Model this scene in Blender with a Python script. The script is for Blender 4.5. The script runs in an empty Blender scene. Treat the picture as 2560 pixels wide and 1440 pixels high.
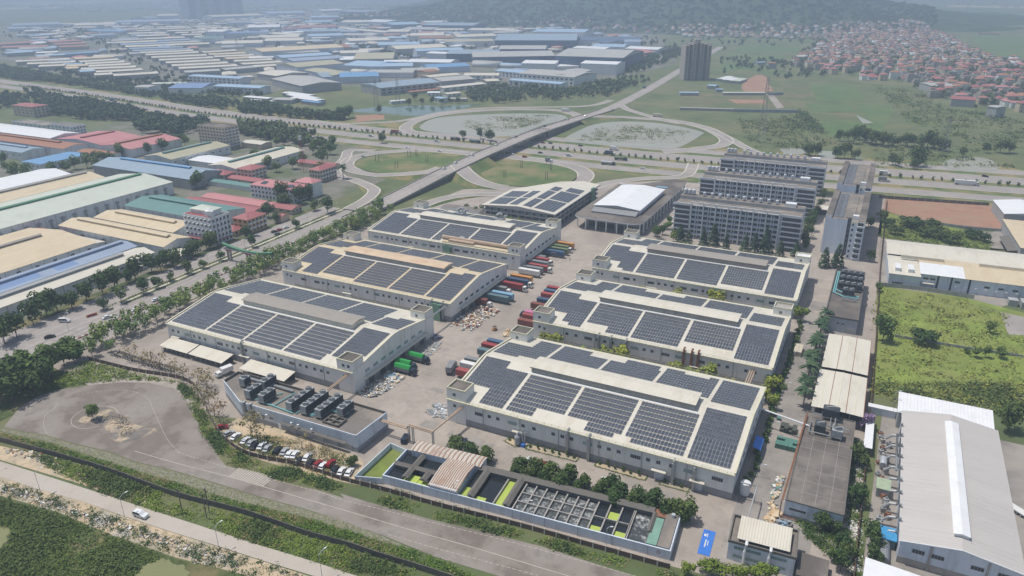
import bpy, bmesh, math, random
from mathutils import Vector, Matrix, noise
from mathutils.geometry import tessellate_polygon
random.seed(7)
SC = bpy.context.scene
COL = SC.collection
# ---------------------------------------------------------------- camera, sky, sun, exposure
FPX = 1825.0
CAM_H = 145.0
R = Matrix(((0.89341347, -0.1660929, 0.41740331),
            (0.44916666, 0.34650902, -0.82351734),
            (-0.00785363, 0.92322513, 0.38417922)))
cd = bpy.data.cameras.new('camera')
cd.sensor_fit = 'HORIZONTAL'; cd.sensor_width = 36.0; cd.lens = FPX / 2560 * 36
cd.clip_start = 1.0; cd.clip_end = 30000
cam = bpy.data.objects.new('camera', cd); COL.objects.link(cam)
cam.matrix_world = Matrix.Translation((0, 0, CAM_H)) @ R.to_4x4()
SC.camera = cam
SUN_EL = math.radians(70); SHX, SHY = 1.0, 0.10          # shadows fall towards +X
W = bpy.data.worlds.new('World'); SC.world = W; W.use_nodes = True
nt = W.node_tree; bg = nt.nodes['Background']
sk = nt.nodes.new('ShaderNodeTexSky'); sk.sky_type = 'NISHITA'; sk.sun_disc = False
sk.sun_elevation = SUN_EL; sk.air_density = 1.0; sk.dust_density = 2.5; sk.ozone_density = 1.0
sk.sun_rotation = math.atan2(-SHX, -SHY)
nt.links.new(sk.outputs[0], bg.inputs[0]); bg.inputs[1].default_value = 0.10
sl = bpy.data.lights.new('sun', 'SUN'); sl.energy = 3.8; sl.angle = math.radians(0.6); sl.color = (1.0, 0.95, 0.87)
so = bpy.data.objects.new('sun', sl); COL.objects.link(so)
sd = Vector((SHX, SHY, 0)).normalized() * math.cos(SUN_EL) + Vector((0, 0, -math.sin(SUN_EL)))
so.rotation_euler = sd.to_track_quat('-Z', 'Y').to_euler(); so.location = (-200, 0, 400)
SC.view_settings.view_transform = 'Standard'; SC.view_settings.look = 'None'
SC.view_settings.exposure = -0.1; SC.view_settings.gamma = 1.0; SC.view_settings.use_curve_mapping = False
SC.cycles.max_bounces = 6; SC.cycles.diffuse_bounces = 3; SC.cycles.glossy_bounces = 2
SC.cycles.volume_bounces = 1; SC.cycles.caustics_reflective = False; SC.cycles.caustics_refractive = False
# ---------------------------------------------------------------- pixel -> place (a pixel is a direction; z says on which level it lies)
S = 860 / 2560
OR = {0: (0, 0, 1.0), 1: (0, 0, S), 2: (850, 0, S), 3: (1700, 0, S), 4: (0, 480, S), 5: (850, 480, S), 6: (1700, 480, S), 7: (0, 960, S), 8: (850, 960, S), 9: (1700, 960, S),
      'q3': (1180, 420, 540 / 2560), 'q4': (1640, 360, 580 / 2456), 'q5': (540, 900, 460 / 2366), 'q6': (1900, 640, 320 / 1097), 'q2': (880, 480, 540 / 2560),
      'r5': (400, 640, 500 / 2250), 'r6': (680, 680, 440 / 1980)}
def G(k, x, y, z=0.0):
    ox, oy, s = OR[k]
    d = R @ Vector((ox + x * s - 1280, 720 - oy - y * s, -FPX))
    t = (z - CAM_H) / d.z
    return Vector((d.x * t, d.y * t, z))
RECTS = [(-123, 189, -22, 247), (-123, 261, -22, 319), (-123, 333, -22, 391), (-267, 189, -164, 247), (-267, 261, -164, 319), (-267, 333, -164, 391), (-229, 410, -177, 492), (-168, 417, -122, 510), (-106, 428, -32, 449), (-21, 430, 1, 588), (-10, 328, 5, 392), (-7, 247, 11, 313), (-8, 189, 9, 242), (-19, 164, -1, 176), (22, 183, 50, 267), (15, 398, 96, 452)]
def GL(k, pts, z=0.0): return [G(k, a, b, z) for a, b in pts]
# ---------------------------------------------------------------- mesh builder
class MB:
    def __init__(s): s.v = []; s.f = []; s.m = []
    def add(s, vs, fs, m=0):
        o = len(s.v); s.v.extend(tuple(v) for v in vs)
        for f in fs: s.f.append(tuple(i + o for i in f)); s.m.append(m)
        return s
    def box(s, x0, y0, z0, x1, y1, z1, m=0, mt=None):
        o = len(s.v)
        s.v.extend([(x0, y0, z0), (x1, y0, z0), (x1, y1, z0), (x0, y1, z0), (x0, y0, z1), (x1, y0, z1), (x1, y1, z1), (x0, y1, z1)])
        for k, f in enumerate(((0, 3, 2, 1), (4, 5, 6, 7), (0, 1, 5, 4), (1, 2, 6, 5), (2, 3, 7, 6), (3, 0, 4, 7))):
            s.f.append(tuple(i + o for i in f)); s.m.append(mt if (k == 1 and mt is not None) else m)
        return s
    def ob(s, c, size, rz=0, m=0, mt=None, tilt=0):
        hx, hy, hz = size[0] / 2, size[1] / 2, size[2] / 2
        M = Matrix.Translation(c) @ Matrix.Rotation(rz, 4, 'Z') @ Matrix.Rotation(tilt, 4, 'X')
        o = len(s.v)
        for z in (-hz, hz):
            for x, y in ((-hx, -hy), (hx, -hy), (hx, hy), (-hx, hy)): s.v.append(tuple(M @ Vector((x, y, z))))
        for k, f in enumerate(((0, 3, 2, 1), (4, 5, 6, 7), (0, 1, 5, 4), (1, 2, 6, 5), (2, 3, 7, 6), (3, 0, 4, 7))):
            s.f.append(tuple(i + o for i in f)); s.m.append(mt if (k == 1 and mt is not None) else m)
        return s
    def prism(s, poly, z0, z1, m=0, mt=None):
        n = len(poly); a = sum(poly[i][0] * poly[(i + 1) % n][1] - poly[(i + 1) % n][0] * poly[i][1] for i in range(n))
        if a < 0: poly = list(reversed(poly))
        o = len(s.v)
        s.v.extend([(p[0], p[1], z0) for p in poly] + [(p[0], p[1], z1) for p in poly])
        for i in range(n):
            j = (i + 1) % n; s.f.append((o + i, o + j, o + n + j, o + n + i)); s.m.append(m)
        for t in tessellate_polygon([[Vector((p[0], p[1], 0)) for p in poly]]):
            t = list(t)
            p0, p1, p2 = (poly[i] for i in t)
            if (p1[0] - p0[0]) * (p2[1] - p0[1]) - (p2[0] - p0[0]) * (p1[1] - p0[1]) < 0: t.reverse()
            s.f.append(tuple(o + n + i for i in t)); s.m.append(m if mt is None else mt)
        return s
    def sheet(s, poly, z=0, m=0):
        o = len(s.v); s.v.extend([(p[0], p[1], z) for p in poly])
        for t in tessellate_polygon([[Vector((p[0], p[1], 0)) for p in poly]]):
            t = list(t); p0, p1, p2 = (poly[i] for i in t)
            if (p1[0] - p0[0]) * (p2[1] - p0[1]) - (p2[0] - p0[0]) * (p1[1] - p0[1]) < 0: t.reverse()
            s.f.append(tuple(o + i for i in t)); s.m.append(m)
        return s
    def cyl(s, x, y, z0, z1, r, n=10, m=0, r2=None, cap=True, mt=None):
        r2 = r if r2 is None else r2; o = len(s.v)
        for z, q in ((z0, r), (z1, r2)):
            for i in range(n):
                a = 2 * math.pi * i / n; s.v.append((x + q * math.cos(a), y + q * math.sin(a), z))
        for i in range(n):
            j = (i + 1) % n; s.f.append((o + i, o + j, o + n + j, o + n + i)); s.m.append(m)
        if cap:
            s.f.append(tuple(o + n + i for i in range(n))); s.m.append(m if mt is None else mt)
            s.f.append(tuple(o + n - 1 - i for i in range(n))); s.m.append(m)
        return s
    def tube(s, pts, r, n=6, m=0, r2=None):
        pts = [Vector(p) for p in pts]; o = len(s.v); L = len(pts)
        for k, p in enumerate(pts):
            d = (pts[min(k + 1, L - 1)] - pts[max(k - 1, 0)]).normalized()
            a = d.cross(Vector((0, 0, 1)));
            if a.length < .05: a = d.cross(Vector((1, 0, 0)))
            a.normalize(); b = d.cross(a)
            q = r if r2 is None else r + (r2 - r) * k / (L - 1)
            for i in range(n):
                t = 2 * math.pi * i / n; s.v.append(tuple(p + a * (q * math.cos(t)) + b * (q * math.sin(t))))
        for k in range(L - 1):
            for i in range(n):
                j = (i + 1) % n; s.f.append((o + k * n + i, o + k * n + j, o + (k + 1) * n + j, o + (k + 1) * n + i)); s.m.append(m)
        s.f.append(tuple(o + i for i in range(n))); s.m.append(m)
        s.f.append(tuple(o + (L - 1) * n + i for i in range(n))); s.m.append(m)
        return s
    def mesh(s, name, mats, smooth=False):
        me = bpy.data.meshes.new(name); me.from_pydata(s.v, [], s.f)
        for m in (mats if isinstance(mats, (list, tuple)) else [mats]): me.materials.append(MAT[m] if isinstance(m, str) else m)
        if any(s.m): me.polygons.foreach_set('material_index', s.m)
        if smooth: me.polygons.foreach_set('use_smooth', [True] * len(me.polygons))
        me.update(); return me
    def build(s, name, mats, parent=None, loc=None, smooth=False):
        return link(name, s.mesh(name, mats, smooth), parent, loc)
def link(name, data, parent=None, loc=None, rz=0, sc=None):
    o = bpy.data.objects.new(name, data); COL.objects.link(o)
    if parent: o.parent = parent
    if loc is not None: o.location = loc
    if rz: o.rotation_euler = (0, 0, rz)
    if sc is not None: o.scale = sc if isinstance(sc, (tuple, list)) else (sc, sc, sc)
    return o
def tag(o, label, cat, group=None):
    o['label'] = label; o['category'] = cat
    if group: o['group'] = group
    return o
def thing(name, label, cat, loc=(0, 0, 0), rz=0, group=None, sc=None):
    return tag(link(name, None, None, loc, rz, sc), label, cat, group)
def struct(name, mb, mats, loc=None):
    o = mb.build(name, mats, None, loc); o['kind'] = 'structure'; return o
def clone(root, loc, rz=0, label=None, group=None, sc=None, cat=None):
    r = root.copy(); COL.objects.link(r); r.location = loc; r.rotation_euler = (0, 0, rz)
    if sc is not None: r.scale = sc if isinstance(sc, (tuple, list)) else (sc, sc, sc)
    if label: r['label'] = label
    if group: r['group'] = group
    if cat: r['category'] = cat
    for ch in root.children:
        c = ch.copy(); COL.objects.link(c); c.parent = r
        for g2 in ch.children:
            d = g2.copy(); COL.objects.link(d); d.parent = c
    return r
# ---------------------------------------------------------------- materials
MAT = {}
def srgb(h):
    return tuple((c / 12.92 if c <= .04045 else ((c + .055) / 1.055) ** 2.4) for c in h)
def mat(name, col, rough=.8, var=.12, scale=.5, col2=None, scale2=None, metal=0.0, bump=0.0, bscale=2.0, wave=None, spec=.5, stain=None, perobj=0.0, island=0.0, stretch=None, alpha=None):
    m = bpy.data.materials.new(name); m.use_nodes = True; t = m.node_tree; N = t.nodes; L = t.links
    b = N['Principled BSDF']; b.inputs['Roughness'].default_value = rough; b.inputs['Metallic'].default_value = metal
    b.inputs['Specular IOR Level'].default_value = spec
    geo = N.new('ShaderNodeNewGeometry'); pos = geo.outputs['Position']
    if stretch:
        mp = N.new('ShaderNodeMapping'); mp.inputs['Scale'].default_value = stretch; L.new(pos, mp.inputs[0]); pos2 = mp.outputs[0]
    else: pos2 = pos
    c1 = tuple(max(0, c * (1 - var)) for c in col) + (1,); c2 = tuple(min(1, c * (1 + var)) for c in col) + (1,)
    nz = N.new('ShaderNodeTexNoise'); nz.inputs['Scale'].default_value = scale; nz.inputs['Detail'].default_value = 6; nz.inputs['Roughness'].default_value = .65
    L.new(pos2, nz.inputs['Vector'])
    rp = N.new('ShaderNodeValToRGB'); rp.color_ramp.elements[0].position = .32; rp.color_ramp.elements[1].position = .68
    rp.color_ramp.elements[0].color = c1; rp.color_ramp.elements[1].color = c2
    L.new(nz.outputs['Fac'], rp.inputs[0]); out = rp.outputs[0]
    def mix(a, bcol, fac, mode='MIX'):
        x = N.new('ShaderNodeMix'); x.data_type = 'RGBA'; x.blend_type = mode
        L.new(a, x.inputs['A'])
        if isinstance(bcol, tuple): x.inputs['B'].default_value = bcol
        else: L.new(bcol, x.inputs['B'])
        if isinstance(fac, float): x.inputs['Factor'].default_value = fac
        else: L.new(fac, x.inputs['Factor'])
        return x.outputs['Result']
    if col2:
        n2 = N.new('ShaderNodeTexNoise'); n2.inputs['Scale'].default_value = scale2 or scale * .2; n2.inputs['Detail'].default_value = 5; n2.inputs['Roughness'].default_value = .6
        L.new(pos, n2.inputs['Vector'])
        r2 = N.new('ShaderNodeValToRGB'); r2.color_ramp.elements[0].position = .45; r2.color_ramp.elements[1].position = .6
        L.new(n2.outputs['Fac'], r2.inputs[0]); out = mix(out, tuple(col2) + (1,), r2.outputs[0])
    if stain:
        scol, amt, ssc = stain
        n3 = N.new('ShaderNodeTexNoise'); n3.inputs['Scale'].default_value = ssc; n3.inputs['Detail'].default_value = 8; n3.inputs['Roughness'].default_value = .75
        L.new(pos2, n3.inputs['Vector'])
        r3 = N.new('ShaderNodeValToRGB'); r3.color_ramp.elements[0].position = .5; r3.color_ramp.elements[1].position = .72
        r3.color_ramp.elements[1].color = (amt, amt, amt, 1)
        L.new(n3.outputs['Fac'], r3.inputs[0]); out = mix(out, tuple(scol) + (1,), r3.outputs[0])
    for amt, isl in ((island, 1), (perobj, 0)):
        if not amt: continue
        rnd = geo.outputs['Random Per Island'] if isl else N.new('ShaderNodeObjectInfo').outputs['Random']
        mr = N.new('ShaderNodeMapRange'); mr.inputs['To Min'].default_value = 1 - amt; mr.inputs['To Max'].default_value = 1 + amt; L.new(rnd, mr.inputs[0])
        hs = N.new('ShaderNodeHueSaturation'); L.new(mr.outputs[0], hs.inputs['Value']); L.new(out, hs.inputs['Color']); out = hs.outputs[0]
        if perobj and island and not isl:
            m2 = N.new('ShaderNodeMapRange'); m2.inputs['To Min'].default_value = .52; m2.inputs['To Max'].default_value = .472; L.new(rnd, m2.inputs[0]); L.new(m2.outputs[0], hs.inputs['Hue'])
    L.new(out, b.inputs['Base Color'])
    if wave or bump:
        bp = N.new('ShaderNodeBump'); bp.inputs['Strength'].default_value = bump or .5; bp.inputs['Distance'].default_value = .1
        if wave:
            w = N.new('ShaderNodeTexWave'); w.bands_direction = wave[0]; w.inputs['Scale'].default_value = wave[1]; L.new(pos, w.inputs[0]); L.new(w.outputs['Fac'], bp.inputs['Height'])
        else:
            w = N.new('ShaderNodeTexNoise'); w.inputs['Scale'].default_value = bscale; w.inputs['Detail'].default_value = 8; L.new(pos, w.inputs['Vector']); L.new(w.outputs['Fac'], bp.inputs['Height'])
        L.new(bp.outputs[0], b.inputs['Normal'])
    MAT[name] = m; return m
def C(r, g, b): return srgb((r / 255, g / 255, b / 255))
# ground
mat('field', C(92, 104, 64), .95, .25, .03, col2=C(112, 113, 78), scale2=.012, bump=.6, bscale=.4, stain=(C(86, 98, 62), .7, .02))
mat('farland', C(92, 104, 76), .95, .3, .01, col2=C(128, 124, 98), scale2=.004)
mat('meadow', C(122, 138, 62), .95, .3, .09, col2=C(130, 136, 74), scale2=.03, bump=.9, bscale=.8, stain=(C(98, 108, 56), .7, .05))
mat('lawn', C(88, 106, 56), .95, .25, .12, col2=C(142, 130, 90), scale2=.035, bump=.5, bscale=1)
mat('lawn_loop', C(88, 108, 58), .95, .22, .1, col2=C(128, 122, 84), scale2=.03, bump=.5, bscale=1)
mat('paddy', C(88, 110, 62), .95, .15, .04, col2=C(98, 114, 68), scale2=.01)
mat('paddy_dry', C(112, 108, 78), .95, .2, .06, col2=C(92, 104, 64), scale2=.02)
mat('weeds_soil', C(72, 86, 44), .95, .4, .3, col2=C(120, 112, 78), scale2=.08, bump=.8, bscale=1.5)
mat('purple_cover', C(112, 112, 80), .95, .35, .5, col2=C(140, 138, 128), scale2=1.3, bump=.6, bscale=2)
mat('works_ground', C(122, 119, 108), .9, .16, .08, col2=C(92, 102, 70), scale2=.03, stain=(C(110, 106, 98), .7, .05))
mat('sand', C(196, 176, 148), .95, .14, .2, col2=C(168, 158, 138), scale2=.12, bump=.5, bscale=2, stain=(C(120, 116, 92), .7, .25))
mat('yard', C(168, 158, 148), .85, .1, .25, col2=C(154, 145, 136), scale2=.03, stain=(C(122, 115, 108), .7, .07), bump=.1, bscale=3)
mat('yard_dark', C(146, 140, 134), .85, .12, .2, col2=C(158, 151, 143), scale2=.04, stain=(C(102, 98, 94), .7, .09), bump=.1)
mat('asphalt_pale', C(162, 155, 150), .85, .08, .3, col2=C(152, 146, 141), scale2=.03, stain=(C(128, 123, 118), .6, .09))
mat('asphalt_worn', C(146, 140, 135), .8, .1, .15, col2=C(158, 151, 146), scale2=.06)
mat('track', C(122, 113, 105), .9, .14, .2, col2=C(158, 150, 142), scale2=.05, stain=(C(102, 97, 93), .85, .05), bump=.15)
mat('road_concrete', C(182, 173, 161), .85, .06, .1, col2=C(184, 176, 166), scale2=.04, stain=(C(158, 150, 138), .5, .12))
mat('paint', C(222, 220, 214), .7, .12, 2, stain=(C(170, 165, 158), .8, .8))
mat('paint_faded', C(186, 178, 168), .8, .1, 2, stain=(C(140, 131, 122), .9, .9))
mat('estate_ground', C(124, 122, 114), .9, .16, .05, col2=C(100, 106, 84), scale2=.012, stain=(C(96, 94, 88), .7, .04))
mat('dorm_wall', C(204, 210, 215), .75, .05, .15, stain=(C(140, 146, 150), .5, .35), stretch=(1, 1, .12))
mat('kerb', C(196, 190, 178), .85, .1, .4)
mat('redkerb', C(136, 88, 78), .85, .15, .5)
mat('sand_dusty', C(120, 114, 109), .9, .12, .2, col2=C(190, 172, 146), scale2=.16, stain=(C(92, 84, 76), .8, .3))
mat('soil_red', C(160, 122, 102), .95, .14, .15, col2=C(158, 130, 106), scale2=.05, bump=.3, bscale=1)
mat('pond', C(164, 162, 146), .3, .06, .02, col2=C(158, 158, 144), scale2=.01)
mat('pond_mud', C(118, 112, 88), .8, .25, .1, col2=C(96, 100, 70), scale2=.05)
mat('pond_green', C(132, 134, 92), .15, .06, .05)
mat('water', C(104, 124, 112), .08, .05, .02)
# buildings
mat('wall_cream', C(225, 227, 225), .7, .05, .2, stain=(C(158, 156, 148), .55, .4), stretch=(1, 1, .12), wave=('X', 1.2), bump=.05)
mat('wall_white', C(226, 229, 231), .7, .04, .15, stain=(C(168, 170, 170), .45, .35), stretch=(1, 1, .12))
mat('wall_blue', C(208, 217, 228), .7, .05, .15, stain=(C(140, 146, 152), .6, .4), stretch=(1, 1, .12))
mat('wall_grey', C(168, 170, 170), .8, .06, .2, stain=(C(128, 128, 126), .45, .3), stretch=(1, 1, .15))
mat('plinth', C(150, 152, 156), .85, .08, .3, stain=(C(98, 98, 98), .5, .4))
mat('wall_dirty', C(172, 178, 184), .85, .08, .3, stain=(C(104, 104, 102), .7, .35), stretch=(1, 1, .12))
mat('roof_cream', C(212, 207, 193), .5, .04, .3, stain=(C(186, 174, 150), .6, .22), stretch=(1, .25, 1))
mat('roof_tan', C(206, 191, 162), .6, .05, .3, stain=(C(184, 156, 120), .6, .2), stretch=(1, .3, 1))
mat('roof_orange', C(206, 184, 156), .65, .08, .2, stain=(C(186, 128, 84), .6, .12))
mat('ledge', C(214, 210, 186), .6, .06, .3, stain=(C(178, 180, 140), .5, .2))
mat('monitor_side', C(168, 166, 160), .8, .1, .3, stain=(C(112, 110, 106), .6, .4), stretch=(1, 1, .2))
mat('monitor_dark', C(156, 150, 142), .8, .1, .2, stain=(C(112, 104, 96), .6, .2))
mat('flat_roof', C(124, 118, 112), .9, .15, .12, col2=C(154, 144, 132), scale2=.05, stain=(C(92, 88, 84), .8, .12), bump=.2)
mat('flat_dark', C(98, 92, 87), .9, .15, .12, col2=C(126, 119, 112), scale2=.05, stain=(C(82, 78, 76), .8, .12), bump=.2)
mat('glass', C(58, 64, 70), .15, .15, .4, perobj=.35)
mat('glass_teal', C(132, 160, 158), .2, .12, .6, perobj=.2)
mat('dark', C(58, 58, 60), .7, .2, 1)
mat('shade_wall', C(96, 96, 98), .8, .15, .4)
mat('solar', C(76, 80, 89), .22, .12, .3, perobj=.16, spec=.6)
mat('solar_far', C(86, 90, 98), .24, .1, .3, island=.12, spec=.6)
mat('alu', C(196, 200, 206), .45, .05, 1, metal=.3)
mat('white_metal', C(228, 230, 232), .5, .03, .3, stain=(C(196, 196, 196), .4, .2))
mat('steel', C(150, 152, 154), .5, .15, 1.5, metal=.4)
mat('green_net', C(120, 158, 132), .8, .2, 1)
mat('pipe_tan', C(180, 158, 136), .6, .12, .6)
mat('pipe_teal', C(128, 186, 190), .5, .1, .6)
mat('pipe_grey', C(164, 168, 170), .45, .12, .6, metal=.4)
mat('chiller', C(158, 162, 164), .6, .12, .8)
mat('chiller_dark', C(62, 66, 70), .7, .2, 2)
mat('rust', C(140, 98, 74), .9, .25, .6, stain=(C(96, 66, 52), .7, .7))
mat('concrete', C(164, 160, 154), .9, .1, .3, stain=(C(118, 114, 108), .6, .4))
mat('concrete_dark', C(112, 108, 102), .9, .18, .4, stain=(C(76, 74, 70), .7, .4))
for n, c in dict(red=(150, 60, 58), blue=(70, 98, 128), teal=(96, 120, 126), white=(222, 222, 220), grey=(132, 136, 138), orange=(196, 140, 76), green=(110, 124, 88), brown=(130, 76, 66), pink=(196, 120, 160), navy=(64, 84, 112), tarp=(40, 150, 70), skyblue=(128, 170, 196), rose=(160, 78, 76), beige=(206, 196, 176)).items():
    mat('box_' + n, C(*c), .6, .08, .6, stain=(tuple(x * .6 for x in C(*c)), .35, 1.2))
for n, c in dict(white=(226, 228, 230), silver=(170, 174, 178), black=(38, 40, 44), red=(140, 36, 40), grey=(104, 108, 112), navy=(46, 56, 76)).items():
    mat('car_' + n, C(*c), .25, .02, .5)
mat('tyre', C(34, 34, 36), .9, .1, 3)
mat('carglass', C(30, 34, 40), .08, .05, 1)
HAZE_D = 0.0003
# ================================================================ GROUND, ROADS, WATER
def smooth(pts, n=6):
    P = [Vector(p) for p in pts]; out = []
    for i in range(len(P) - 1):
        a, b, c, d = P[max(i - 1, 0)], P[i], P[i + 1], P[min(i + 2, len(P) - 1)]
        for k in range(n):
            t = k / n
            out.append(.5 * ((2 * b) + (c - a) * t + (2 * a - 5 * b + 4 * c - d) * t * t + (3 * b - a - 3 * c + d) * t ** 3))
    out.append(P[-1]); return out
def ribbon(mb, pts, o0, o1, z=0.0, m=0, zf=None, dash=None):
    pts = [Vector((p[0], p[1], zf(p) if zf else 0)) for p in pts]; L = len(pts); a = []; acc = 0.0
    for k, p in enumerate(pts):
        d = pts[min(k + 1, L - 1)] - pts[max(k - 1, 0)]; d.z = 0; d.normalize(); nrm = Vector((-d.y, d.x, 0))
        a.append((p + nrm * o0 + Vector((0, 0, z)), p + nrm * o1 + Vector((0, 0, z))))
    for k in range(L - 1):
        if dash and k % dash[1] >= dash[0]: continue
        mb.add([a[k][1], a[k][0], a[k + 1][0], a[k + 1][1]], [(0, 3, 2, 1)] if o1 > o0 else [(0, 1, 2, 3)], m)
def resample(pts, step):
    P = [Vector(p) for p in pts]; out = [P[0].copy()]; rem = step
    for i in range(len(P) - 1):
        a, b = P[i], P[i + 1]; L = (b - a).length; s = rem
        while s <= L: out.append(a.lerp(b, s / L)); s += step
        rem = s - L
    return out
def poly(name, k, pts, z, m, sm=0, jit=0):
    P = GL(k, pts)
    if sm: P = smooth(P + [P[0]], sm)[:-1]
    if jit: P = [p + Vector((noise.noise(p * .5) + .6 * noise.noise(p * 1.7), noise.noise(p * .5 + Vector((9, 9, 9))), 0)) * jit for p in P]
    return struct(name, MB().sheet([(p.x, p.y) for p in P], z), [m])
# base ground: one sheet out to the horizon
g = MB(); E_ = 24000
xs = [-E_, -8000, -4000, -2000, -1000, -500, 0, 500, 1000, 2000, 4000, 8000, E_]; ys = [-6000, -500, 0, 250, 500, 1000, 2000, 4000, 8000, 16000, E_]
gv = [(x, y, 0) for y in ys for x in xs]; nx = len(xs)
g.add(gv, [(j * nx + i, j * nx + i + 1, (j + 1) * nx + i + 1, (j + 1) * nx + i) for j in range(len(ys) - 1) for i in range(nx - 1)])
struct('ground', g, ['field'])
# boulevard beside the plant
def blv(Y): return -305 - .03 * (Y - 140)
BL = [(blv(y), y, 0) for y in range(-60, 391, 15)]
mb = MB(); ribbon(mb, BL, 34, -11.5, .05, 0); struct('boulevard_road', mb, ['asphalt_pale'])
mb = MB()
ribbon(mb, BL, 47, 34, .03, 0); ribbon(mb, BL, -11.5, -36, .03, 0)
struct('boulevard_verge', mb, ['weeds_soil'])
mb = MB()
BL2 = [p for p in BL if p[1] > 195]
for a, b in ((13.2, 20.2),):
    ribbon(mb, BL2, b, a, .2, 0)
    ribbon(mb, BL2, a + .35, a, .22, 1); ribbon(mb, BL2, b, b - .35, .22, 1); ribbon(mb, BL2, 17.4, 15.6, .225, 1)
BL3 = [p for p in BL if p[1] < 150]
ribbon(mb, BL3, 20.2, 13.2, .2, 0); ribbon(mb, BL3, 13.55, 13.2, .22, 1)
struct('planted_median', mb, ['weeds_soil', 'kerb'])
mb = MB()
for p in resample([Vector(p) for p in BL], 1.2)[:-1]:
    pass
for k in range(len(BL) - 1):
    y0, y1 = BL[k][1], BL[k + 1][1]
    n = 10
    for j in range(n):
        ya = y0 + (y1 - y0) * j / n; yb = ya + (y1 - y0) / n
        mb.box(blv(ya) - .45, ya, 0, blv(ya) + .45, yb - .01, .62, j % 2, j % 2)
tag(mb.build('median_kerb', ['redkerb', 'kerb']), 'long low red painted kerb dividing the boulevard carriageways', 'kerb')
mb = MB()
for off in (4.6, 8.8, -4.3, -8):
    ribbon(mb, resample([Vector(p) for p in BL], 2.5), off + .07, off - .07, .06, 0, dash=(1, 3))
for off in (12.9, .8, -.8, -11.2, 20.6): ribbon(mb, BL, off + .08, off - .08, .06, 0)
struct('boulevard_markings', mb, ['paint'])
# overpass road with retaining walls and an open span
HWD = 7.7
OV = smooth([(-309, 372, 0), (-309.5, 430, 0), (-311, 520, 0), (-311, 640, 0), (-310.5, 780, 0), (-309, 890, 0), (-319, 1077, 0), (-334, 1260, 0), (-350, 1450, 0), (-385, 1900, 0)], 10)
def ovz(p):
    y = p[1]
    K = [(372, .05), (430, 2.4), (490, 5), (556, 6.8), (620, 7.3), (676, 7.2), (780, 3.6), (850, 1.2), (910, .1), (3000, .1)]
    for (a, za), (b, zb) in zip(K, K[1:]):
        if a <= y <= b:
            t = (y - a) / (b - a); return za + (zb - za) * (t * t * (3 - 2 * t) if 0 else t)
    return 0
ovr = thing('overpass', 'long concrete road overpass climbing across the expressway', 'overpass', (0, 0, 0))
mb = MB(); ribbon(mb, OV, HWD, -HWD, .12, 0, ovz)
for o in (7.2, -7.2): ribbon(mb, OV, o + .12, o - .12, .13, 1, ovz)
OVd = resample(OV, 3)
for o in (3.7, -3.7): ribbon(mb, OVd, o + .08, o - .08, .13, 1, ovz, dash=(1, 3))
ribbon(mb, OV, .25, -.25, .13, 2, ovz)
mb.build('deck', ['asphalt_pale', 'paint', 'kerb'], ovr)
OVn = [p for p in OV if p[1] <= 880]
for s in (1, -1):
    mb = MB()
    for a, b in zip(OVn, OVn[1:]):
        za, zb = ovz(a), ovz(b); xa, xb = a.x + s * (HWD + .15), b.x + s * (HWD + .15)
        mb.add([(xa - .22, a.y, za - .35), (xa + .22, a.y, za - .35), (xa + .22, a.y, za + .95), (xa - .22, a.y, za + .95), (xb - .22, b.y, zb - .35), (xb + .22, b.y, zb - .35), (xb + .22, b.y, zb + .95), (xb - .22, b.y, zb + .95)],
               [(0, 4, 5, 1), (3, 2, 6, 7), (0, 3, 7, 4), (1, 5, 6, 2)])
    mb.build('parapet', ['concrete'], ovr)
    for lo, hi in ((374, 556), (677, 860)):
        mb = MB(); seg = [p for p in OVn if lo - 9 <= p[1] <= hi + 9]
        for a, b in zip(seg, seg[1:]):
            ya, yb = max(a.y, lo), min(b.y, hi)
            if yb <= ya: continue
            x = (a.x + b.x) / 2 + s * (HWD - .05)
            mb.add([(x, ya, -.2), (x, yb, -.2), (x, yb, max(ovz((0, yb)) - .3, -.1)), (x, ya, max(ovz((0, ya)) - .3, -.1))], [(0, 1, 2, 3) if s < 0 else (1, 0, 3, 2)])
        mb.build('retaining_wall', ['concrete_dark'], ovr)
mb = MB()
seg = [p for p in OVn if 548 <= p[1] <= 700]
for k in range(5):
    for a, b in zip(seg, seg[1:]):
        x = (a.x + b.x) / 2 - 6.4 + k * 3.2
        mb.box(x - .4, a.y, ovz(a) - 1.3, x + .4, b.y, ovz(a) + .02)
mb.build('girders', ['concrete_dark'], ovr)
for y in (590, 632, 668):
    mb = MB(); x0 = [p for p in OV if p[1] >= y][0].x
    mb.box(x0 - 7, y - .8, 4.9, x0 + 7, y + .8, 5.95)
    for k in range(4): mb.cyl(x0 - 5.4 + k * 3.6, y, 0, 4.9, .6, 10)
    mb.build('pier', ['concrete'], ovr)
for y, s in ((556, 1), (677, -1)):
    mb = MB(); mb.box(-318.7, y - .3, 0, -303.3, y + .3, 6.4); mb.build('abutment', ['concrete'], ovr)
mb = MB()
for lo, hi, s in ((380, 554, -1), (505, 554, 1), (680, 870, -1), (770, 870, 1)):
    seg = [p for p in OVn if lo - 8 <= p.y <= hi + 4]
    for a, b in zip(seg, seg[1:]):
        za, zb = ovz(a), ovz(b); x0, x1 = a.x + s * (HWD + .4), b.x + s * (HWD + .4); mb.add([(x0, a.y, za - .1), (x1, b.y, zb - .1), (x1 + s * zb * 1.7, b.y, .02), (x0 + s * za * 1.7, a.y, .02)], [(0, 1, 2, 3) if s < 0 else (3, 2, 1, 0)])
struct('embankment', mb, ['lawn'])
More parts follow.
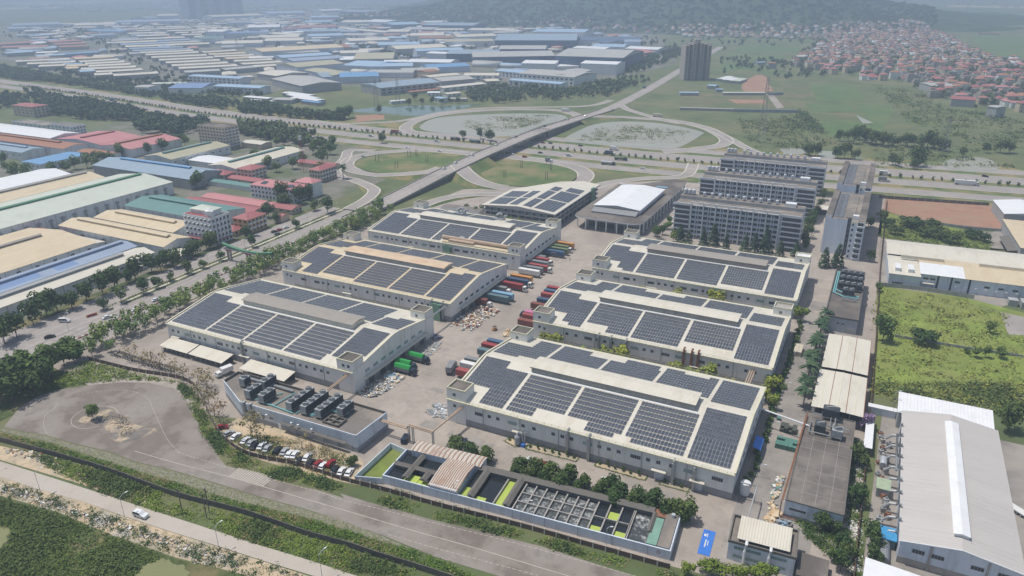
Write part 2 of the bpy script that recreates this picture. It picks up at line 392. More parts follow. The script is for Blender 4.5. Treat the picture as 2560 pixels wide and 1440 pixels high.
# expressway
HW = smooth([(-1900, 800, 0), (-1500, 752, 0), (-1076, 699, 0), (-753, 646, 0), (-517, 629, 0), (-300, 631, 0), (-150, 632, 0), (53, 652, 0), (250, 672, 0), (600, 706, 0)], 10)
HWr = [p for p in HW if p.x > -470]
HWx = [p for p in HW if -700 < p.x]
mb = MB(); ribbon(mb, HW, 72, -64, .02, 0); struct('expressway_verge', mb, ['lawn'])
mb = MB(); ribbon(mb, HW, 29, 6, .07, 0); ribbon(mb, HW, -5, -24, .07, 0); ribbon(mb, HWr, 57, 41, .07, 0); ribbon(mb, HWx, -36, -52, .07, 0); struct('expressway_road', mb, ['asphalt_pale'])
mb = MB(); ribbon(mb, HW, 6, -5, .12, 0)
for o in (5.8, -4.8): ribbon(mb, HW, o + .2, o - .2, .2, 1)
for o in (29, -24.2): ribbon(mb, HW, o + .9, o - .1, .18, 1)
for o in (57, 40.4): ribbon(mb, HWr, o + .6, o - .1, .18, 1)
for o in (-35.8, -52.3): ribbon(mb, HWx, o + .6, o - .1, .18, 1)
struct('expressway_median', mb, ['lawn', 'kerb'])
mb = MB(); HWd = resample(HW, 4)
for o in (12, 18, 23.5, -10, -15, -19.5): ribbon(mb, HWd, o + .1, o - .1, .08, 0, dash=(1, 3))
for o in (6.6, 28.4, -5.6, -23.4): ribbon(mb, HW, o + .12, o - .12, .08, 0)
struct('expressway_markings', mb, ['paint'])
# interchange loops and ramps
def rampz(p):
    if 545 < p[1] < 690 or p[1] > 905 or p[1] < 375: return 0
    d = max(0, abs(p[0] + 310.5) - HWD); return max(0, ovz(p) * (1 - d / 48) - .03)
def skirt(mb, P, o, zf, m, run=1.7):
    L = len(P); a = []
    for k, p in enumerate(P):
        d = P[min(k + 1, L - 1)] - P[max(k - 1, 0)]; d.z = 0; d.normalize(); n_ = Vector((-d.y, d.x, 0)) * (1 if o > 0 else -1); z = zf(p); q = Vector((p.x, p.y, 0)) + n_ * abs(o); a.append((q + Vector((0, 0, z + .05)), q + n_ * (z * run) + Vector((0, 0, .02)), z))
    for (t0, b0, z0), (t1, b1, z1) in zip(a, a[1:]):
        if max(z0, z1) > .2: mb.add([t0, t1, b1, b0], [(0, 3, 2, 1) if o > 0 else (0, 1, 2, 3)], m)
def ramp(name, pieces, w, z=.09, zf=None, sm=8):
    P = []
    for k, pts in pieces:
        for x, y in pts:
            p = G(k, x, y)
            for _ in range(5): p = G(k, x, y, rampz(p))
            P.append(p)
    zf = rampz; P = smooth([Vector((p.x, p.y, 0)) for p in P], sm); mb = MB()
    ribbon(mb, P, w / 2, -w / 2, z, 0, zf)
    for s in (w / 2 + .7, -w / 2 - .7): skirt(mb, P, s, zf, 2)
    for s in (w / 2, -w / 2): ribbon(mb, P, s + .7, s - .45, z + .06, 1, zf)
    struct(name, mb, ['asphalt_pale', 'kerb', 'lawn']); return P
ramp('loop_road', [(2, [(1800, 872), (1660, 826), (1400, 814), (1100, 820), (800, 846), (600, 888), (505, 930), (490, 962), (560, 990), (720, 1010), (920, 1024), (1150, 1040)])], 13)
ramp('ramp_road', [(2, [(2020, 745), (1850, 788), (1500, 798), (1100, 804), (760, 838), (600, 872), (430, 903), (200, 915), (0, 922)]), (1, [(2300, 895)])], 8, .10)
ramp('loop_road', [(2, [(1000, 1150), (800, 1130), (600, 1118), (300, 1135), (130, 1165), (55, 1205), (70, 1255), (200, 1290), (400, 1300), (650, 1280), (760, 1250)])], 12)
ramp('ramp_road', [(2, [(260, 1122), (120, 1118), (60, 1128), (45, 1165), (20, 1200)]), (1, [(2510, 1230), (2490, 1270), (2540, 1320)]), (2, [(120, 1345), (230, 1395), (250, 1429)]), (5, [(190, 60), (60, 130)])], 9, .10)
ramp('loop_road', [(2, [(870, 1220), (930, 1280), (1020, 1345), (1150, 1385), (1400, 1405), (1620, 1398), (1770, 1365), (1830, 1310), (1800, 1265), (1700, 1230), (1500, 1195), (1300, 1172)])], 13)
ramp('ramp_road', [(3, [(100, 1215)]), (2, [(2560, 1310), (2250, 1330), (1980, 1365), (1800, 1420)]), (5, [(1500, 0), (1190, 14), (950, 22), (760, 52), (600, 110), (440, 215), (330, 290)])], 9, .11)
ramp('loop_road', [(2, [(1830, 868), (2100, 872), (2400, 892)]), (3, [(0, 908), (180, 950), (300, 1005), (345, 1050), (290, 1085), (150, 1105), (0, 1125)]), (2, [(2400, 1128)])], 13)
ramp('ramp_road', [(2, [(2080, 775), (2140, 815), (2280, 858), (2500, 915)]), (3, [(60, 915), (230, 965), (400, 1050), (500, 1105), (700, 1190)])], 9, .10)
# ponds and lawns of the interchange
poly('pond', 2, [(590, 945), (660, 895), (800, 868), (1100, 850), (1400, 845), (1600, 850), (1690, 870), (1640, 900), (1500, 935), (1330, 1000), (1150, 1020), (900, 1005), (700, 985), (610, 965)], .16, 'pond', 3)
poly('pond', 2, [(1660, 1035), (1760, 980), (1900, 925), (2100, 905), (2350, 915), (2560, 948), (2700, 985), (2680, 1010), (2600, 1060), (2480, 1105), (2200, 1095), (1900, 1075), (1720, 1055)], .16, 'pond', 3)
poly('lawn', 2, [(100, 1230), (180, 1180), (350, 1155), (600, 1142), (850, 1165), (900, 1180), (780, 1240), (640, 1275), (400, 1290), (210, 1280)], .15, 'lawn_loop', 3)
poly('lawn', 2, [(960, 1235), (1020, 1205), (1200, 1195), (1450, 1208), (1680, 1245), (1760, 1300), (1740, 1350), (1600, 1380), (1400, 1395), (1200, 1380), (1060, 1340), (970, 1280)], .15, 'lawn_loop', 3)
poly('canal', 2, [(40, 825), (300, 795), (600, 785), (900, 785), (1060, 770), (900, 810), (740, 835), (560, 865), (400, 850), (200, 840)], .08, 'water', 2)
# plant yard
struct('plant_yard', MB().sheet([(-296, 153), (-240, 146), (-180, 160), (-135, 146), (-22, 156), (5, 156), (12, 330), (9, 480), (7, 560), (-60, 575), (-150, 560), (-280, 470), (-293, 330)], .04), ['yard'])
struct('service_lane', MB().sheet([(-21, 160), (1, 160), (6, 360), (-19, 360)], .06), ['yard_dark'])
mb = MB()
for y in (205, 233, 262, 290, 318, 346): mb.box(-163, y, .04, -123, y + .12, .062)
for x in (-150, -143, -136): mb.box(x, 190, .04, x + .1, 400, .06)
struct('yard_joints', mb, ['yard_dark'])
rp_ = random.Random(3); mb = MB()
for i in range(70):
    x, y = rp_.choice(((rp_.uniform(-160, -126), rp_.uniform(172, 400)), (rp_.uniform(-18, -2), rp_.uniform(180, 350)), (rp_.uniform(-120, -30), rp_.uniform(174, 186)))); w_, d_ = rp_.uniform(.8, 6), rp_.uniform(.6, 5)
    mb.box(x, y, .05, min(x + w_, -1.5 if x > -22 else x + w_), y + d_, .07 + i * .0004, rp_.randrange(3))
struct('yard_patches', mb, ['yard_dark', 'asphalt_worn', 'yard'])
mb = MB()
for o in (2.6, 6.7, 10.8, -2.4, -6.1, -9.6, 27): ribbon(mb, BL, o + .9, o - .9, .055, 0)
for o in (9, 15, 20.6, 26, -7.5, -12.4, -17.3, -21.5): ribbon(mb, HW, o + .9, o - .9, .075, 0)
struct('tyre_tracks', mb, ['asphalt_worn'])
# driving track and the roads in front
TR = [(7, x, y) for x, y in [(30, 320), (150, 170), (300, 85), (480, 35), (700, 5), (900, -12), (1100, -10), (1290, 30), (1380, 110), (1450, 250), (1530, 390), (1590, 480), (1640, 560), (1680, 610), (1900, 660), (2100, 735), (2350, 785), (2560, 850)]] + \
     [(8, x, y) for x, y in [(0, 815), (300, 905), (700, 1015), (1000, 1085), (1500, 1210), (2000, 1370), (2500, 1520), (4500, 2150), (3600, 2200), (1500, 1530), (1150, 1420), (700, 1285), (350, 1140), (0, 1010)]] + \
     [(7, x, y) for x, y in [(2250, 925), (1900, 830), (1700, 765), (1330, 655), (1000, 575), (820, 505), (560, 445), (330, 378), (120, 345)]]
tp = [G(k, x, y) for k, x, y in TR]
struct('test_track', MB().sheet([(p.x, p.y) for p in tp], .06), ['track'])
def along(pieces, sm=5):
    P = []
    for k, pts in pieces: P += GL(k, pts)
    return smooth([Vector((p.x, p.y, 0)) for p in P], sm)
mb = MB()
ribbon(mb, along([(7, [(1000, 500), (1350, 600), (1700, 690), (2130, 815), (2560, 940)]), (8, [(200, 990), (570, 1100), (1000, 1220), (1500, 1370), (1900, 1490)])]), .12, -.12, .075)
for pcs in ([(7, [(1330, 510), (1500, 565), (1740, 635)])], [(7, [(2040, 715), (2400, 812)]), (8, [(0, 860), (270, 925), (640, 1020), (1250, 1170), (1980, 1370), (2300, 1460)])], [(8, [(360, 1120), (720, 1225), (1100, 1325), (1480, 1429)])],
            [(7, [(1330, 510), (1250, 420), (1190, 300), (1140, 190), (1100, 110), (1000, 60), (880, 45), (700, 60), (560, 85)])], [(7, [(350, 365), (325, 310), (340, 230), (400, 190), (430, 130)])]):
    ribbon(mb, resample(along(pcs), .55), .09, -.09, .075, 0, dash=(2, 3))
ribbon(mb, along([(7, [(880, 215), (850, 180), (760, 165), (640, 185), (550, 240), (530, 290), (570, 325), (650, 332), (740, 315)])]), .1, -.1, .075)
A, B_, C_, D_ = GL(7, [(1780, 625), (2055, 690), (1960, 768), (1700, 692)])
for k in range(16):
    t0, t1 = k / 16, (k + .55) / 16
    q = [A.lerp(B_, t0), A.lerp(B_, t1), D_.lerp(C_, t1), D_.lerp(C_, t0)]
    mb.sheet([(v.x, v.y) for v in q], .078)
struct('track_markings', mb, ['paint_faded'])
P = [(7, x, y) for x, y in [(-60, 560), (0, 577), (400, 703), (800, 832), (1150, 948), (1500, 1060), (1900, 1192), (2300, 1312), (2560, 1400)]] + [(8, 3000, 2350), (8, 2800, 2450), (7, 2330, 1429), (7, 2000, 1330), (7, 1630, 1210), (7, 1300, 1110), (7, 930, 988), (7, 640, 884), (7, 300, 790), (7, 0, 692), (7, -60, 670)]
struct('concrete_road', MB().sheet([(v.x, v.y) for v in (G(*p) for p in P)], .10), ['road_concrete'])
poly('debris_verge', 7, [(-60, 680), (0, 692), (300, 790), (640, 884), (930, 990), (1300, 1112), (1630, 1214), (2000, 1335), (2330, 1440), (1900, 1440), (1300, 1290), (800, 1110), (420, 950), (0, 830), (-60, 810)], .05, 'sand')
poly('marsh', 7, [(-60, 830), (0, 850), (420, 960), (800, 1120), (1300, 1300), (1900, 1450), (1900, 1900), (-600, 1900)], .035, 'weeds_soil')
poly('marsh_pond', 7, [(-60, 1050), (40, 1070), (85, 1110), (60, 1180), (0, 1240), (-60, 1250)], .09, 'pond_green', 6, 1.6)
poly('marsh_pond', 7, [(1010, 1429), (1060, 1370), (1150, 1320), (1260, 1320), (1370, 1370), (1420, 1420), (1440, 1520), (1000, 1520)], .09, 'pond_green', 8, 2.2)
P = [(7, x, y) for x, y in [(-60, 440), (0, 460), (230, 515), (430, 590), (700, 700), (1000, 840), (1350, 970), (1000, 880), (600, 745), (300, 655), (0, 565), (-60, 540)]]
struct('rubble_verge', MB().sheet([(v.x, v.y) for v in (G(*p) for p in P)], .06), ['sand'])
P = [(7, x, y) for x, y in [(30, 330), (120, 350), (330, 385), (560, 452), (820, 512), (1000, 582), (1330, 662), (1700, 772), (1900, 836), (2250, 932), (2560, 1016)]] + [(8, 350, 1146), (8, 560, 1240), (8, 300, 1170), (7, 2560, 1080), (7, 2200, 970), (7, 1800, 880), (7, 1300, 730), (7, 800, 580), (7, 400, 440), (7, 0, 350)]
struct('ground_cover_strip', MB().sheet([(v.x, v.y) for v in (G(*p) for p in P)], .05), ['purple_cover'])
poly('sand_patch', 7, [(580, 280), (620, 240), (700, 250), (760, 180), (850, 190), (870, 220), (960, 240), (1000, 300), (1150, 330), (1160, 360), (1080, 390), (1000, 420), (900, 440), (820, 410), (800, 350), (740, 300), (660, 300)], .07, 'sand_dusty', 3)
poly('parking_ground', 7, [(1650, 330), (1780, 250), (2000, 300), (2560, 500), (2700, 560), (2700, 760), (2300, 680), (1950, 570), (1700, 460)], .065, 'sand')
# right hand plots
struct('side_lane', MB().sheet([(3.5, 150), (12, 150), (12.5, 330), (10, 420), (10, 585), (1, 585), (2.5, 420), (4, 330)], .07), ['yard'])
mb = MB().sheet([(14, 150), (17, 262), (72, 262), (110, 240), (160, 240), (160, 100), (30, 100)], .05); struct('factory_yard', mb, ['yard_dark'])
poly('weedy_plot', 6, [(1480, 700), (2100, 780), (2560, 900), (2700, 1300), (2560, 1500), (2300, 1560), (1420, 1500), (1440, 1000)], .06, 'meadow')
poly('grass_plot', 6, [(1500, 140), (1700, 200), (2100, 280), (2320, 370), (2300, 440), (2060, 400), (1560, 350), (1470, 330)], .07, 'meadow')
poly('bare_plot', 6, [(1500, 50), (1900, 75), (2340, 100), (2450, 290), (2000, 245), (1760, 215), (1620, 170), (1500, 130)], .06, 'soil_red')
poly('factory_yard', 6, [(1465, 340), (2560, 440), (2560, 250), (2320, 300), (2100, 280), (2300, 430), (2560, 480), (2560, 800), (2380, 860), (1450, 720)], .05, 'yard_dark')
poly('yard_patch', 6, [(2210, 860), (2560, 930), (2600, 1070), (2440, 1060), (2390, 900)], .07, 'asphalt_pale')
# fields behind the expressway
F = [('paddy', [(960, 620), (1290, 640), (1390, 740), (1020, 755)]), ('paddy_dry', [(740, 610), (920, 615), (1010, 745), (860, 750), (770, 690)]), ('paddy', [(310, 465), (700, 470), (740, 560), (480, 520), (300, 540)]),
     ('paddy', [(920, 770), (1250, 770), (1300, 830), (1000, 830)]), ('paddy_dry', [(1000, 840), (1310, 840), (1300, 890), (1040, 890)]), ('paddy', [(1040, 900), (1700, 920), (1600, 990), (1100, 1010)]), ('paddy', [(1290, 770), (1550, 780), (1690, 920), (1440, 920)]),
     ('paddy', [(450, 335), (900, 345), (880, 390), (400, 390)]), ('paddy', [(360, 405), (780, 405), (760, 450), (320, 450)]), ('field', [(1600, 800), (2560, 880), (2560, 1080), (1900, 1020), (1500, 980)]),
     ('paddy_dry', [(0, 690), (760, 700), (860, 800), (0, 790)]), ('paddy', [(2160, 260), (2560, 270), (2560, 440), (2300, 430)]), ('paddy', [(1500, 60), (2560, 90), (2560, 180), (1900, 170), (1500, 110)]), ('paddy', [(1900, 200), (2400, 205), (2380, 240), (1950, 235)])]
for i, (m, pts) in enumerate(F): poly('paddy_field', 3, pts, .04 + i * .004, m)
poly('bare_site', 3, [(470, 620), (560, 560), (640, 570), (660, 630), (690, 680), (470, 680)], .12, 'soil_red', 2)
poly('bare_site', 3, [(350, 740), (640, 745), (640, 770), (420, 770)], .12, 'soil_red')
poly('dirt_track', 3, [(640, 700), (690, 700), (775, 800), (720, 808)], .13, 'yard')
for pts in ([(1310, 855), (1360, 880), (1440, 915), (1360, 920)],): poly('puddle', 3, pts, .15, 'pond')
for pts in ([(740, 1110), (900, 1105), (940, 1140), (800, 1150)], [(1030, 1125), (1150, 1130), (1140, 1180), (1040, 1165)], [(1980, 1190), (2200, 1170), (2330, 1200), (2360, 1270), (2150, 1280), (1960, 1240)]): poly('pond', 3, pts, .14, 'pond', 3)
poly('pond', 3, [(1240, 1090), (1450, 1110), (1420, 1170), (1300, 1190), (1250, 1150)], .14, 'pond_green', 3)
poly('pond', 1, [(100, 800), (200, 775), (300, 770), (250, 800), (160, 840)], .1, 'pond', 2)
poly('bare_site', 1, [(100, 840), (200, 795), (360, 800), (340, 825), (160, 845)], .12, 'sand')
poly('bare_site', 2, [(110, 860), (330, 850), (330, 890), (120, 910)], .11, 'soil_red')
for pts, m_ in (([(1980, 40), (2560, 48), (2560, 60), (2000, 52)], 'sand'), ([(1500, 20), (2560, 28), (2560, 36), (1500, 30)], 'paddy_dry'), ([(2300, 62), (2560, 66), (2560, 78), (2280, 72)], 'paddy_dry')): poly('far_field', 3, pts, .06, m_)
for pts in ([(0, 22), (500, 10), (900, 18), (700, 30), (0, 40)], [(600, 0), (1400, -8), (1350, 8), (650, 12)], [(0, 58), (420, 46), (520, 60), (0, 72)]): poly('far_field', 1, pts, .06, 'sand')
# industrial plots left of the boulevard and the far estate
struct('works_yard', MB().sheet([(-345, 60), (-352, 470), (-420, 560), (-700, 600), (-800, 560), (-600, 60)], .035), ['works_ground'])
poly('estate_yard', 1, [(0, 460), (700, 600), (1300, 640), (2000, 700), (2200, 640), (2560, 640), (3900, 690), (4700, 560), (5050, 470), (4900, 260), (4000, 180), (2560, 60), (0, 200)], .03, 'estate_ground')
# ================================================================ THE PLANT
def win_mesh(w, h, nx=2, ny=1, glass='glass', frame='alu', t=.06):
    key = ('win', w, h, nx, ny, glass, frame)
    if key in MESH: return MESH[key]
    mb = MB(); mb.box(-w / 2, -.03, -h / 2, w / 2, .03, h / 2, 1)
    for i in range(nx):
        for j in range(ny):
            x0 = -w / 2 + t + i * (w - t) / nx; x1 = x0 + (w - t) / nx - t; z0 = -h / 2 + t + j * (h - t) / ny; z1 = z0 + (h - t) / ny - t
            mb.box(x0, -.05, z0, x1, -.031, z1, 0)
    MESH[key] = mb.mesh('window', [glass, frame]); return MESH[key]
MESH = {}
RZ = {'-y': 0, '+x': math.pi / 2, '+y': math.pi, '-x': -math.pi / 2}
def window(parent, x, y, z, w=1.3, h=1.2, nx=2, ny=1, face='-y', glass='glass', frame='alu', name='window'):
    return link(name, win_mesh(w, h, nx, ny, glass, frame), parent, (x, y, z), RZ[face])
def tower(root, x0, y0, x1, y1, ztop, zb=0, wins=(), topm='flat_dark', wm='wall_cream'):
    mb = MB(); w = .35
    mb.box(x0, y0, zb, x1, y1, ztop - .75, 0, 1)
    for a in ((x0, y0, x1, y0 + w), (x0, y1 - w, x1, y1), (x0, y0 + w, x0 + w, y1 - w), (x1 - w, y0 + w, x1, y1 - w)): mb.box(a[0], a[1], ztop - .75, a[2], a[3], ztop, 2)
    t = mb.build('stair_tower', [wm, topm, 'ledge' if wm == 'wall_cream' else 'wall_white'], root)
    for (x, y, z, f, nx) in wins: window(t, x, y, z, 1.2, 1.2, nx, 2 if nx == 2 else 1, f)
    return t
PANEL = {}
def panel_mesh(key='solar'):
    if key not in PANEL:
        mb = MB(); mb.box(-.5, -.985, 0, .5, .985, .045, 1); mb.box(-.465, -.95, .045, .465, .95, .052, 0); PANEL[key] = mb.mesh('solar_panel', [key, 'alu'])
    return PANEL[key]
def solar(root, bays, Y_e, e, r, D, excl, nind, pm=1.09, pr=2.11, front=True):
    k = (r - e) / (D / 2); ang = math.atan(k); cells = []
    for (x0, x1, yf0, yf1, yb0, yb1) in bays:
        n = int((x1 - x0) / pm); px = (x1 - x0) / n
        for side, (a, b) in ((1, (yf0, yf1)), (-1, (yb0, yb1))):
            m = int((b - a) / pr)
            if m < 1: continue
            for j in range(m):
                y = a + (j + .5) * (b - a) / m
                for i in range(n):
                    x = x0 + (i + .5) * px
                    if any(q[0] < x < q[2] and q[1] < y < q[3] for q in excl): continue
                    z = e + k * (y if side > 0 else D - y) + .22
                    cells.append((side, x, y, z))
    cells.sort(key=lambda c: c[2])
    arr = {}
    far = MB(); ca = math.cos(ang); sa = math.sin(ang)
    for s in (1, -1):
        if s > 0 or True:
            pass
    rail = MB(); rows = {}
    for s, x, y, z in cells: rows.setdefault((s, round(y, 2), round(z, 2)), []).append(x)
    for (s, y, z), xs_ in rows.items():
        xs_.sort(); st = xs_[0]; pv_ = st
        for x in xs_[1:] + [1e9]:
            if x - pv_ > 1.6:
                rail.box(st - .5, y - .45, z - .12, pv_ + .5, y - .40, z - .03); rail.box(st - .5, y + .40, z - .12, pv_ + .5, y + .45, z - .03); st = x
            pv_ = x
    ro = rail.build('solar_array', ['alu'], root)
    for q, (s, x, y, z) in enumerate(cells):
        if q < nind:
            o = link('solar_panel', panel_mesh(), ro, (x, y, z)); o.rotation_euler = (ang * s, 0, 0)
        else:
            jz = random.uniform(-.012, .012); cy = .985 * ca; cz = .985 * sa * s
            far.add([(x - .5, y - cy, z - cz + jz), (x + .5, y - cy, z - cz - jz), (x + .5, y + cy, z + cz - jz), (x - .5, y + cy, z + cz + jz)], [(0, 1, 2, 3)])
    if far.v:
        f = far.build('solar_panel_field', ['solar_far'], root); f['kind'] = 'stuff'
BAY0 = [1.4, 21, 22.3, 42.2, 43.4, 63.2, 64.5, 84.1, 85.4, 98.5]
def warehouse(label, X0, X1, Y0, towers, nind, excl, mons=('roof_cream', 'monitor_side'), rear=True, roofm='roof_cream', seed=1, doors=(), lowwin=True):
    rnd = random.Random(seed); Wd = X1 - X0; D = 56.3; e, r = 9.3, 13.6; sc = Wd / 100.2
    root = thing('warehouse', label, 'warehouse', (X0, Y0, 0), 0, 'warehouses with solar panel roofs')
    mb = MB(); h = D / 2
    mb.add([(0, 0, 0), (Wd, 0, 0), (Wd, 0, e), (0, 0, e)], [(0, 1, 2, 3)]); mb.add([(0, D, 0), (Wd, D, 0), (Wd, D, e), (0, D, e)], [(1, 0, 3, 2)])
    prof = [(0, 0), (D, 0), (D, e)] + [(D - t * D, e + (r - e) * (1 - abs(1 - 2 * t)) - (.25 if abs(t - .5) < .02 else 0)) for t in [i / 24 for i in range(1, 24)]] + [(0, e)]
    for x, fl in ((0, True), (Wd, False)):
        vs = [(x, y, z + (.35 if z > 1 else 0)) for y, z in prof]; f = tuple(range(len(vs))); mb.add(vs, [f if not fl else tuple(reversed(f))])
    mb.build('wall', ['wall_cream'], root)
    mb = MB(); mb.box(-.06, -.06, 0, Wd + .06, D + .06, 2.5); mb.build('plinth', ['plinth'], root)
    mb = MB()
    mb.add([(.02, -.3, e), (Wd - .02, -.3, e), (Wd - .02, h, r), (.02, h, r), (Wd - .02, D + .3, e), (.02, D + .3, e)], [(0, 1, 2, 3), (3, 2, 4, 5)])
    mb.build('roof', [roofm], root)
    for y0, y1 in ((-.75, .25), (D - .25, D + .75)): MB().box(-.1, y0, e - .28, Wd + .1, y1, e + .06).build('eave_ledge', ['ledge'], root)
    for x in (.0, Wd):
        mb = MB(); pts = [(x, y, z + .3) for y, z in prof[2:]]
        for a, b in zip(pts, pts[1:]):
            mb.add([(a[0] - .3, a[1], a[2]), (a[0] + .3, a[1], a[2]), (b[0] + .3, b[1], b[2]), (b[0] - .3, b[1], b[2]), (a[0] - .3, a[1], a[2] + .22), (a[0] + .3, a[1], a[2] + .22), (b[0] + .3, b[1], b[2] + .22), (b[0] - .3, b[1], b[2] + .22)], [(4, 7, 6, 5), (0, 4, 5, 1), (1, 5, 6, 2), (2, 6, 7, 3), (3, 7, 4, 0)])
        mb.build('gable_coping', ['ledge'], root)
    for y in (-.6, D + .6):
        mb = MB()
        for z in (e + .5, e + 1.0): mb.box(.5, y - .03, z, Wd - .5, y + .03, z + .05)
        for i in range(int(Wd / 2.5)): mb.box(.5 + i * 2.5, y - .03, e, .56 + i * 2.5, y + .03, e + 1)
        mb.build('railing', ['ledge'], root)
    mb = MB(); x0, x1 = 21.6 * sc, 81.9 * sc; zt = 15.7
    mb.box(x0, 24.2, 12.6, x1, 32.1, zt - .35, 1)
    mb.add([(x0 - .4, 23.7, zt - .4), (x1 + .4, 23.7, zt - .4), (x1 + .4, h, zt + .25), (x0 - .4, h, zt + .25), (x1 + .4, 32.6, zt - .4), (x0 - .4, 32.6, zt - .4)], [(0, 1, 2, 3), (3, 2, 4, 5), (0, 3, 5), (1, 4, 2)], 0)
    mb.box(x0 - .4, 23.62, zt - .75, x1 + .4, 23.7, zt - .38, 1); mb.box(x0 - .4, 32.6, zt - .75, x1 + .4, 32.68, zt - .38, 1)
    vent = mb.build('ridge_vent', list(mons), root)
    mb = MB()
    for i in range(int((x1 - x0) / 2.6)): mb.box(x0 + .8 + i * 2.6, 24.12, 13.2, x0 + .86 + i * 2.6, 24.2, zt - .5)
    mb.build('louvre_posts', ['concrete'], vent)
    mb = MB(); mb.box(x0 - 1.5, 22.9, 12.75, x1 + 1.5, 24.1, 12.95); mb.build('walkway', ['white_metal'], root)
    for tq in towers:
        tx, ty = tq[0], tq[1]; a = 0 if tx == 'l' else Wd - 7.2; b = 0 if ty == 'f' else D - 6.3
        f = '-y'; ws = [(a + 3.0, b - .22, 11.6 if ty == 'f' else 11.6, f, 2)]
        if ty == 'f': ws += [(a + 5.4, b - .22, 11.6 if tx == 'r' else 6.6, f, 2), (a + 3.0, b - .22, 7, f, 2)]
        tower(root, a - .16, b - .16, a + 7.2 + .16, b + 6.3 + .16, 13.9, 0, ws, tq[2] if len(tq) > 2 else 'flat_dark')
    # front wall windows, downpipes, doors
    x = 3 + rnd.random() * 2
    if any(t_[0] == 'l' and t_[1] == 'f' for t_ in towers): x += 8
    end = Wd - (9 if any(t_[0] == 'r' and t_[1] == 'f' for t_ in towers) else 3)
    wins = []
    while x < end:
        c = rnd.random()
        if c < .45:
            for q in range(rnd.choice((1, 2, 3))):
                if x < end: window(root, x, -.05, 6.3, 1.35, 1.25, 2); wins.append(x); x += 3.3
            x += .8
        elif c < .85: window(root, x + 1.5, -.05, 6.1, 3.4, 1.35, 5, 1, glass='glass_teal' if rnd.random() < .55 else 'glass'); x += 5.6
        else: x += 3
    for i in range(1, 7):
        mb = MB(); xx = i * Wd / 7; mb.box(xx, -.22, 0, xx + .18, -.06, e); mb.build('downpipe', ['wall_grey'], root)
    for dx, wd in doors:
        mb = MB(); mb.box(dx, -.14, 0, dx + wd, -.06, 2.7 if wd < 4 else 3.6); d_ = mb.build('door', ['wall_blue'], root)
        mb = MB(); mb.box(dx - .8, -1.7, 3.8, dx + wd + .8, -.05, 4.0); mb.build('door_canopy', ['roof_cream'], d_)
    # gable end (towards the yard): windows and dock doors
    gx = Wd if X0 < -200 else 0
    fc = '+x' if gx else '-x'
    for i in range(8):
        y = 8.5 + i * 5.3; z = 6.4
        window(root, gx + (.06 if gx else -.06), y, z, 2.9, 1.2, 4, 1, fc, glass='glass_teal' if seed == 4 else 'glass')
    if gx:
        for i in range(6):
            mb = MB(); y = 9 + i * 7.2; mb.box(Wd + .05, y, 0, Wd + .12, y + 3.2, 3.6); mb.build('dock_door', ['shade_wall'], root)
        mb = MB(); mb.box(Wd, 7, 4.3, Wd + 2.2, 50, 4.5); mb.build('dock_canopy', ['roof_cream'], root)
    else:
        pass
    if gx == 0 or True:
        for i in range(9):
            y = 5 + i * 5.6; window(root, (Wd + .06) if not gx else -.06, y, 6.2, 2.4, 1.1, 3, 1, '+x' if not gx else '-x')
    b = [q * sc for q in BAY0]; tl = any(t_[0] == 'l' for t_ in towers)
    bays = [(b[0], b[1], 1.6, 27.0, 32.0, 54.8), (b[2], b[3], 1.6, 22.6, 34.4, 54.8), (b[4], b[5], 1.6, 22.6, 34.4, 54.8), (b[6], b[7], 1.6, 22.6, 34.4, 54.8), (b[8], b[9], 1.6, 27.0, 32.0, 54.8)]
    ex = [(12 * sc, 22.7, 22 * sc, 34.4)] + excl
    for t_ in towers:
        a = (-1, 11.2) if t_[0] == 'l' else (Wd - 11.2, Wd + 1); c_ = (-1, 9.8) if t_[1] == 'f' else (46.4, 58); ex.append((a[0], c_[0], a[1], c_[1]))
    solar(root, bays, 0, e, r, D, ex, nind)
    return root
R1 = warehouse('white warehouse with solar roof beside the sewage treatment basins', -122.4, -22.3, 190, ['lf', 'lb'], 300, [(32.3, 0, 43, 5.8), (43, 0, 51.5, 5.8), (61, 0, 64, 3.6), (64, 0, 66.8, 3.7), (34, 51, 43, 58), (43, 51, 48.5, 58), (71, 52, 80, 58), (85, 27.2, 92, 28), (62, 51, 64.2, 58)], seed=1, doors=((27, 2), (76, 3), (88, 3)))
R2 = warehouse('white warehouse with solar roof, middle one of three east of the truck yard', -122.4, -22.3, 262, ['lf', 'lb', ('r', 'b', 'concrete')], 300, [(11, 0, 15, 3.8), (22, 0, 32, 6), (63, 0, 84.5, 5.5), (34, 50, 53, 58), (84, 46, 92, 58)], mons=('roof_cream', 'monitor_side'), seed=2, doors=((70, 4),))
R3 = warehouse('white warehouse with solar roof and blackened ridge vent in front of the dormitory slabs', -122.4, -22.3, 334, ['lf', 'lb', ('r', 'b', 'white_metal')], 0, [(11, 0, 15, 3.8), (64, 0, 84.5, 3.7), (84, 46, 92, 58)], mons=('monitor_dark', 'monitor_dark'), seed=3, doors=((30, 4),))
L1 = warehouse('white warehouse with solar roof and three cream lean-to sheds along its front', -266.2, -164.3, 190, ['rf', 'rb'], 300, [(84, 44, 92, 58), (84.5, 0, 93, 5.8)], mons=('monitor_dark', 'roof_cream'), seed=4, doors=((4, 3), (44, 4)))
L2 = warehouse('white warehouse with solar roof and rusty orange ridge vent', -266.2, -164.3, 262, ['lf', 'lb'], 0, [(22, 0, 43, 4), (86, 24, 93, 28), (86, 31, 92, 34.3)], mons=('roof_orange', 'monitor_side'), roofm='roof_tan', seed=5, doors=((40, 4),))
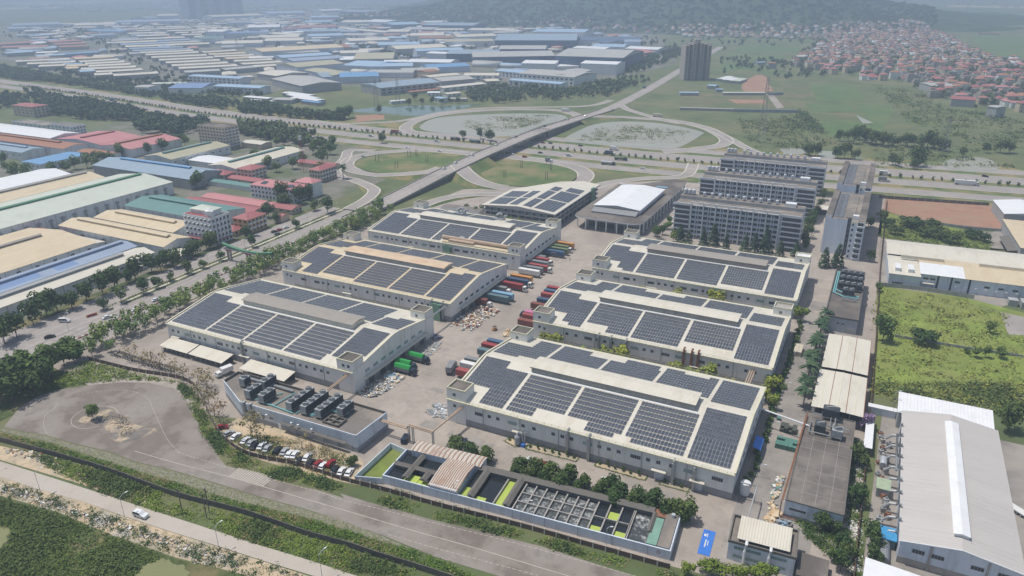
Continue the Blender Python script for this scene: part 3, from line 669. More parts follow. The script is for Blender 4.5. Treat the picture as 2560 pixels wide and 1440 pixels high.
L3 = warehouse('white warehouse with solar roof and long tan duct above its front eave', -266.2, -164.3, 334, ['rf', 'lb', 'rb'], 0, [(50, 0, 58, 8), (58, 0, 102, 6.3), (24, 50, 30, 58), (62, 44, 70, 58)], seed=6, doors=((30, 3),))
mb = MB(); mb.box(52, .4, 9.6, 94, 3.4, 10.0); mb.tube([(50, 4.6, 11.2), (62, 4.6, 11.2), (94, 4.6, 11.2)], 1.1, 8, 1); mb.box(56, 1, 10.1, 72, 4, 11.2, 1); mb.box(60, 6, 10.2, 63, 8.5, 11.6, 2); mb.build('roof_duct', ['roof_tan', 'pipe_tan', 'chiller'], L3)
mb = MB()
for x in (34, 62):
    mb.tube([(x, 50, 11), (x, 50, 13.2), (x + 1, 51, 14), (x + 2.6, 51, 13.4)], .9, 8); mb.box(x - 3, 48, 10, x + 4, 52, 11.2)
    mb.tube([(x + 5, 50, 10.5), (x + 5, 50, 13), (x + 6.5, 50.5, 13.6)], .7, 8)
mb.build('exhaust_duct', ['pipe_grey'], L3)
for wh, xx in ((L3, 54), (R3, 62), (L2, 92)):
    mb = MB()
    for i in range(4):
        x = xx + i * 1.6; mb.box(x, -2.2, 0, x + .07, -2.1, 9.8 - i * 1.0); mb.box(x, -.5, 0, x + .07, -.4, 9.8 - i)
    for z in (2, 4, 6, 8): mb.box(xx, -2.25, z, xx + 5, -.4, z + .08, 1)
    mb.box(xx, -2.28, 0, xx + 4.9, -2.26, 8.6, 1)
    mb.build('netted_scaffold', ['steel', 'green_net'], wh)
# flues standing against the front of the warehouses
def flue(root, x, z, m='pipe_grey', w=.9):
    mb = MB(); mb.box(x, -1.15, .3, x + w, -.3, z); mb.tube([(x + w / 2, -.75, z), (x + w / 2, -.75, z + .7), (x + w / 2, -.1, z + 1.2), (x + w / 2, .7, z + 1.0)], .42, 8); mb.build('flue_duct', [m], root)
for x in (46, 53.5): flue(R1, x, 8.6)
for x in (30, 35.5, 42): flue(R2, x, 8.2)
for x in (66, 69.2, 71.8): flue(R2, x, 9.6, 'rust')
flue(L1, 44.5, 9.2); flue(R1, 88, 7.6); flue(R1, 81.5, 8, 'wall_grey'); flue(L2, 91, 8.4, 'wall_grey'); flue(L2, 97, 8.4, 'wall_grey')
# lean-to sheds in front of L1
for i, (x0, x1) in enumerate(((-262, -246), (-244.5, -226), (-215.5, -192.5))):
    Y1 = 188.4; Y0 = 182.2
    rt = thing('bike_shed', ['cream roofed bicycle shed nearest the boulevard, against the white warehouse', 'cream roofed bicycle shed between its two neighbours along the white warehouse', 'longest cream roofed shed, beside the chiller building'][i], 'shed', (x0, Y0, 0), 0, 'lean-to sheds along the warehouse')
    w = x1 - x0; d = Y1 - Y0
    MB().add([(-.4, -.5, 2.7), (w + .4, -.5, 2.7), (w + .4, d, 3.7), (-.4, d, 3.7), (-.4, -.5, 2.84), (w + .4, -.5, 2.84), (w + .4, d, 3.84), (-.4, d, 3.84)], [(4, 5, 6, 7), (3, 2, 1, 0), (0, 1, 5, 4), (1, 2, 6, 5), (3, 0, 4, 7)]).build('roof', ['roof_cream'], rt)
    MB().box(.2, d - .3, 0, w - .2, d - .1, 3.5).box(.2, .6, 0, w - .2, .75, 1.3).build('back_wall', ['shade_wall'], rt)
    for k in range(int(w / 3) + 1): MB().box(.1 + k * 3 * .98, 0, 0, .22 + k * 3 * .98, .12, 2.75).build('post', ['wall_grey'], rt)
# ---------------------------------------------------------------- canteen with solar roof
cr = thing('canteen_building', 'three storey open-frame building with pitched solar roof beside the interchange loop', 'building', (-229, 410, 0))
pl = [(0, 0), (52, 0), (51.2, 81), (39, 82), (0, 42)]
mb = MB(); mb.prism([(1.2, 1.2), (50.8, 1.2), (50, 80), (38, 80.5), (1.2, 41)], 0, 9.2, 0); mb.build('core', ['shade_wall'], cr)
for k, z in enumerate((3.1, 6.1, 9.0)):
    mb = MB(); mb.prism(pl, z, z + 1.0, 0); mb.build('floor_band', ['wall_grey'], cr)
for i in range(11):
    mb = MB(); x = .1 + i * 5.13; mb.box(x, -.12, 0, x + .5, .5, 9.0); mb.build('column', ['wall_grey'], cr)
    mb = MB(); y = 2 + i * 7.4; mb.box(51.4 - y * .01, y, 0, 52.1 - y * .01, y + .5, 9.0); mb.build('column', ['wall_grey'], cr)
for i in range(9):
    window(cr, 3.2 + i * 5.13, 1.1, 7.6, 3.0, 1.2, 3, 1, '-y', 'glass_teal'); window(cr, 3.2 + i * 5.13, 1.1, 4.9, 3.6, 1.4, 3, 1)
    window(cr, 50.95, 5.5 + i * 7.4, 7.6, 4, 1.3, 4, 1, '+x'); window(cr, 50.95, 5.5 + i * 7.4, 4.8, 4, 1.3, 4, 1, '+x')
mb = MB(); ridge = 12.2; e = 10.0
mb.add([(-.6, -.8, e), (26, -.8, ridge), (52.6, -.8, e), (51.8, 82, e), (39, 83, e + .9), (26, 70, ridge), (-.6, 43, e)], [(0, 1, 5, 6), (1, 2, 3, 4, 5)], 0)
mb.add([(-.6, -.78, e - .4), (52.6, -.78, e - .4), (52.6, -.78, e), (26, -.78, ridge - .02), (-.6, -.78, e)], [(0, 1, 2, 3, 4)], 1)
mb.box(52.0, -.8, e - .7, 52.55, 82, e - .03, 1)
mb.build('roof', ['roof_cream', 'wall_grey'], cr)
def flat_panels(root, quads, up, name='solar_array', m='solar_far', pw=1.12, ph=2.1):
    mb = MB()
    for (x0, y0, x1, y1, zf) in quads:
        n = max(1, int((x1 - x0) / ph)); mm = max(1, int((y1 - y0) / pw)); dx = (x1 - x0) / n; dy = (y1 - y0) / mm
        for i in range(n):
            for j in range(mm):
                a, b = x0 + i * dx + .08, x0 + (i + 1) * dx - .08; c, d = y0 + j * dy + .06, y0 + (j + 1) * dy - .06
                mb.add([(a, c, zf(a)), (b, c, zf(b)), (b, d, zf(b)), (a, d, zf(a))], [(0, 1, 2, 3)])
    o = mb.build(name, [m], root); o['kind'] = 'stuff'; return o
zf = lambda x: (e + (ridge - e) * (x / 26 if x < 26 else (52 - x) / 26)) + .2
flat_panels(cr, [(3, 3, 16, 20, zf), (3, 22, 16, 38, zf), (18, 3, 24, 20, zf), (18, 22, 24, 40, zf), (28, 3, 34, 22, zf), (36, 3, 50, 25, zf), (28, 24, 34, 44, zf), (36, 27, 50, 48, zf), (28, 46, 34, 56, zf), (38, 50, 49, 60, zf)], 1)
mb = MB()
for i in range(3): mb.box(49 + i * .9, 66, 9.9 - i, 49.07 + i * .9, 66.1, 10); 
mb.box(51.9, 64, 0, 53.4, 68, 11.4); mb.build('netted_scaffold', ['green_net'], cr)
# ---------------------------------------------------------------- hall with white curved roof
hr = thing('assembly_hall', 'hall with ribbed white pitched roof above a dark rounded canopy on columns', 'building', (-168, 417, 0))
def rounded(x0, y0, x1, y1, r, n=6):
    out = []
    for cx, cy, a0 in ((x1 - r, y0 + r, -90), (x1 - .1, y1 - .1, 0), (x0 + .1, y1 - .1, 90), (x0 + r, y0 + r, 180)):
        rr = r if cy < (y0 + y1) / 2 else .1
        for i in range(n + 1):
            a = math.radians(a0 + 90 * i / n); out.append((cx + rr * math.cos(a), cy + rr * math.sin(a)))
    return out
mb = MB(); mb.prism(rounded(0, 0, 45.5, 91, 7), 7.4, 8.1, 0, 1); mb.box(.05, 91, 7.42, 12, 92, 8.1, 0); mb.prism([(11, 91.05), (45.4, 91.05), (44, 121), (34, 121)], 7.3, 8.0, 0, 1); mb.build('canopy', ['wall_white', 'flat_dark'], hr)
mb = MB(); mb.box(7, 8, 0, 39, 90, 7.38); mb.build('inner_wall', ['wall_grey'], hr)
for i in range(7):
    MB().cyl(2.0 + i * 6.9, 1.6 if 0 < i < 6 else 5, 0, 7.4, .42, 10).build('column', ['wall_white'], hr)
for i in range(14): MB().box(43.8, 10 + i * 7.6, 0, 44.7, 10.9 + i * 7.6, 7.3).build('column', ['wall_white'], hr)
for i in range(5): window(hr, 11 + i * 6.2, 7.93, 5.6, 5.2, 1.6, 4, 1); window(hr, 11 + i * 6.2, 7.93, 2.2, 5.2, 3.6, 4, 1)
mb = MB(); mb.box(8, 20, 8.0, 38, 76, 11.4); mb.build('clerestory', ['wall_white'], hr)
mb = MB(); N_ = 12
for i in range(N_):
    a, b = i / N_, (i + 1) / N_; za, zb = 11.3 + 1.5 * (1 - abs(2 * a - 1)), 11.3 + 1.5 * (1 - abs(2 * b - 1)); xa, xb = 7.2 + 31.6 * a, 7.2 + 31.6 * b
    mb.add([(xa, 19, za), (xb, 19, zb), (xb, 77, zb), (xa, 77, za)], [(0, 1, 2, 3)], 0); mb.add([(xa, 19.02, 11), (xb, 19.02, 11), (xb, 19.02, zb), (xa, 19.02, za)], [(0, 1, 2, 3)], 1)
mb.build('upper_roof', ['white_metal', 'wall_grey'], hr, smooth=False)
for i in range(9):
    mb = MB(); y = 22 + i * 6.6; mb.tube([(7.2 + 31.6 * q / 10, y, 11.33 + 1.5 * (1 - abs(q / 5 - 1))) for q in range(11)], .06, 4); mb.build('roof_rib', ['white_metal'], hr)
mb = MB(); mb.add([(8, 13, 9.0), (38, 13, 9.0), (38, 19.6, 10.6), (8, 19.6, 10.6)], [(0, 1, 2, 3)]); mb.box(8, 13.2, 8.1, 38, 19, 8.9); mb.build('front_roof', ['steel'], hr)
MB().box(28, 92, 8.05, 36, 95, 8.4).build('blue_cover', ['box_skyblue'], hr)
# ---------------------------------------------------------------- dormitory slabs
def dorm(label, X0, Y0, X1, dep=19, H=23.5):
    rt = thing('dormitory_block', label, 'apartment block', (X0, Y0, 0), 0, 'grey dormitory blocks'); w = X1 - X0; fl = 7; fh = (H - 2.4) / fl
    mb = MB(); mb.box(0, .9, 0, w, dep, H - 2.4, 0, 1); mb.build('body', ['dorm_wall', 'flat_roof'], rt)
    c0, c1 = 10.0, w - 12
    for k in range(fl):
        z = k * fh
        MB().box(c0, -.1, z + fh - .35, c1, 1.1, z + fh + .1).build('floor_slab', ['dorm_wall'], rt)
        for xa, xb in ((-1.1, c0 - .6), (c1 + .6, w + .4)):
            MB().box(xa, -.4, z + fh - .62, xb, .9, z + fh + .02).build('balcony_parapet', ['dorm_wall'], rt)
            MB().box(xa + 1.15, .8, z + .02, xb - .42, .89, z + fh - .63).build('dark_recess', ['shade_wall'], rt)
    n = 7; bw = (c1 - c0) / n
    for i in range(n + 1): MB().box(c0 + i * bw - .22, -.5, 0, c0 + i * bw + .22, 1.0, H - .4).build('pilaster', ['wall_white'], rt)
    for i in range(n):
        for k in range(fl):
            z = k * fh + 1.5
            for off in (.2, .78):
                window(rt, c0 + (i + off) * bw + .25 * bw * 0, .82, z + .1, bw * .3, 1.75, 2, 1, '-y', 'glass', 'dorm_wall')
            window(rt, c0 + (i + .5) * bw, .82, z + .1, bw * .14, 1.9, 2, 1, '-y', 'glass', 'wall_white')
    mb = MB(); mb.box(c0, -.5, H - .75, c1, .2, H - .3); mb.box(-.4, -.4, H - 2.4, c0 - .2, .1, H - 1.6); mb.box(c1 + .2, -.4, H - 2.4, w + .3, .1, H - 1.6); mb.build('roof_beam', ['dorm_wall'], rt)
    for k in range(10):
        MB().box(w + .02, 2 + k * 1.6, 0, w + .06, 2.3 + k * 1.6, H - 2.4).build('side_fin', ['wall_grey'], rt) if k % 3 == 0 else None
    for k in range(fl): window(rt, w + .06, 9, k * fh + 1.8, 5, 1.3, 4, 1, '+x')
    mb = MB(); mb.box(0, dep - 7, H - 2.4, w, dep - .5, H - .4, 0, 1); mb.build('roof_storey', ['wall_grey', 'flat_roof'], rt)
    tk = MESH.get('tank')
    if not tk:
        m2 = MB(); m2.cyl(0, 0, .5, 2.5, 1.0, 12); m2.cyl(0, 0, 2.5, 2.85, 1.0, 12, r2=.3)
        for a, b in ((-.7, -.7), (.7, -.7), (.7, .7), (-.7, .7)): m2.box(a - .06, b - .06, 0, a + .06, b + .06, .55)
        MESH['tank'] = tk = m2.mesh('water_tank', ['alu'])
    for i in range(10): link('water_tank', tk, rt, (14 + i * (w - 30) / 9, dep - 3.4, H - .4))
    for i in range(3): link('water_tank', tk, rt, (2 + i * 2.6, dep - 2.6, H - .4), 0, 1.25)
    MB().box(c1 + 1, dep - 6, H - .4, c1 + 7, dep - 2, H + 1.6).build('lift_room', ['wall_white'], rt)
    mb = MB()
    for i in range(n):
        for t_ in (.3, .6): mb.box(c0 + i * bw + .6, 2.2 + t_ * 5, H - 1.4, c0 + (i + 1) * bw - .6, 2.35 + t_ * 5, H - 1.25)
        for q in range(3): mb.box(c0 + i * bw + 1 + q * 2.5, 3.6, H - 2.4, c0 + i * bw + 1.1 + q * 2.5, 3.75, H - 1.3)
    mb.build('drying_rack', ['steel'], rt)
    return rt
dorm('grey dormitory slab directly behind the warehouse with the blackened ridge vent', -105.5, 429, -32.6)
dorm('grey dormitory slab standing between two identical parallel slabs', -106, 496.5, -32.4)
dorm('grey dormitory slab closest to the expressway', -106, 562.5, -32.2)
def dorm_end(label, X0, X1, Y0, Y1, H):
    rt = thing('dormitory_tower', label, 'apartment block', (X0, Y0, 0), 0, 'end-on dormitory blocks'); w = X1 - X0; d = Y1 - Y0
    MB().box(0, 0, 0, 11.6, d, H - 1.6, 0, 1).build('wing', ['wall_blue', 'flat_roof'], rt)
    MB().box(13.6, -7, 0, w, d, H - 1.6, 0, 1).build('wing', ['wall_blue', 'flat_roof'], rt)
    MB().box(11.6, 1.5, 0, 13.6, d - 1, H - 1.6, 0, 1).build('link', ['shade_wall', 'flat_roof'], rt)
    for x0, x1 in ((-.15, 3.2), (w - 3.6, w + .15)):
        MB().box(x0, .05 if x0 < 0 else -7.1, H - 1.6, x1, d, H, 0, 1).build('parapet_roof', ['wall_white', 'flat_dark'], rt)
    for k in range(7):
        z = k * 3.1 + 2
        window(rt, 12.6, 1.45, z, 1.9, 2.2, 2, 2); window(rt, w - 2.2, -7.06, z + .4, 3.0, 1.9, 2, 2); window(rt, 14.4 + .4, -7.06, z, .9, 1.5, 1, 1)
        MB().box(w - 4, -7.7, z - .7, w + .1, -7.05, z - .6).build('balcony', ['wall_white'], rt)
        for q in range(9): window(rt, w + .05, 2 + q * d / 9.4, z, 3.4, 1.6, 3, 1, '+x')
    mb = MB(); 
    for q in range(14):
        y = 3 + q * (d - 8) / 14
        mb.box(4, y, H - 1.6, 9.2, y + .3, H - .5); mb.box(4.4, y + 1, H - 1.2, 4.6, y + 3.4, H - 1.0); mb.box(7, y + .6, H - 1.6, 8.6, y + 2, H - .4, 1)
    mb.build('roof_racks', ['alu', 'steel'], rt)
    mb = MB(); mb.box(10.5, 4, H - 1.6, 14.8, d - 6, H - 1.2); mb.box(14, 2, H - 1.6, 17, 5, H + .6, 1); mb.tube([(14, -5, H - 1.3), (18, -5, H - 1.3), (18.2, d - 4, H - 1.3)], .18, 6, 2); mb.build('roof_plant', ['flat_roof', 'white_metal', 'pipe_teal'], rt)
dorm_end('tall white end wall of the dormitory block beside the two conifers', -20.6, 0.2, 437, 500, 22.5)
dorm_end('dormitory block end-on beyond its taller looking twin, close to the expressway', -20.8, 0.2, 519, 588, 22.5)
wr = thing('gate_shed', 'low shed with white roof between the dormitory blocks', 'shed', (-30, 516, 0)); MB().box(0, 0, 0, 8.5, 10, 3.4).build('wall', ['shade_wall'], wr); MB().box(-.4, -.4, 3.4, 9, 10.4, 3.7).build('roof', ['roof_cream'], wr)
# ---------------------------------------------------------------- chillers
def chiller_meshes():
    a = MB(); a.box(-1.1, -1.4, 1.0, 1.1, 1.4, 3.3, 0); MESH['ch_case'] = a.mesh('case', ['chiller']); MESH['ch_case_d'] = a.mesh('case', ['chiller_dark'])
    b = MB(); b.box(1.1, -1.3, 1.1, 1.16, 1.3, 3.2); MESH['ch_coil'] = b.mesh('coil', ['chiller_dark'])
    b = MB(); b.box(-1.16, -1.3, 1.1, -1.1, 1.3, 3.2); MESH['ch_coil2'] = b.mesh('coil', ['chiller_dark'])
    c = MB(); c.cyl(0, 0, 3.3, 3.75, .95, 14, 0, mt=1); c.ob((0, 0, 3.8), (1.7, .34, .1), .6, 0); MESH['ch_fan'] = c.mesh('fan', ['chiller', 'chiller_dark'])
    d = MB()
    for x in (-.9, .9):
        for y in (-1.2, 1.2): d.box(x - .1, y - .1, 0, x + .1, y + .1, 1.0)
    d.box(-1.2, -1.5, .8, 1.2, 1.5, 1.0); MESH['ch_frame'] = d.mesh('frame', ['steel'])
chiller_meshes()
def chiller(loc, label, rz=0, sc=1, group='rooftop cooling towers', dark=False):
    rt = thing('cooling_tower', label, 'cooling tower', loc, rz, group, sc)
    for n, k in (('case', 'ch_case'), ('coil', 'ch_coil'), ('coil', 'ch_coil2'), ('fan', 'ch_fan'), ('frame', 'ch_frame')): link(n, MESH[k + ('_d' if dark and k == 'ch_case' else '')], rt)
    return rt
# utility building U
ur = thing('chiller_building', 'white flat-roofed utility building crowded with cooling towers beside the parked cars', 'building', (-190.6, 158.5, 0))
up = [(0, 0), (51, 1.2), (51.8, 17.5), (28, 17.6), (15.5, 16.8), (-17.6, 16.2), (-17.4, 8.6)]
UH = 6.9
mb = MB(); mb.prism(up, 0, UH - 1.0, 0, 1); mb.build('wall', ['wall_blue', 'flat_roof'], ur)
mb = MB(); mb.prism([(p[0] * 1.002, p[1] - .06 if p[1] < 9 else p[1] + .06) for p in up], 0, 1.9, 0); mb.build('plinth', ['plinth'], ur)
for i in range(7):
    a, b = Vector(up[i]), Vector(up[(i + 1) % 7]); d = (b - a); L = d.length
    MB().ob(((a.x + b.x) / 2, (a.y + b.y) / 2, UH - .5), (L, .3, 1.02), math.atan2(d.y, d.x), 0 if i in (0, 1, 6) else 1).build('parapet', ['wall_blue', 'concrete_dark'], ur)
MB().box(19, -.9, 3.5, 47.5, .45, 3.62).build('awning', ['concrete_dark'], ur)
for x in (22, 28, 34, 40, 46): MB().box(x, x * .0235 - .12, 0, x + 3, x * .0235 + .02, 2.6).build('shutter_door', ['wall_grey'], ur)
for x in (2.5, 6.5, 10.5, 14): window(ur, x, x * .0235 - .08, 3.6, 2, .7, 4, 1)
MB().box(17, .25, 0, 18.2, .4, 2.3).build('door', ['white_metal'], ur)
for x in (1.6, 4.6):
    mb = MB(); mb.box(x, -.7, 2.6, x + 1, -.05, 6.6); mb.tube([(x + .5, -.4, 6.4), (x + .5, -.4, 7.2), (x + .5, .6, 7.4)], .45, 8); mb.build('wall_duct', ['pipe_grey'], ur)
for x in (9, 12.5, 24, 27, 33): mb = MB(); mb.cyl(x, -.35, 4.3, 5.1, .4, 8); mb.build('exhaust_fan', ['white_metal'], ur)
zr = UH - 1.0
place = []
for x, y, n_ in ((945, 660, 4), (1130, 708, 4), (1318, 755, 4), (1600, 735, 3), (415, 505, 2), (590, 565, 2), (605, 385, 2), (345, 350, 1), (325, 190, 1)):
    q = G('q5', x, y, zr); place += [(q.x + 190.6 + .3, q.y - 158.5 + 1.2 + i * 3.0) for i in range(n_) if q.y - 158.5 + 1.2 + i * 3.0 < 16]
for i, (x, y) in enumerate(place):
    chiller((-190.6 + x, 158.5 + y, zr), 'grey cooling tower with round fan on the utility building beside the parked cars', 0, 1.18)
def pipes(root, name, lst, r, m, n=6):
    for pts in lst: MB().tube(pts, r, n).build(name, [m], root)
pipes(ur, 'teal_pipe', [[(1, 10.5, zr + .5), (7, 9.4, zr + .5)], [(3.2, 4, zr + .5), (9, 12, zr + .5)], [(5, 3.2, zr + .5), (11, 3.8, zr + .5), (22, 3.0, zr + .5)], [(28, 4.5, zr + .7), (33, 11, zr + .7), (40, 11.5, zr + .7)], [(29, 4.2, zr + .7), (33.6, 10, zr + .7), (40, 10.6, zr + .7)], [(24, 14.5, zr + .6), (31, 15.5, zr + .6)], [(12, 3.6, zr + .4), (13, 14, zr + .4)], [(17.4, 3.4, zr + .4), (18, 14, zr + .4)], [(23, 3.2, zr + .4), (23.6, 14, zr + .4)]], .22, 'pipe_teal')
pipes(ur, 'roof_pipe', [[(-12, 14.6, zr + .9), (12, 14.6, zr + .9)], [(-12, 14.0, zr + .9), (12, 14.0, zr + .9)], [(-6, 11, zr + .4), (4, 11.5, zr + .4)]], .28, 'pipe_grey')
for q in range(4): MB().box(4.6 + q * .1, 4.4 + q * 1.2, zr, 6.6 + q * .1, 5.3 + q * 1.2, zr + .9).build('pump_unit', ['green_net'], ur)
mb = MB()
for x in (35, 38.2, 41.4): mb.box(x, 3.2, zr + .1, x + .4, 8, zr + .9)
for y in (3.2, 5.4, 7.6): mb.box(35, y, zr + .1, 41.6, y + .4, zr + .92)
mb.build('equipment_base', ['concrete_dark'], ur)
def pipe_bridge(label, runs, legs, r=.28, m='pipe_tan'):
    p0 = runs[0][0]; rt = thing('pipe_bridge', label, 'pipe bridge', (p0[0], p0[1], 0)); o = Vector((p0[0], p0[1], 0))
    for pts in runs: MB().tube([Vector(p) - o for p in pts], r, 8).build('pipe', [m], rt)
    for x, y, z in legs:
        mb = MB(); mb.box(-.12, -.5, 0, .12, -.3, z); mb.box(-.12, .3, 0, .12, .5, z); mb.box(-.14, -.9, z - .2, .14, .9, z); mb.build('trestle', ['steel'], rt, Vector((x, y, 0)) - o)
pipe_bridge('twin tan pipes rising from the chiller roof to the warehouse stair tower', [[(-166.8 + q, 174.5, 6.4), (-166.8 + q, 175.8, 7.6), (-167.2 + q, 190, 8.0)] for q in (0, .8)], [])
U0 = Vector((-140, 171.5, 0))
pipe_bridge('stepped tan pipes crossing the yard on trestles to the warehouse beside the basins', [[(-139.6, 172 + q, 5.6), (-128, 172 + q, 5.6), (-127, 172 + q, 7), (-117.5, 171.5 + q, 7.2), (-116.6 + q, 189.8, 7.4)] for q in (0, .8)], [(-127.3, 172.4, 6.9), (-125.6, 172.4, 6.9), (-117.2, 171.9, 7.1)])
pipe_bridge('twin pipes joining the stair tower with the middle solar warehouse', [[(-167 + q, 245, 8), (-167 + q, 262, 8)] for q in (0, .7)], [], .25, 'pipe_grey')
pipe_bridge('twin pipes between the two solar warehouses east of the yard near the palms', [[(-30 + q, 246, 7.5), (-30 + q, 262, 7.2)] for q in (0, .8, 1.6)], [], .25, 'pipe_tan')
pipe_bridge('twin pipes between the solar warehouses in front of the dormitories', [[(-31 + q, 318, 8), (-31 + q, 334, 8)] for q in (0, .8)], [], .25, 'pipe_grey')
pipe_bridge('white pipe carried from the warehouse gable to the dark flat-roofed utility building', [[(-22.2, 236, 6.6), (-5, 232, 6.4)]], [], .3, 'white_metal')
pipe_bridge('pipe portal beside the white tank, running over the lane to the low office', [[(-20.5, 192, 5.8), (-15.8, 192, 5.8), (-15.6, 174, 5.8)]], [(-16, 191.9, 5.8)], .22, 'wall_grey')
# ---------------------------------------------------------------- buildings right of the plant lane
cb = thing('cooling_block', 'long flat-roofed block with four rows of black cooling towers, behind the palms', 'building', (-9.4, 328, 0))
MB().box(0, 0, 0, 13.8, 63.5, 6.6, 0, 1).build('wall', ['wall_dirty', 'flat_dark'], cb)
for a in ((-.1, -.1, 13.9, .3), (-.1, 63.2, 13.9, 63.6), (-.1, .3, .35, 63.2), (13.45, .3, 13.9, 63.2)): MB().box(a[0], a[1], 6.6, a[2], a[3], 7.4).build('parapet', ['concrete_dark'], cb)
for x in (6, 8): window(cb, x, -.16, 4.4, 1.2, .8, 2, 1)
for x in (9.5, 11.5): MB().box(x, -.12, 0, x + 1.7, .02, 2.4).build('door', ['wall_grey'], cb)
for r_ in range(4):
    for q in range(4 if r_ else 2): chiller((-5.4 + q * 2.7 if r_ else -3 + q * 2.7, 357 + r_ * 8.3, 6.6), 'black cooling tower in the rows on the block behind the palms', 0, (1.1, 1.6, 1.1), 'cooling towers on the long block', True)
pipes(cb, 'teal_pipe', [[(1.2, 30, 7.2), (1.2, 60, 7.2)], [(2, 30, 7.2), (2, 60, 7.2)], [(1.2, 30, 7.2), (6, 26, 7.2), (12.6, 26, 7.2)], [(2, 33, 7.6), (9, 27.5, 7.6), (12.6, 27.5, 7.6)]], .3, 'pipe_teal')
pipes(cb, 'steel_frame', [[(5, 22, 7.4), (12, 22, 7.4)], [(5, 24, 7.4), (12, 24, 7.4)], [(8, 22, 6.6), (8, 22, 7.4)], [(11, 22, 6.6), (11, 22, 7.4)]], .2, 'steel')
def cream_canopy(label, X0, Y0, X1, Y1, h=6):
    rt = thing('canopy_roof', label, 'canopy', (X0, Y0, 0), 0, 'cream canopy roofs'); w = X1 - X0; d = Y1 - Y0
    for i in range(6):
        a, b = w * i / 6, w * (i + 1) / 6; za, zb = h - .12 * abs(i - 3), h - .12 * abs(i - 2)
        MB().add([(a + .04, 0, za), (b - .04, 0, zb), (b - .04, d, zb), (a + .04, d, za), (a + .04, 0, za + .08), (b - .04, 0, zb + .08), (b - .04, d, zb + .08), (a + .04, d, za + .08)], [(4, 5, 6, 7), (0, 1, 5, 4), (1, 2, 6, 5), (2, 3, 7, 6), (3, 0, 4, 7), (3, 2, 1, 0)]).build('roof_panel', ['roof_cream'], rt)
        MB().box(b - .1, 0, zb + .06, b + .1, d, zb + .18).build('seam', ['rust' if i % 2 else 'ledge'], rt)
    for i in range(5):
        for y in (.4, d - .6): MB().box(w * i / 4 - .1 if i else .1, y, 0, w * i / 4 + .1 if i else .3, y + .2, h - .4).build('post', ['steel'], rt)
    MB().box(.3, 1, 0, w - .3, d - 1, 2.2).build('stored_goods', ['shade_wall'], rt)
cream_canopy('cream ribbed canopy roof touching the cooling tower block', -6, 279.5, 10.6, 312)
cream_canopy('cream ribbed canopy roof beside the dark flat-roofed building', -6.4, 247, 10.6, 277.3)
db = thing('flat_roof_building', 'low building with large weathered black flat roof and two cooling tower units', 'building', (-7.3, 189, 0))
MB().box(0, 0, 0, 15.6, 53, 6.0, 0, 1).build('wall', ['wall_blue', 'flat_dark'], db)
for a in ((0, -.12, 15.6, .2), (0, 52.8, 15.6, 53.1), (-.12, .2, .25, 52.8), (15.35, .2, 15.75, 52.8)): MB().box(a[0], a[1], 6.0, a[2], a[3], 6.35).build('parapet', ['concrete_dark'], db)
for i in range(1, 4): MB().box(15.6 * i / 4, .3, 6.0, 15.6 * i / 4 + .1, 40, 6.015).build('roof_seam', ['concrete'], db)
for i in range(1, 7): MB().box(.3, i * 6, 6.0, 15.3, i * 6 + .1, 6.016).build('roof_seam', ['concrete'], db)
window(db, 3.6, -.1, 3.6, 4.6, .9, 6); window(db, 11.6, -.1, 3.4, 4.6, .8, 6); MB().box(-.08, -.08, 0, 15.7, 53.1, 1.4).build('plinth', ['plinth'], db)
pipes(db, 'red_pipe', [[(-1, 0, 5.6), (.2, 50, 6.8)], [(-.7, 0, 5.9), (.5, 50, 7.0)], [(-1, -.6, .6), (4, -.6, .6)], [(-1, -.6, .6), (-1, 0, 5.6)]], .16, 'rust')
for i, (x, y) in enumerate(((5.2, 41), (10.5, 40.2))): chiller((-7.3 + x, 189 + y, 6.0), ['black cooling tower on the black flat roof, its twin has a white case', 'white cased cooling tower on the black flat roof'][i], 0, (1.5, 1.3, 1.1), 'units on the black flat roof', i == 0)
chiller((.4, 240.5, 6.0), 'wide black cooling tower at the canopy end of the black flat roof', 0, (2.3, 1.2, 1.3), 'units on the black flat roof', True)
pipes(db, 'pipe_frame', [[(1.5, 44, 7.6), (14, 44, 7.6)], [(2, 38.5, 7.2), (9, 38.5, 7.2)], [(2, 38.5, 7.2), (2, 46, 7.2)], [(9.4, 38, 7.8), (9.4, 50, 7.8)], [(2, 50, 7.6), (8, 50, 7.6), (8, 44, 7.6)]], .2, 'pipe_grey')
sb = thing('gate_office', 'low two-storey office with ribbed white roof in front of the black flat roof', 'building', (-18.6, 164.5, 0), .06)
MB().box(0, 0, 0, 17, 11, 5.9, 0, 1).build('wall', ['wall_blue', 'flat_roof'], sb)
for a in ((-.2, -.2, 17.2, .2), (-.2, 10.8, 17.2, 11.2), (-.2, .2, .2, 10.8), (16.8, .2, 17.2, 10.8)): MB().box(a[0], a[1], 5.9, a[2], a[3], 6.7).build('parapet', ['concrete_dark'], sb)
mb = MB(); mb.add([(2, .8, 7.0), (15.4, .8, 7.0), (15.4, 9.6, 7.8), (2, 9.6, 7.8), (2, .8, 7.15), (15.4, .8, 7.15), (15.4, 9.6, 7.95), (2, 9.6, 7.95)], [(4, 5, 6, 7), (0, 1, 5, 4), (1, 2, 6, 5), (2, 3, 7, 6), (3, 0, 4, 7)]); mb.build('sheet_roof', ['roof_cream'], sb)
for i in range(18): MB().add([(2.4 + i * .74, .8, 7.16), (2.52 + i * .74, .8, 7.16), (2.52 + i * .74, 9.6, 7.96), (2.4 + i * .74, 9.6, 7.96), (2.46 + i * .74, .8, 7.26), (2.46 + i * .74, 9.6, 8.06)], [(0, 4, 5, 3), (4, 1, 2, 5), (0, 1, 4)]).build('roof_rib', ['roof_cream'], sb)
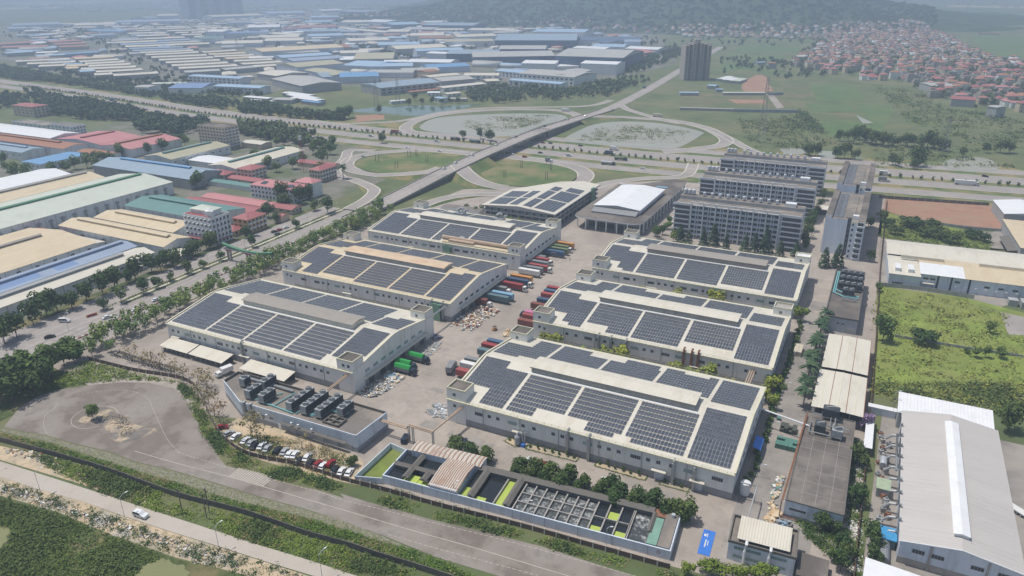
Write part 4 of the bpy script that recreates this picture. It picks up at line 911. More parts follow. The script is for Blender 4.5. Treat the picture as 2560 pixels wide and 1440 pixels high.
for z in (4.6, 1.8): window(sb, 5, -.06, z, 7, 1.0, 8, 1, glass='glass_teal'); window(sb, 13, -.06, z, 4, 1.0, 5, 1, glass='glass_teal')
for x in (4.4, 10.6): MB().tube([(x, -.4, .5), (x, -.4, 4.4), (x + .2, -.4, 6.8), (x + .2, .6, 7)], .4, 8).build('duct', ['white_metal'], sb)
mb = MB(); mb.box(0, 0, 0, 7.5, 9, 3.0, 0, 1); q = mb.build('tarpaulin_shed', ['shade_wall', 'flat_dark'], None, (-1.0, 163.5, 0)); tag(q, 'low shed under worn black sheeting beside the office', 'shed')
tk = thing('storage_tank', 'upright white cylindrical tank at the corner of the solar warehouse', 'tank', (-19.3, 194.5, 0)); MB().cyl(0, 0, .4, 4.4, 1.5, 18).build('shell', ['white_metal'], tk, smooth=False); MB().cyl(0, 0, 4.4, 4.7, 1.5, 18, r2=.5).build('lid', ['white_metal'], tk); MB().box(-1.2, -1.2, 0, 1.2, 1.2, .4).build('base', ['concrete'], tk)
bl = thing('blue_awning', 'bright blue tarpaulin awning against the warehouse gable', 'awning', (-20.8, 214.5, 0)); MB().add([(0, 0, 4.4), (2.6, 0, 3.6), (2.6, 7.4, 3.6), (0, 7.4, 4.4), (0, 0, 4.5), (2.6, 0, 3.7), (2.6, 7.4, 3.7), (0, 7.4, 4.5)], [(4, 5, 6, 7), (0, 1, 5, 4), (1, 2, 6, 5), (2, 3, 7, 6)]).build('sheet', [mat('tarp_blue', C(60, 120, 205), .5)], bl)
for y in (.2, 3.6, 7.2): MB().box(2.4, y, 0, 2.5, y + .1, 3.6).build('post', ['steel'], bl)
# big grey-roofed factory
bf = thing('grey_roof_factory', 'large factory with ribbed grey gable roof and white ridge skylight', 'factory', (22.6, 183.5, 0)); w, d, e, r = 27.6, 70.5, 7.6, 9.8
mb = MB(); mb.add([(0, 0, 0), (w, 0, 0), (w, 0, e), (w / 2, 0, r), (0, 0, e)], [(0, 1, 2, 3, 4)]); mb.add([(0, d, 0), (w, d, 0), (w, d, e), (w / 2, d, r), (0, d, e)], [(4, 3, 2, 1, 0)])
mb.add([(0, 0, 0), (0, d, 0), (0, d, e), (0, 0, e)], [(3, 2, 1, 0)]); mb.add([(w, 0, 0), (w, d, 0), (w, d, e), (w, 0, e)], [(0, 1, 2, 3)]); mb.build('wall', ['wall_blue'], bf)
mat('roof_ribbed', C(196, 192, 188), .55, .03, .1, wave=('Y', 1.6), bump=.5, stain=(C(172, 168, 164), .5, .08), stretch=(.2, 1.5, 1))
mb = MB(); mb.add([(-.5, -.5, e - .05), (w / 2, -.5, r + .05), (w / 2, d + .5, r + .05), (-.5, d + .5, e - .05), (w + .5, -.5, e - .05), (w + .5, d + .5, e - .05)], [(0, 1, 2, 3), (1, 4, 5, 2)]); mb.build('roof', ['roof_ribbed'], bf)
for i in range(36):
    y = i * 2.0 - .2
    for xa, xb in ((-.5, w / 2), (w + .5, w / 2)): MB().add([(xa, y, e - .04), (xa, y + .22, e - .04), (xb, y + .22, r + .06), (xb, y, r + .06), (xa, y + .11, e - .01), (xb, y + .11, r + .09)], [(0, 3, 5, 4), (4, 5, 2, 1)] if xa > 0 else [(4, 5, 3, 0), (1, 2, 5, 4)]).build('roof_seam', ['roof_ribbed'], bf)
for s in (0, 1):
    mb = MB(); a = (-.5, e) if s == 0 else (w + .5, e)
    mb.tube([(a[0], -.55, e + .02), (w / 2, -.55, r + .1)], .16, 4); mb.build('verge_trim', ['white_metal'], bf)
mb = MB(); mb.box(w / 2 - 1.7, 5, r - .3, w / 2 + 1.7, 64, r + .8, 0); mb.add([(w / 2 - 2, 4.6, r + .8), (w / 2, 4.6, r + 1.3), (w / 2, 64.4, r + 1.3), (w / 2 - 2, 64.4, r + .8), (w / 2 + 2, 4.6, r + .8), (w / 2 + 2, 64.4, r + .8)], [(0, 1, 2, 3), (1, 4, 5, 2), (0, 4, 1)]); mb.build('ridge_skylight', ['white_metal'], bf)
MB().box(-.06, -.06, 0, w + .06, -.0, 2.2).build('plinth', ['concrete'], bf)
for x in (4.5, 9, 18, 24): window(bf, x, -.06, 5.2, 3, 1.3, 4)
for x in (7, 20): MB().box(x, -.3, 0, x + .5, -.02, 7.8).build('downpipe', ['concrete'], bf)
for i in range(9):
    y = 8 + i * 6.5; mb = MB(); mb.tube([(-4.2, y, 1.6), (-2.4, y + .3, 3.2), (-.8, y + .3, 3.4), (-.4, y, 4), (-.4, y, 8.6)], .42, 8); mb.build('flue_duct', ['pipe_grey'], bf)
for y, l in ((36, 22), (44, 14)): MB().tube([(-1.3, y, 5.4), (-1.3, y + l, 5.4)], .35, 8).build('header_duct', ['pipe_grey'], bf)
def prop(name, label, cat, loc, mbs, rz=0, group=None):
    rt = thing(name, label, cat, loc, rz, group)
    for n, mb, mats in mbs: mb.build(n, mats, rt)
    return rt
prop('equipment_cabin', 'small cabin with bright blue roof beside the grey-roofed factory', 'cabin', (17.6, 188, 0), [('wall', MB().box(0, 0, 0, 4.4, 5, 3), ['box_teal']), ('roof', MB().box(-.3, -.3, 3, 4.7, 5.3, 3.3), [mat('roof_cyan', C(70, 150, 200), .5)])])
prop('equipment_cabin', 'small cabin with pale green roof among ducts of the grey-roofed factory', 'cabin', (16.6, 211, 0), [('wall', MB().box(0, 0, 0, 3.4, 5.4, 3.2), ['wall_grey']), ('roof', MB().box(-.3, -.3, 3.2, 3.7, 5.7, 3.4), [mat('roof_palegreen', C(160, 174, 148), .6)])])
prop('dust_tank', 'silver horizontal tank among ducts of the grey-roofed factory', 'tank', (18, 226, 0), [('shell', MB().tube([(0, 0, 2), (0, 1, 2.2), (0, 3, 2.2), (0, 4, 2)], 1.1, 12), ['alu']), ('cradle', MB().box(-.8, 1, 0, .8, 1.3, 1.3).box(-.8, 2.7, 0, .8, 3, 1.3), ['steel'])])
prop('ribbed_silo', 'dark ribbed cylindrical filter lying at the factory corner', 'filter', (19.4, 180.4, 0), [('shell', MB().tube([(0, 0, 1.5), (0, 8, 1.5)], 1.4, 14), ['steel']), ('cradle', MB().box(-1, .6, 0, 1, 1, .6).box(-1, 7, 0, 1, 7.4, .6), ['steel'])] + [('rib', MB().tube([(0, y * .9 + .4, 1.5), (0, y * .9 + .6, 1.5)], 1.5, 14), ['alu']) for y in range(8)])
for i in range(26):
    y = 190 + i * 2.3; q = random.random(); x = 16.6 + q * 3.4
    prop('machine_unit', 'small rusty or grey machine standing among the factory ducts', 'machine', (x, y, 0), [('case', MB().box(-.7, -.6, .3, .7, .6, 1.2 + q), [['chiller', 'rust', 'steel', 'concrete'][i % 4]]), ('base', MB().box(-.9, -.8, 0, .9, .8, .3), ['concrete']), ('motor', MB().cyl(.1, .1, 1.2 + q, 1.7 + q, .3, 8), ['steel'])], random.random(), 'machines along the factory wall')
lt = thing('lean_to', 'long ribbed white lean-to roof across the back of the grey factory', 'shed', (21.4, 255, 0)); MB().box(0, 0, 0, 28, 11.5, 6.6).build('wall', ['wall_grey'], lt); MB().add([(-.4, -.3, 6.5), (28.6, -.3, 6.5), (28.6, 11.8, 8.2), (-.4, 11.8, 8.2), (28.6, 11.8, 6.4), (-.4, 11.8, 6.4), (-.4, -.3, 6.3), (28.6, -.3, 6.3)], [(0, 1, 2, 3), (3, 2, 4, 5), (6, 7, 1, 0)]).build('roof', ['white_metal'], lt)
for i in range(26): MB().add([(i * 1.1, -.3, 6.52), (i * 1.1 + .16, -.3, 6.52), (i * 1.1 + .16, 11.8, 8.22), (i * 1.1, 11.8, 8.22), (i * 1.1 + .08, -.3, 6.62), (i * 1.1 + .08, 11.8, 8.32)], [(0, 4, 5, 3), (4, 1, 2, 5)]).build('roof_rib', ['white_metal'], lt)
ws = thing('white_canopy', 'narrow white canopy strip along the factory lane', 'canopy', (11.8, 232, 0)); MB().box(0, 0, 3.2, 2.6, 22, 3.4).build('roof', ['white_metal'], ws)
for y in (.3, 7, 14, 21.4): MB().box(.2, y, 0, .3, y + .1, 3.2).box(2.3, y, 0, 2.4, y + .1, 3.2).build('post', ['steel'], ws)
ww = thing('white_wall_shed', 'low white shed with flat roof at the weedy plot corner', 'shed', (12.2, 261, 0)); MB().box(0, 0, 0, 9, 2.2, 2.8).build('wall', ['wall_blue'], ww); MB().box(-.2, -.2, 2.8, 9.2, 2.4, 3.0).build('roof', ['white_metal'], ww)
# white roof at the bottom edge
wb = thing('white_roof_shed', 'plain white sheet roof of the shed in front of the grey-roofed factory', 'shed', (14.5, 160, 0), -.04); MB().box(0, 0, 0, 16, 15, 4.6).build('wall', ['wall_blue'], wb); MB().add([(-.4, -.4, 5.2), (16.4, -.4, 4.6), (16.4, 15.4, 4.6), (-.4, 15.4, 5.2), (-.4, -.4, 5), (16.4, -.4, 4.4)], [(0, 1, 2, 3), (4, 5, 1, 0)]).build('roof', ['white_metal'], wb)
# ---------------------------------------------------------------- sewage treatment basins
A0 = Vector((-122.2, 149.9)); A1 = Vector((-32.2, 157.0)); ang = math.atan2(A1.y - A0.y, A1.x - A0.x); LW = (A1 - A0).length
st = thing('treatment_plant', 'long walled sewage treatment plant with open aeration basins and algae', 'treatment plant', (A0.x, A0.y, 0), ang)
H = 3.2; DW = 15.2
MB().box(0, 0, 0, LW, .4, H).build('front_wall', ['wall_blue'], st)
MB().box(0, DW - .4, 0, LW, DW, H).build('back_wall', ['wall_dirty'], st)
MB().box(LW - .4, .4, 0, LW, DW - .4, H).build('end_wall', ['wall_blue'], st)
MB().box(0, .4, 0, .4, DW - .4, H).build('end_wall', ['wall_blue'], st)
for i in range(9): MB().box(i * 10 + 4, -.08, 0, i * 10 + 4.15, -.0, H).build('wall_joint', ['wall_grey'], st)
MB().box(.4, .4, 0, LW - .4, DW - .4, .5).build('basin_floor', ['dark'], st)
mat('algae', C(170, 188, 84), .6, .08, .3); mat('black_water', C(38, 42, 44), .06, .1, .2)
mat('aerated', C(78, 82, 82), .35, .3, .8, stain=(C(226, 228, 226), 1.0, .75)); mat('froth', C(70, 74, 74), .3, .3, .5, stain=(C(235, 236, 234), 1.0, .42))
def basin(x0, y0, x1, y1, m, z=2.0): return MB().box(x0, y0, .5, x1, y1, z).build('basin_water', [m], st)
def bwall(x0, y0, x1, y1, z=2.75, m='concrete'): return MB().box(x0, y0, .5, x1, y1, z).build('basin_wall', [m], st)
def roofrun(x0, y0, x1, y1, z=3.4):
    rt = MB()
    if abs(x1 - x0) > abs(y1 - y0):
        ym = (y0 + y1) / 2; rt.add([(x0, y0, z), (x1, y0, z), (x1, ym, z + .7), (x0, ym, z + .7), (x1, y1, z), (x0, y1, z), (x0, y0, z - .12), (x1, y0, z - .12)], [(0, 1, 2, 3), (3, 2, 4, 5), (6, 7, 1, 0), (1, 4, 2), (5, 0, 3)])
    else:
        xm = (x0 + x1) / 2; rt.add([(x0, y0, z), (xm, y0, z + .7), (xm, y1, z + .7), (x0, y1, z), (x1, y0, z), (x1, y1, z)], [(0, 1, 2, 3), (1, 4, 5, 2), (0, 4, 1), (3, 2, 5)])
    return rt.build('walkway_roof', ['concrete_dark'], st)
# left group
basin(1, .6, 6, 6, 'black_water'); basin(6.5, .6, 11, 5, 'algae'); basin(11.2, .6, 14.5, 3.4, 'algae', 2.05); basin(1, 6.4, 15, 14.6, 'black_water')
roofrun(.6, 6.0, 15.5, 8.0); roofrun(6.2, 1.2, 8.4, 14); roofrun(12.2, 2, 14.4, 6)
# rusty sheet hall
hx0, hx1 = 16.5, 25.6
MB().box(hx0, .5, .5, hx1, DW + 1, 4.2).build('hall_wall', ['wall_blue'], st)
mat('rust_pale', C(150, 116, 94), .9, .15, .5, stain=(C(190, 178, 164), .6, .3), stretch=(1, .25, 1)); mat('rust_stripe', C(196, 190, 180), .8, .08, .3, stain=(C(130, 86, 64), .8, .25), stretch=(1, .25, 1))
for i in range(26):
    a = hx0 - .3 + i * (hx1 - hx0 + .6) / 26; b = a + (hx1 - hx0 + .6) / 26
    MB().add([(a, .1, 4.1), (b, .1, 4.1), (b, 8.2, 5.2), (a, 8.2, 5.2), (b, DW + 1.4, 4.2), (a, DW + 1.4, 4.2)], [(0, 1, 2, 3), (3, 2, 4, 5)]).build('roof_sheet', ['rust_pale' if i % 2 else 'rust_stripe'], st)
for i in range(48):
    a = 2.5 + i * .525
    MB().add([(a, 13.6, 4.4), (a + .525, 13.6, 4.4), (a + .525, 16.5, 4.9), (a, 16.5, 4.9), (a + .525, 19.2, 4.4), (a, 19.2, 4.4)], [(0, 1, 2, 3), (3, 2, 4, 5)]).build('roof_sheet', ['rust_pale' if i % 3 == 1 else 'rust_stripe'], st)
MB().box(2.8, 13.8, 0, 27.4, 19, 4.35).build('pump_house', ['wall_blue'], st)
# middle basins
basin(26.2, .6, 28.8, 14.6, 'algae'); basin(31, .6, 37.2, 14.6, 'black_water'); basin(37.6, .6, 40.4, 14.6, 'algae'); bwall(37.2, .5, 37.6, 14.6)
basin(26.3, 6, 28.7, 14.6, 'black_water', 2.1); basin(31.2, .6, 34.5, 3, 'algae', 2.1)
roofrun(28.8, .6, 31.2, 15); roofrun(40.4, .6, 42.8, 15); roofrun(26.5, 13.4, 83, 16.2, 3.5)
MB().box(26.5, 13.6, .5, 83, 15.6, 3.4).build('gallery', ['shade_wall'], st)
ax = [43.6, 46.9, 50.2, 53.5, 56.6]; ax2 = [57.0, 60.2, 63.4, 66.4]; yy = [.7, 5.0, 9.0, 13.2]
for seg in (ax, ax2):
    for i in range(len(seg) - 1):
        for j in range(3): basin(seg[i] + .2, yy[j] + .2, seg[i + 1] - .2, yy[j + 1] - .2, 'aerated')
for x in (43.6, 46.9, 50.2, 53.5, 56.8, 60.2, 63.4, 66.6): bwall(x - .2, .6, x + .2, 13.4)
for y in (4.9, 9.0): bwall(43.6, y - .18, 66.6, y + .18, 2.74)
for i, (x0, x1) in enumerate(((66.9, 70), (70.4, 73.6), (74, 77.2))):
    for j in range(2): basin(x0, .7 + j * 6.4, x1, 6.8 + j * 6.4, 'black_water')
    basin(x0 + .1, (.8, 7.4, .8)[i], x1 - .1, (3.5, 11, 3.6)[i], 'algae', 2.06)
    bwall(x1, .6, x1 + .4, 13.4)
for y in (6.8,): bwall(66.9, y, 77.4, y + .3)
basin(78, .7, 83.2, 13.2, 'froth'); bwall(77.4, .6, 77.9, 13.4)
MB().box(83.4, .6, .5, 86.2, 12, 3.4).build('green_deck', [mat('deck_green', C(120, 158, 142), .7, .1, .5)], st)
roofrun(82.6, 5, 84, 13.5)
MB().box(86.4, .5, .5, LW - .5, 14.8, 3.6, 0, 1).build('service_block', ['wall_grey', 'flat_roof'], st)
MB().box(83, 12.4, 3.2, 87, 15.6, 3.5).build('rusty_sheet', ['rust'], st)
MB().cyl(88.4, 13.6, 3.6, 4.6, .6, 12).build('vent_tank', ['alu'], st)
def text(root, s, size, loc, rot, m):
    c = bpy.data.curves.new('lettering', 'FONT'); c.body = s; c.size = size; c.extrude = .01; c.align_x = 'CENTER'; c.align_y = 'CENTER'; c.materials.append(MAT[m])
    tmp = bpy.data.objects.new('tmp_text', c); me = bpy.data.meshes.new_from_object(tmp); bpy.data.objects.remove(tmp)
    o = link('lettering', me, root, loc); o.rotation_euler = rot; return o
text(st, 'D', 1.5, (LW - 3.2, -.04, 1.9), (math.pi / 2, 0, 0), 'box_red')
# garden corner left of the basins
gq = [Vector((-130.6, 146.8)), Vector((-122.2, 149.7)), Vector((-123.4, 165.6)), Vector((-131, 166.6))]
gw = thing('garden_wall', 'low white wall round the corner garden of the treatment plant', 'wall', (gq[0].x, gq[0].y, 0))
for a, b in ((0, 1), (3, 0), (3, 2)):
    dd = gq[b] - gq[a]; c_ = (gq[a] + gq[b]) / 2 - gq[0]; MB().ob((c_.x, c_.y, 1.1), (dd.length, .25, 2.2), math.atan2(dd.y, dd.x)).build('panel', ['wall_blue'], gw)
struct('garden_lawn', MB().sheet([(v.x, v.y) for v in gq], .09), ['meadow'])
# blue mat with white lettering on the drive
bm_ = thing('blue_banner', 'bright blue mat with white lettering lying on the drive', 'mat', (-26.2, 163, .08), .05)
MB().box(0, 0, 0, 3.3, 10.5, .06).build('sheet', ['tarp_blue'], bm_); MB().box(.5, 7.6, .06, 1.1, 8.6, .07).box(1.3, 7.4, .06, 1.5, 9, .07).box(1.2, 3.2, .06, 1.5, 6.4, .07).box(1.9, 4, .06, 2.1, 6, .07).build('lettering', ['paint'], bm_)
# beige factory on the right
bg_ = thing('beige_factory', 'wide factory with beige ribbed roof beside the weedy plot', 'factory', (15.5, 398, 0), .06)
MB().box(0, 0, 0, 14.5, 42, 6.6).build('annex_wall', ['wall_blue'], bg_); MB().box(14.5, 3, 0, 80, 52, 7.6).build('wall', ['wall_blue'], bg_)
MB().add([(14, 2.5, 7.6), (80, 2.5, 7.6), (80, 15, 9.4), (14, 15, 9.4), (80, 28, 8.2), (14, 28, 8.2)], [(0, 1, 2, 3), (3, 2, 4, 5)]).build('roof', ['roof_tan'], bg_)
MB().add([(-.5, 28, 8.0), (80, 28, 8.0), (80, 41, 10), (-.5, 41, 10), (80, 54, 8), (-.5, 54, 8)], [(0, 1, 2, 3), (3, 2, 4, 5)]).build('rear_roof', ['roof_cream'], bg_)
MB().add([(-.5, -.5, 6.8), (14.4, -.5, 6.8), (14.4, 14, 8.4), (-.5, 14, 8.4), (14.4, 28, 7.2), (-.5, 28, 7.2)], [(0, 1, 2, 3), (3, 2, 4, 5)]).build('annex_roof', ['roof_cream'], bg_)
MB().add([(14, 2.3, 7.7), (34, 2.3, 7.7), (34, 15, 9.55), (14, 15, 9.55)], [(0, 1, 2, 3)]).build('white_roof', ['white_metal'], bg_)
for x in (2.5, 8.5): MB().box(x, 3, 7.2, x + 2.6, 11, 9.0).build('roof_light', ['white_metal'], bg_)
for x0, x1 in ((6, 26), (42, 62)): MB().box(x0, 21, 8.6, x1, 23, 10.4).build('ridge_vent', ['roof_cream'], bg_)
for x in (22, 28, 36): MB().box(x, 2.86, 0, x + .8, 2.98, 7.6).build('blue_pilaster', ['car_navy'], bg_)
for x in (17, 20, 31, 44, 50, 56, 62, 70): window(bg_, x, 2.93, 5.2 if x < 40 else 4.4, 2.4, 1.1, 4)
for i in range(10): MB().box(30 + i * 4.4, 2.2, 2.6, 31 + i * 4.4, 2.95, 3.4).build('air_conditioner', ['white_metal'], bg_)
MB().box(2, -.06, 0, 7, -.01, 2.4).build('opening', ['shade_wall'], bg_); MB().box(15.5, .8, 3.0, 21, 2.95, 3.2).build('door_canopy', ['roof_cream'], bg_)
rb = thing('storage_boxes', 'grey flat-roofed store rooms behind the weedy plot', 'shed', (68, 394, 0), .06); MB().box(0, 0, 0, 4, 4, 3.2).build('small_store', ['wall_grey'], rb); MB().box(5, -2, 0, 18, 4, 3.4).build('large_store', ['wall_grey'], rb)
wh = thing('white_shed', 'white gabled steel shed standing beside the bare red earth plot', 'shed', (78.5, 541, 0), .1); w, d = 30, 34
MB().box(0, 0, 0, w, d, 7.4).build('wall', ['wall_grey'], wh); MB().add([(-.4, -.4, 7.4), (w / 2, -.4, 9.2), (w / 2, d + .4, 9.2), (-.4, d + .4, 7.4), (w + .4, -.4, 7.4), (w + .4, d + .4, 7.4)], [(0, 1, 2, 3), (1, 4, 5, 2), (0, 4, 1)]).build('roof', ['white_metal'], wh)
gs = thing('grey_works_shed', 'grey ribbed shed wall and lean-to at the end of the bare plot', 'shed', (80, 470, 0), .06); MB().box(0, 0, 0, 30, 58, 7).build('wall', ['wall_grey'], gs); MB().box(-.4, -.4, 7, 30.4, 58.4, 7.3).build('roof', ['roof_tan'], gs); MB().add([(-5, 5, 3), (0, 5, 4), (0, 34, 4), (-5, 34, 3)], [(0, 1, 2, 3)]).build('lean_to', ['concrete_dark'], gs)
gh = thing('gate_cottage', 'small low building with flat roof left of the solar canteen', 'building', (-262, 410, 0)); MB().box(0, 0, 0, 30, 8, 4.6, 0, 1).build('wall', ['wall_white', 'flat_roof'], gh)
for i in range(4): window(gh, 4 + i * 7, -.06, 2.6, 3.6, 1.2, 4)
# ================================================================ WORKS AND HOUSES LEFT OF THE BOULEVARD
for n, c in dict(palegreen=(194, 200, 188), tealroof=(98, 138, 134), steelblue=(142, 162, 178), bluebright=(108, 154, 196), bluegrey=(148, 164, 186), pinkroof=(188, 128, 128), redroof=(160, 96, 96), brownroof=(160, 112, 84), olive=(176, 172, 146), creamdull=(208, 202, 184), greyroof=(176, 176, 172), tileorange=(172, 120, 110), darkblue=(84, 104, 130), lightblue=(158, 184, 208), bluestripe=(118, 144, 184), greentrim=(90, 140, 110)).items():
    mat('r_' + n, C(*c), .6, .05, .12, stain=(tuple(x * .72 for x in C(*c)), .45, .09), stretch=(1, 1, 1))
mat('wall_yellow', C(206, 178, 124), .8, .06, .2, stain=(C(150, 128, 96), .5, .3)); mat('wall_tan', C(200, 184, 160), .8, .06, .2, stain=(C(150, 136, 116), .5, .3))
def shed(label, x0, y0, x1, y1, e, rise, axis, roof, wall='wall_white', vent=None, nw=0, rz=0.0, name='factory_shed', cat='factory', group=None, ventlen=.8, seams=True, at=None, winface='both', roof2=None):
    w, d = x1 - x0, y1 - y0; RECTS.append((x0, y0, x1, y1))
    rt = thing(name, label, cat, (x0, y0, 0) if at is None else at, rz, group)
    mb = MB()
    if axis == 'x':
        h = d / 2; prof = [(0, 0, 0), (0, d, 0), (0, d, e), (0, h, e + rise), (0, 0, e)]
        mb.box(0, 0, 0, w, d, e - .01)
        for xx, o in ((0, 1), (w, 0)):
            v = [(xx, 0, e - .02), (xx, d, e - .02), (xx, h, e + rise)]; mb.add(v, [(0, 1, 2)] if not o else [(2, 1, 0)])
        r_ = [[(-.4, -.5, e), (w + .4, -.5, e), (w + .4, h, e + rise + .05), (-.4, h, e + rise + .05)], [(-.4, h, e + rise + .05), (w + .4, h, e + rise + .05), (w + .4, d + .5, e), (-.4, d + .5, e)]]
    else:
        h = w / 2
        mb.box(0, 0, 0, w, d, e - .01)
        for yy, o in ((0, 0), (d, 1)):
            v = [(0, yy, e - .02), (w, yy, e - .02), (h, yy, e + rise)]; mb.add(v, [(0, 1, 2)] if not o else [(2, 1, 0)])
        r_ = [[(-.5, -.4, e), (h, -.4, e + rise + .05), (h, d + .4, e + rise + .05), (-.5, d + .4, e)], [(h, -.4, e + rise + .05), (w + .5, -.4, e), (w + .5, d + .4, e), (h, d + .4, e + rise + .05)]]
    mb.build('wall', [wall], rt)
    mb = MB()
    for i, q in enumerate(r_): mb.add(q + [(p[0], p[1], p[2] - .12) for p in q], [(0, 1, 2, 3), (7, 6, 5, 4), (0, 4, 5, 1), (1, 5, 6, 2), (2, 6, 7, 3), (3, 7, 4, 0)], i if roof2 else 0)
    ro = mb.build('roof', [roof] + ([roof2] if roof2 else []), rt)
    if vent:
        a = (1 - ventlen) / 2; mb = MB()
        if axis == 'x': mb.box(w * a, h - 1.3, e + rise - .3, w * (1 - a), h + 1.3, e + rise + 1.0); mb.add([(w * a - .3, h - 1.7, e + rise + 1.0), (w * (1 - a) + .3, h - 1.7, e + rise + 1.0), (w * (1 - a) + .3, h, e + rise + 1.5), (w * a - .3, h, e + rise + 1.5), (w * (1 - a) + .3, h + 1.7, e + rise + 1), (w * a - .3, h + 1.7, e + rise + 1)], [(0, 1, 2, 3), (3, 2, 4, 5), (1, 4, 2)])
        else: mb.box(h - 1.3, d * a, e + rise - .3, h + 1.3, d * (1 - a), e + rise + 1.0); mb.add([(h - 1.7, d * a - .3, e + rise + 1.0), (h, d * a - .3, e + rise + 1.5), (h, d * (1 - a) + .3, e + rise + 1.5), (h - 1.7, d * (1 - a) + .3, e + rise + 1), (h + 1.7, d * a - .3, e + rise + 1), (h + 1.7, d * (1 - a) + .3, e + rise + 1)], [(0, 1, 2, 3), (1, 4, 5, 2), (0, 4, 1)])
        mb.build('ridge_vent', [vent], rt)
    for i in range(nw):
        if winface in ('both', 'y') and w > 8: window(rt, w * (i + .5) / nw, -.06, e * .62, min(2.2, w / nw * .5), 1.1, 2)
        if winface in ('both', 'x') and d > 8: window(rt, w + .06, d * (i + .5) / nw, e * .62, min(2.2, d / nw * .5), 1.1, 2, 1, '+x')
    if seams:
        for i in range(1, int(d / 7)): MB().box(w + .01, i * 7, 0, w + .12, i * 7 + .22, e - .1).build('wall_rib', ['wall_grey'], rt)
        for i in range(1, int(w / 7)): MB().box(i * 7, -.12, 0, i * 7 + .22, -.01, e - .1).build('wall_rib', ['wall_grey'], rt)
    return rt
A1 = shed('long shed with cream roof and white ridge vent beside the tree-lined service road', -372.5, 118, -356.6, 256, 6.6, 1.8, 'y', 'roof_cream', 'wall_white', 'wall_grey', 10, winface='x')
for i in range(7): MB().box(16.1, 20 + i * 16, 1.6, 17.0, 22 + i * 16, 2.9).build('air_conditioner', ['white_metal'], A1)
for y in (30, 60, 98, 122): MB().box(16, y, 0, 19, y + 8, 2.8, 0, 1).build('annex', ['wall_white', 'roof_cream'], A1)
A2 = shed('long shed with grey and blue striped roof behind the cream-roofed shed', -391, 118, -373.5, 258, 7.2, 1.8, 'y', 'r_bluegrey', 'wall_white', 'r_bluegrey', 0, ventlen=.96)
for y0, y1 in ((22, 54), (62, 86), (94, 106)):
    k_ = 1.8 / 8.75; MB().add([(9.6, y0, 7.2 + (17.5 - 9.6) * k_ + .12), (17.7, y0, 7.24), (17.7, y1, 7.24), (9.6, y1, 7.2 + (17.5 - 9.6) * k_ + .12)], [(0, 1, 2, 3)]).build('blue_sheet', ['r_bluestripe'], A2)
shed('wide shed with tan roof between the pale green and the blue striped sheds', -466, 130, -402, 253, 6.8, 3.2, 'y', 'roof_tan', 'wall_white', 'monitor_dark', 12, winface='x')
shed('low cream lean-to at the gable of the wide tan-roofed shed', -432, 254, -408, 262, 3.6, .6, 'x', 'roof_cream', 'wall_white')
shed('low building with red roof behind the wide tan-roofed shed', -468, 254, -440, 262, 4, 1, 'x', 'r_redroof', 'wall_tan')
Y1s = shed('yellow-roofed shed with its gable to the service road, in front of the white hotel', -455, 265, -359.5, 284, 6.6, 2.2, 'x', 'roof_tan', 'wall_white', 'roof_tan', 0, ventlen=.86)
for x in (74, 40, 20): MB().box(x, -.1, 0, x + 3.4, -.02, 3.6).build('door', ['shade_wall'], Y1s)
MB().box(95.55, 7, 0, 95.65, 11, 3.6).build('door', ['shade_wall'], Y1s)
shed('yellow-roofed shed between the teal roof and its longer yellow neighbour', -452, 287, -378, 307, 6.2, 2.0, 'x', 'roof_tan', 'wall_white', 'roof_tan', 0, ventlen=.75)
shed('shed with teal green roof behind the white hotel', -455, 312, -374, 342, 7.4, 2.6, 'x', 'r_tealroof', 'wall_white', 'r_tealroof', 0, ventlen=.8)
shed('cream corrugated canopy at the service road beside the yellow-roofed shed', -357.5, 262, -346, 273, 3.4, .5, 'y', 'roof_cream', 'wall_grey', seams=False, name='canopy_shed', cat='shed')
GB = shed('very long shed with pale green roof and buttressed white wall', -531, 120, -472, 366, 9.4, 3.4, 'y', 'r_palegreen', 'wall_white', 'r_greentrim', 0, ventlen=.97)
for i in range(30): MB().box(59.05, 6 + i * 8, 0, 59.9, 7.2 + i * 8, 6.6).box(59.05, 5 + i * 8, 5.2, 59.8, 8.2 + i * 8, 6.0).build('wall_duct', ['wall_grey'], GB)
shed('long shed with cream and rusty patched roof behind the pale green shed', -566, 120, -532.5, 354, 9.4, 2.6, 'y', 'roof_cream', 'wall_white', 'greyvent' if 0 else 'monitor_side', 0, roof2='roof_tan', ventlen=.97)
shed('long shed with plain white roof furthest from the boulevard in the parallel row', -605, 120, -568, 350, 9.4, 2.4, 'y', 'white_metal', 'wall_white', None, 0)
BLs = shed('large shed with steel blue roof and bright blue ridge vent', -584, 380, -470, 412, 8.4, 3.6, 'x', 'r_steelblue', 'wall_grey', 'r_bluebright', 0, ventlen=.72)
shed('shed with flat sky blue roof among trees', -663, 368, -637, 412, 6.4, .6, 'y', 'r_bluebright', 'wall_white', None, 4)
shed('shed with olive roof and teal ridge vent before the yellow tower block', -577, 424, -543, 490, 8, 2.4, 'y', 'r_olive', 'wall_white', 'r_tealroof', 8, winface='x')
shed('shed with cream roof and teal ridge vent facing the interchange', -500, 425, -468, 506, 7, 2.2, 'y', 'r_creamdull', 'wall_white', 'r_tealroof', 6, winface='x')
shed('pink-roofed shed with dark red ridge vents, the wider of two', -726, 441, -660, 486, 8, 2.6, 'y', 'r_pinkroof', 'wall_white', 'r_redroof', 0)
shed('pink-roofed shed with brown ridge vent and gable to the trees', -658, 438, -613, 494, 8, 2.6, 'y', 'r_pinkroof', 'wall_white', 'r_brownroof', 0, ventlen=.9)
shed('large shed with bright white roof behind the rust brown roof', -900, 437, -728, 468, 9, 2.4, 'x', 'white_metal', 'wall_white', None, 0)
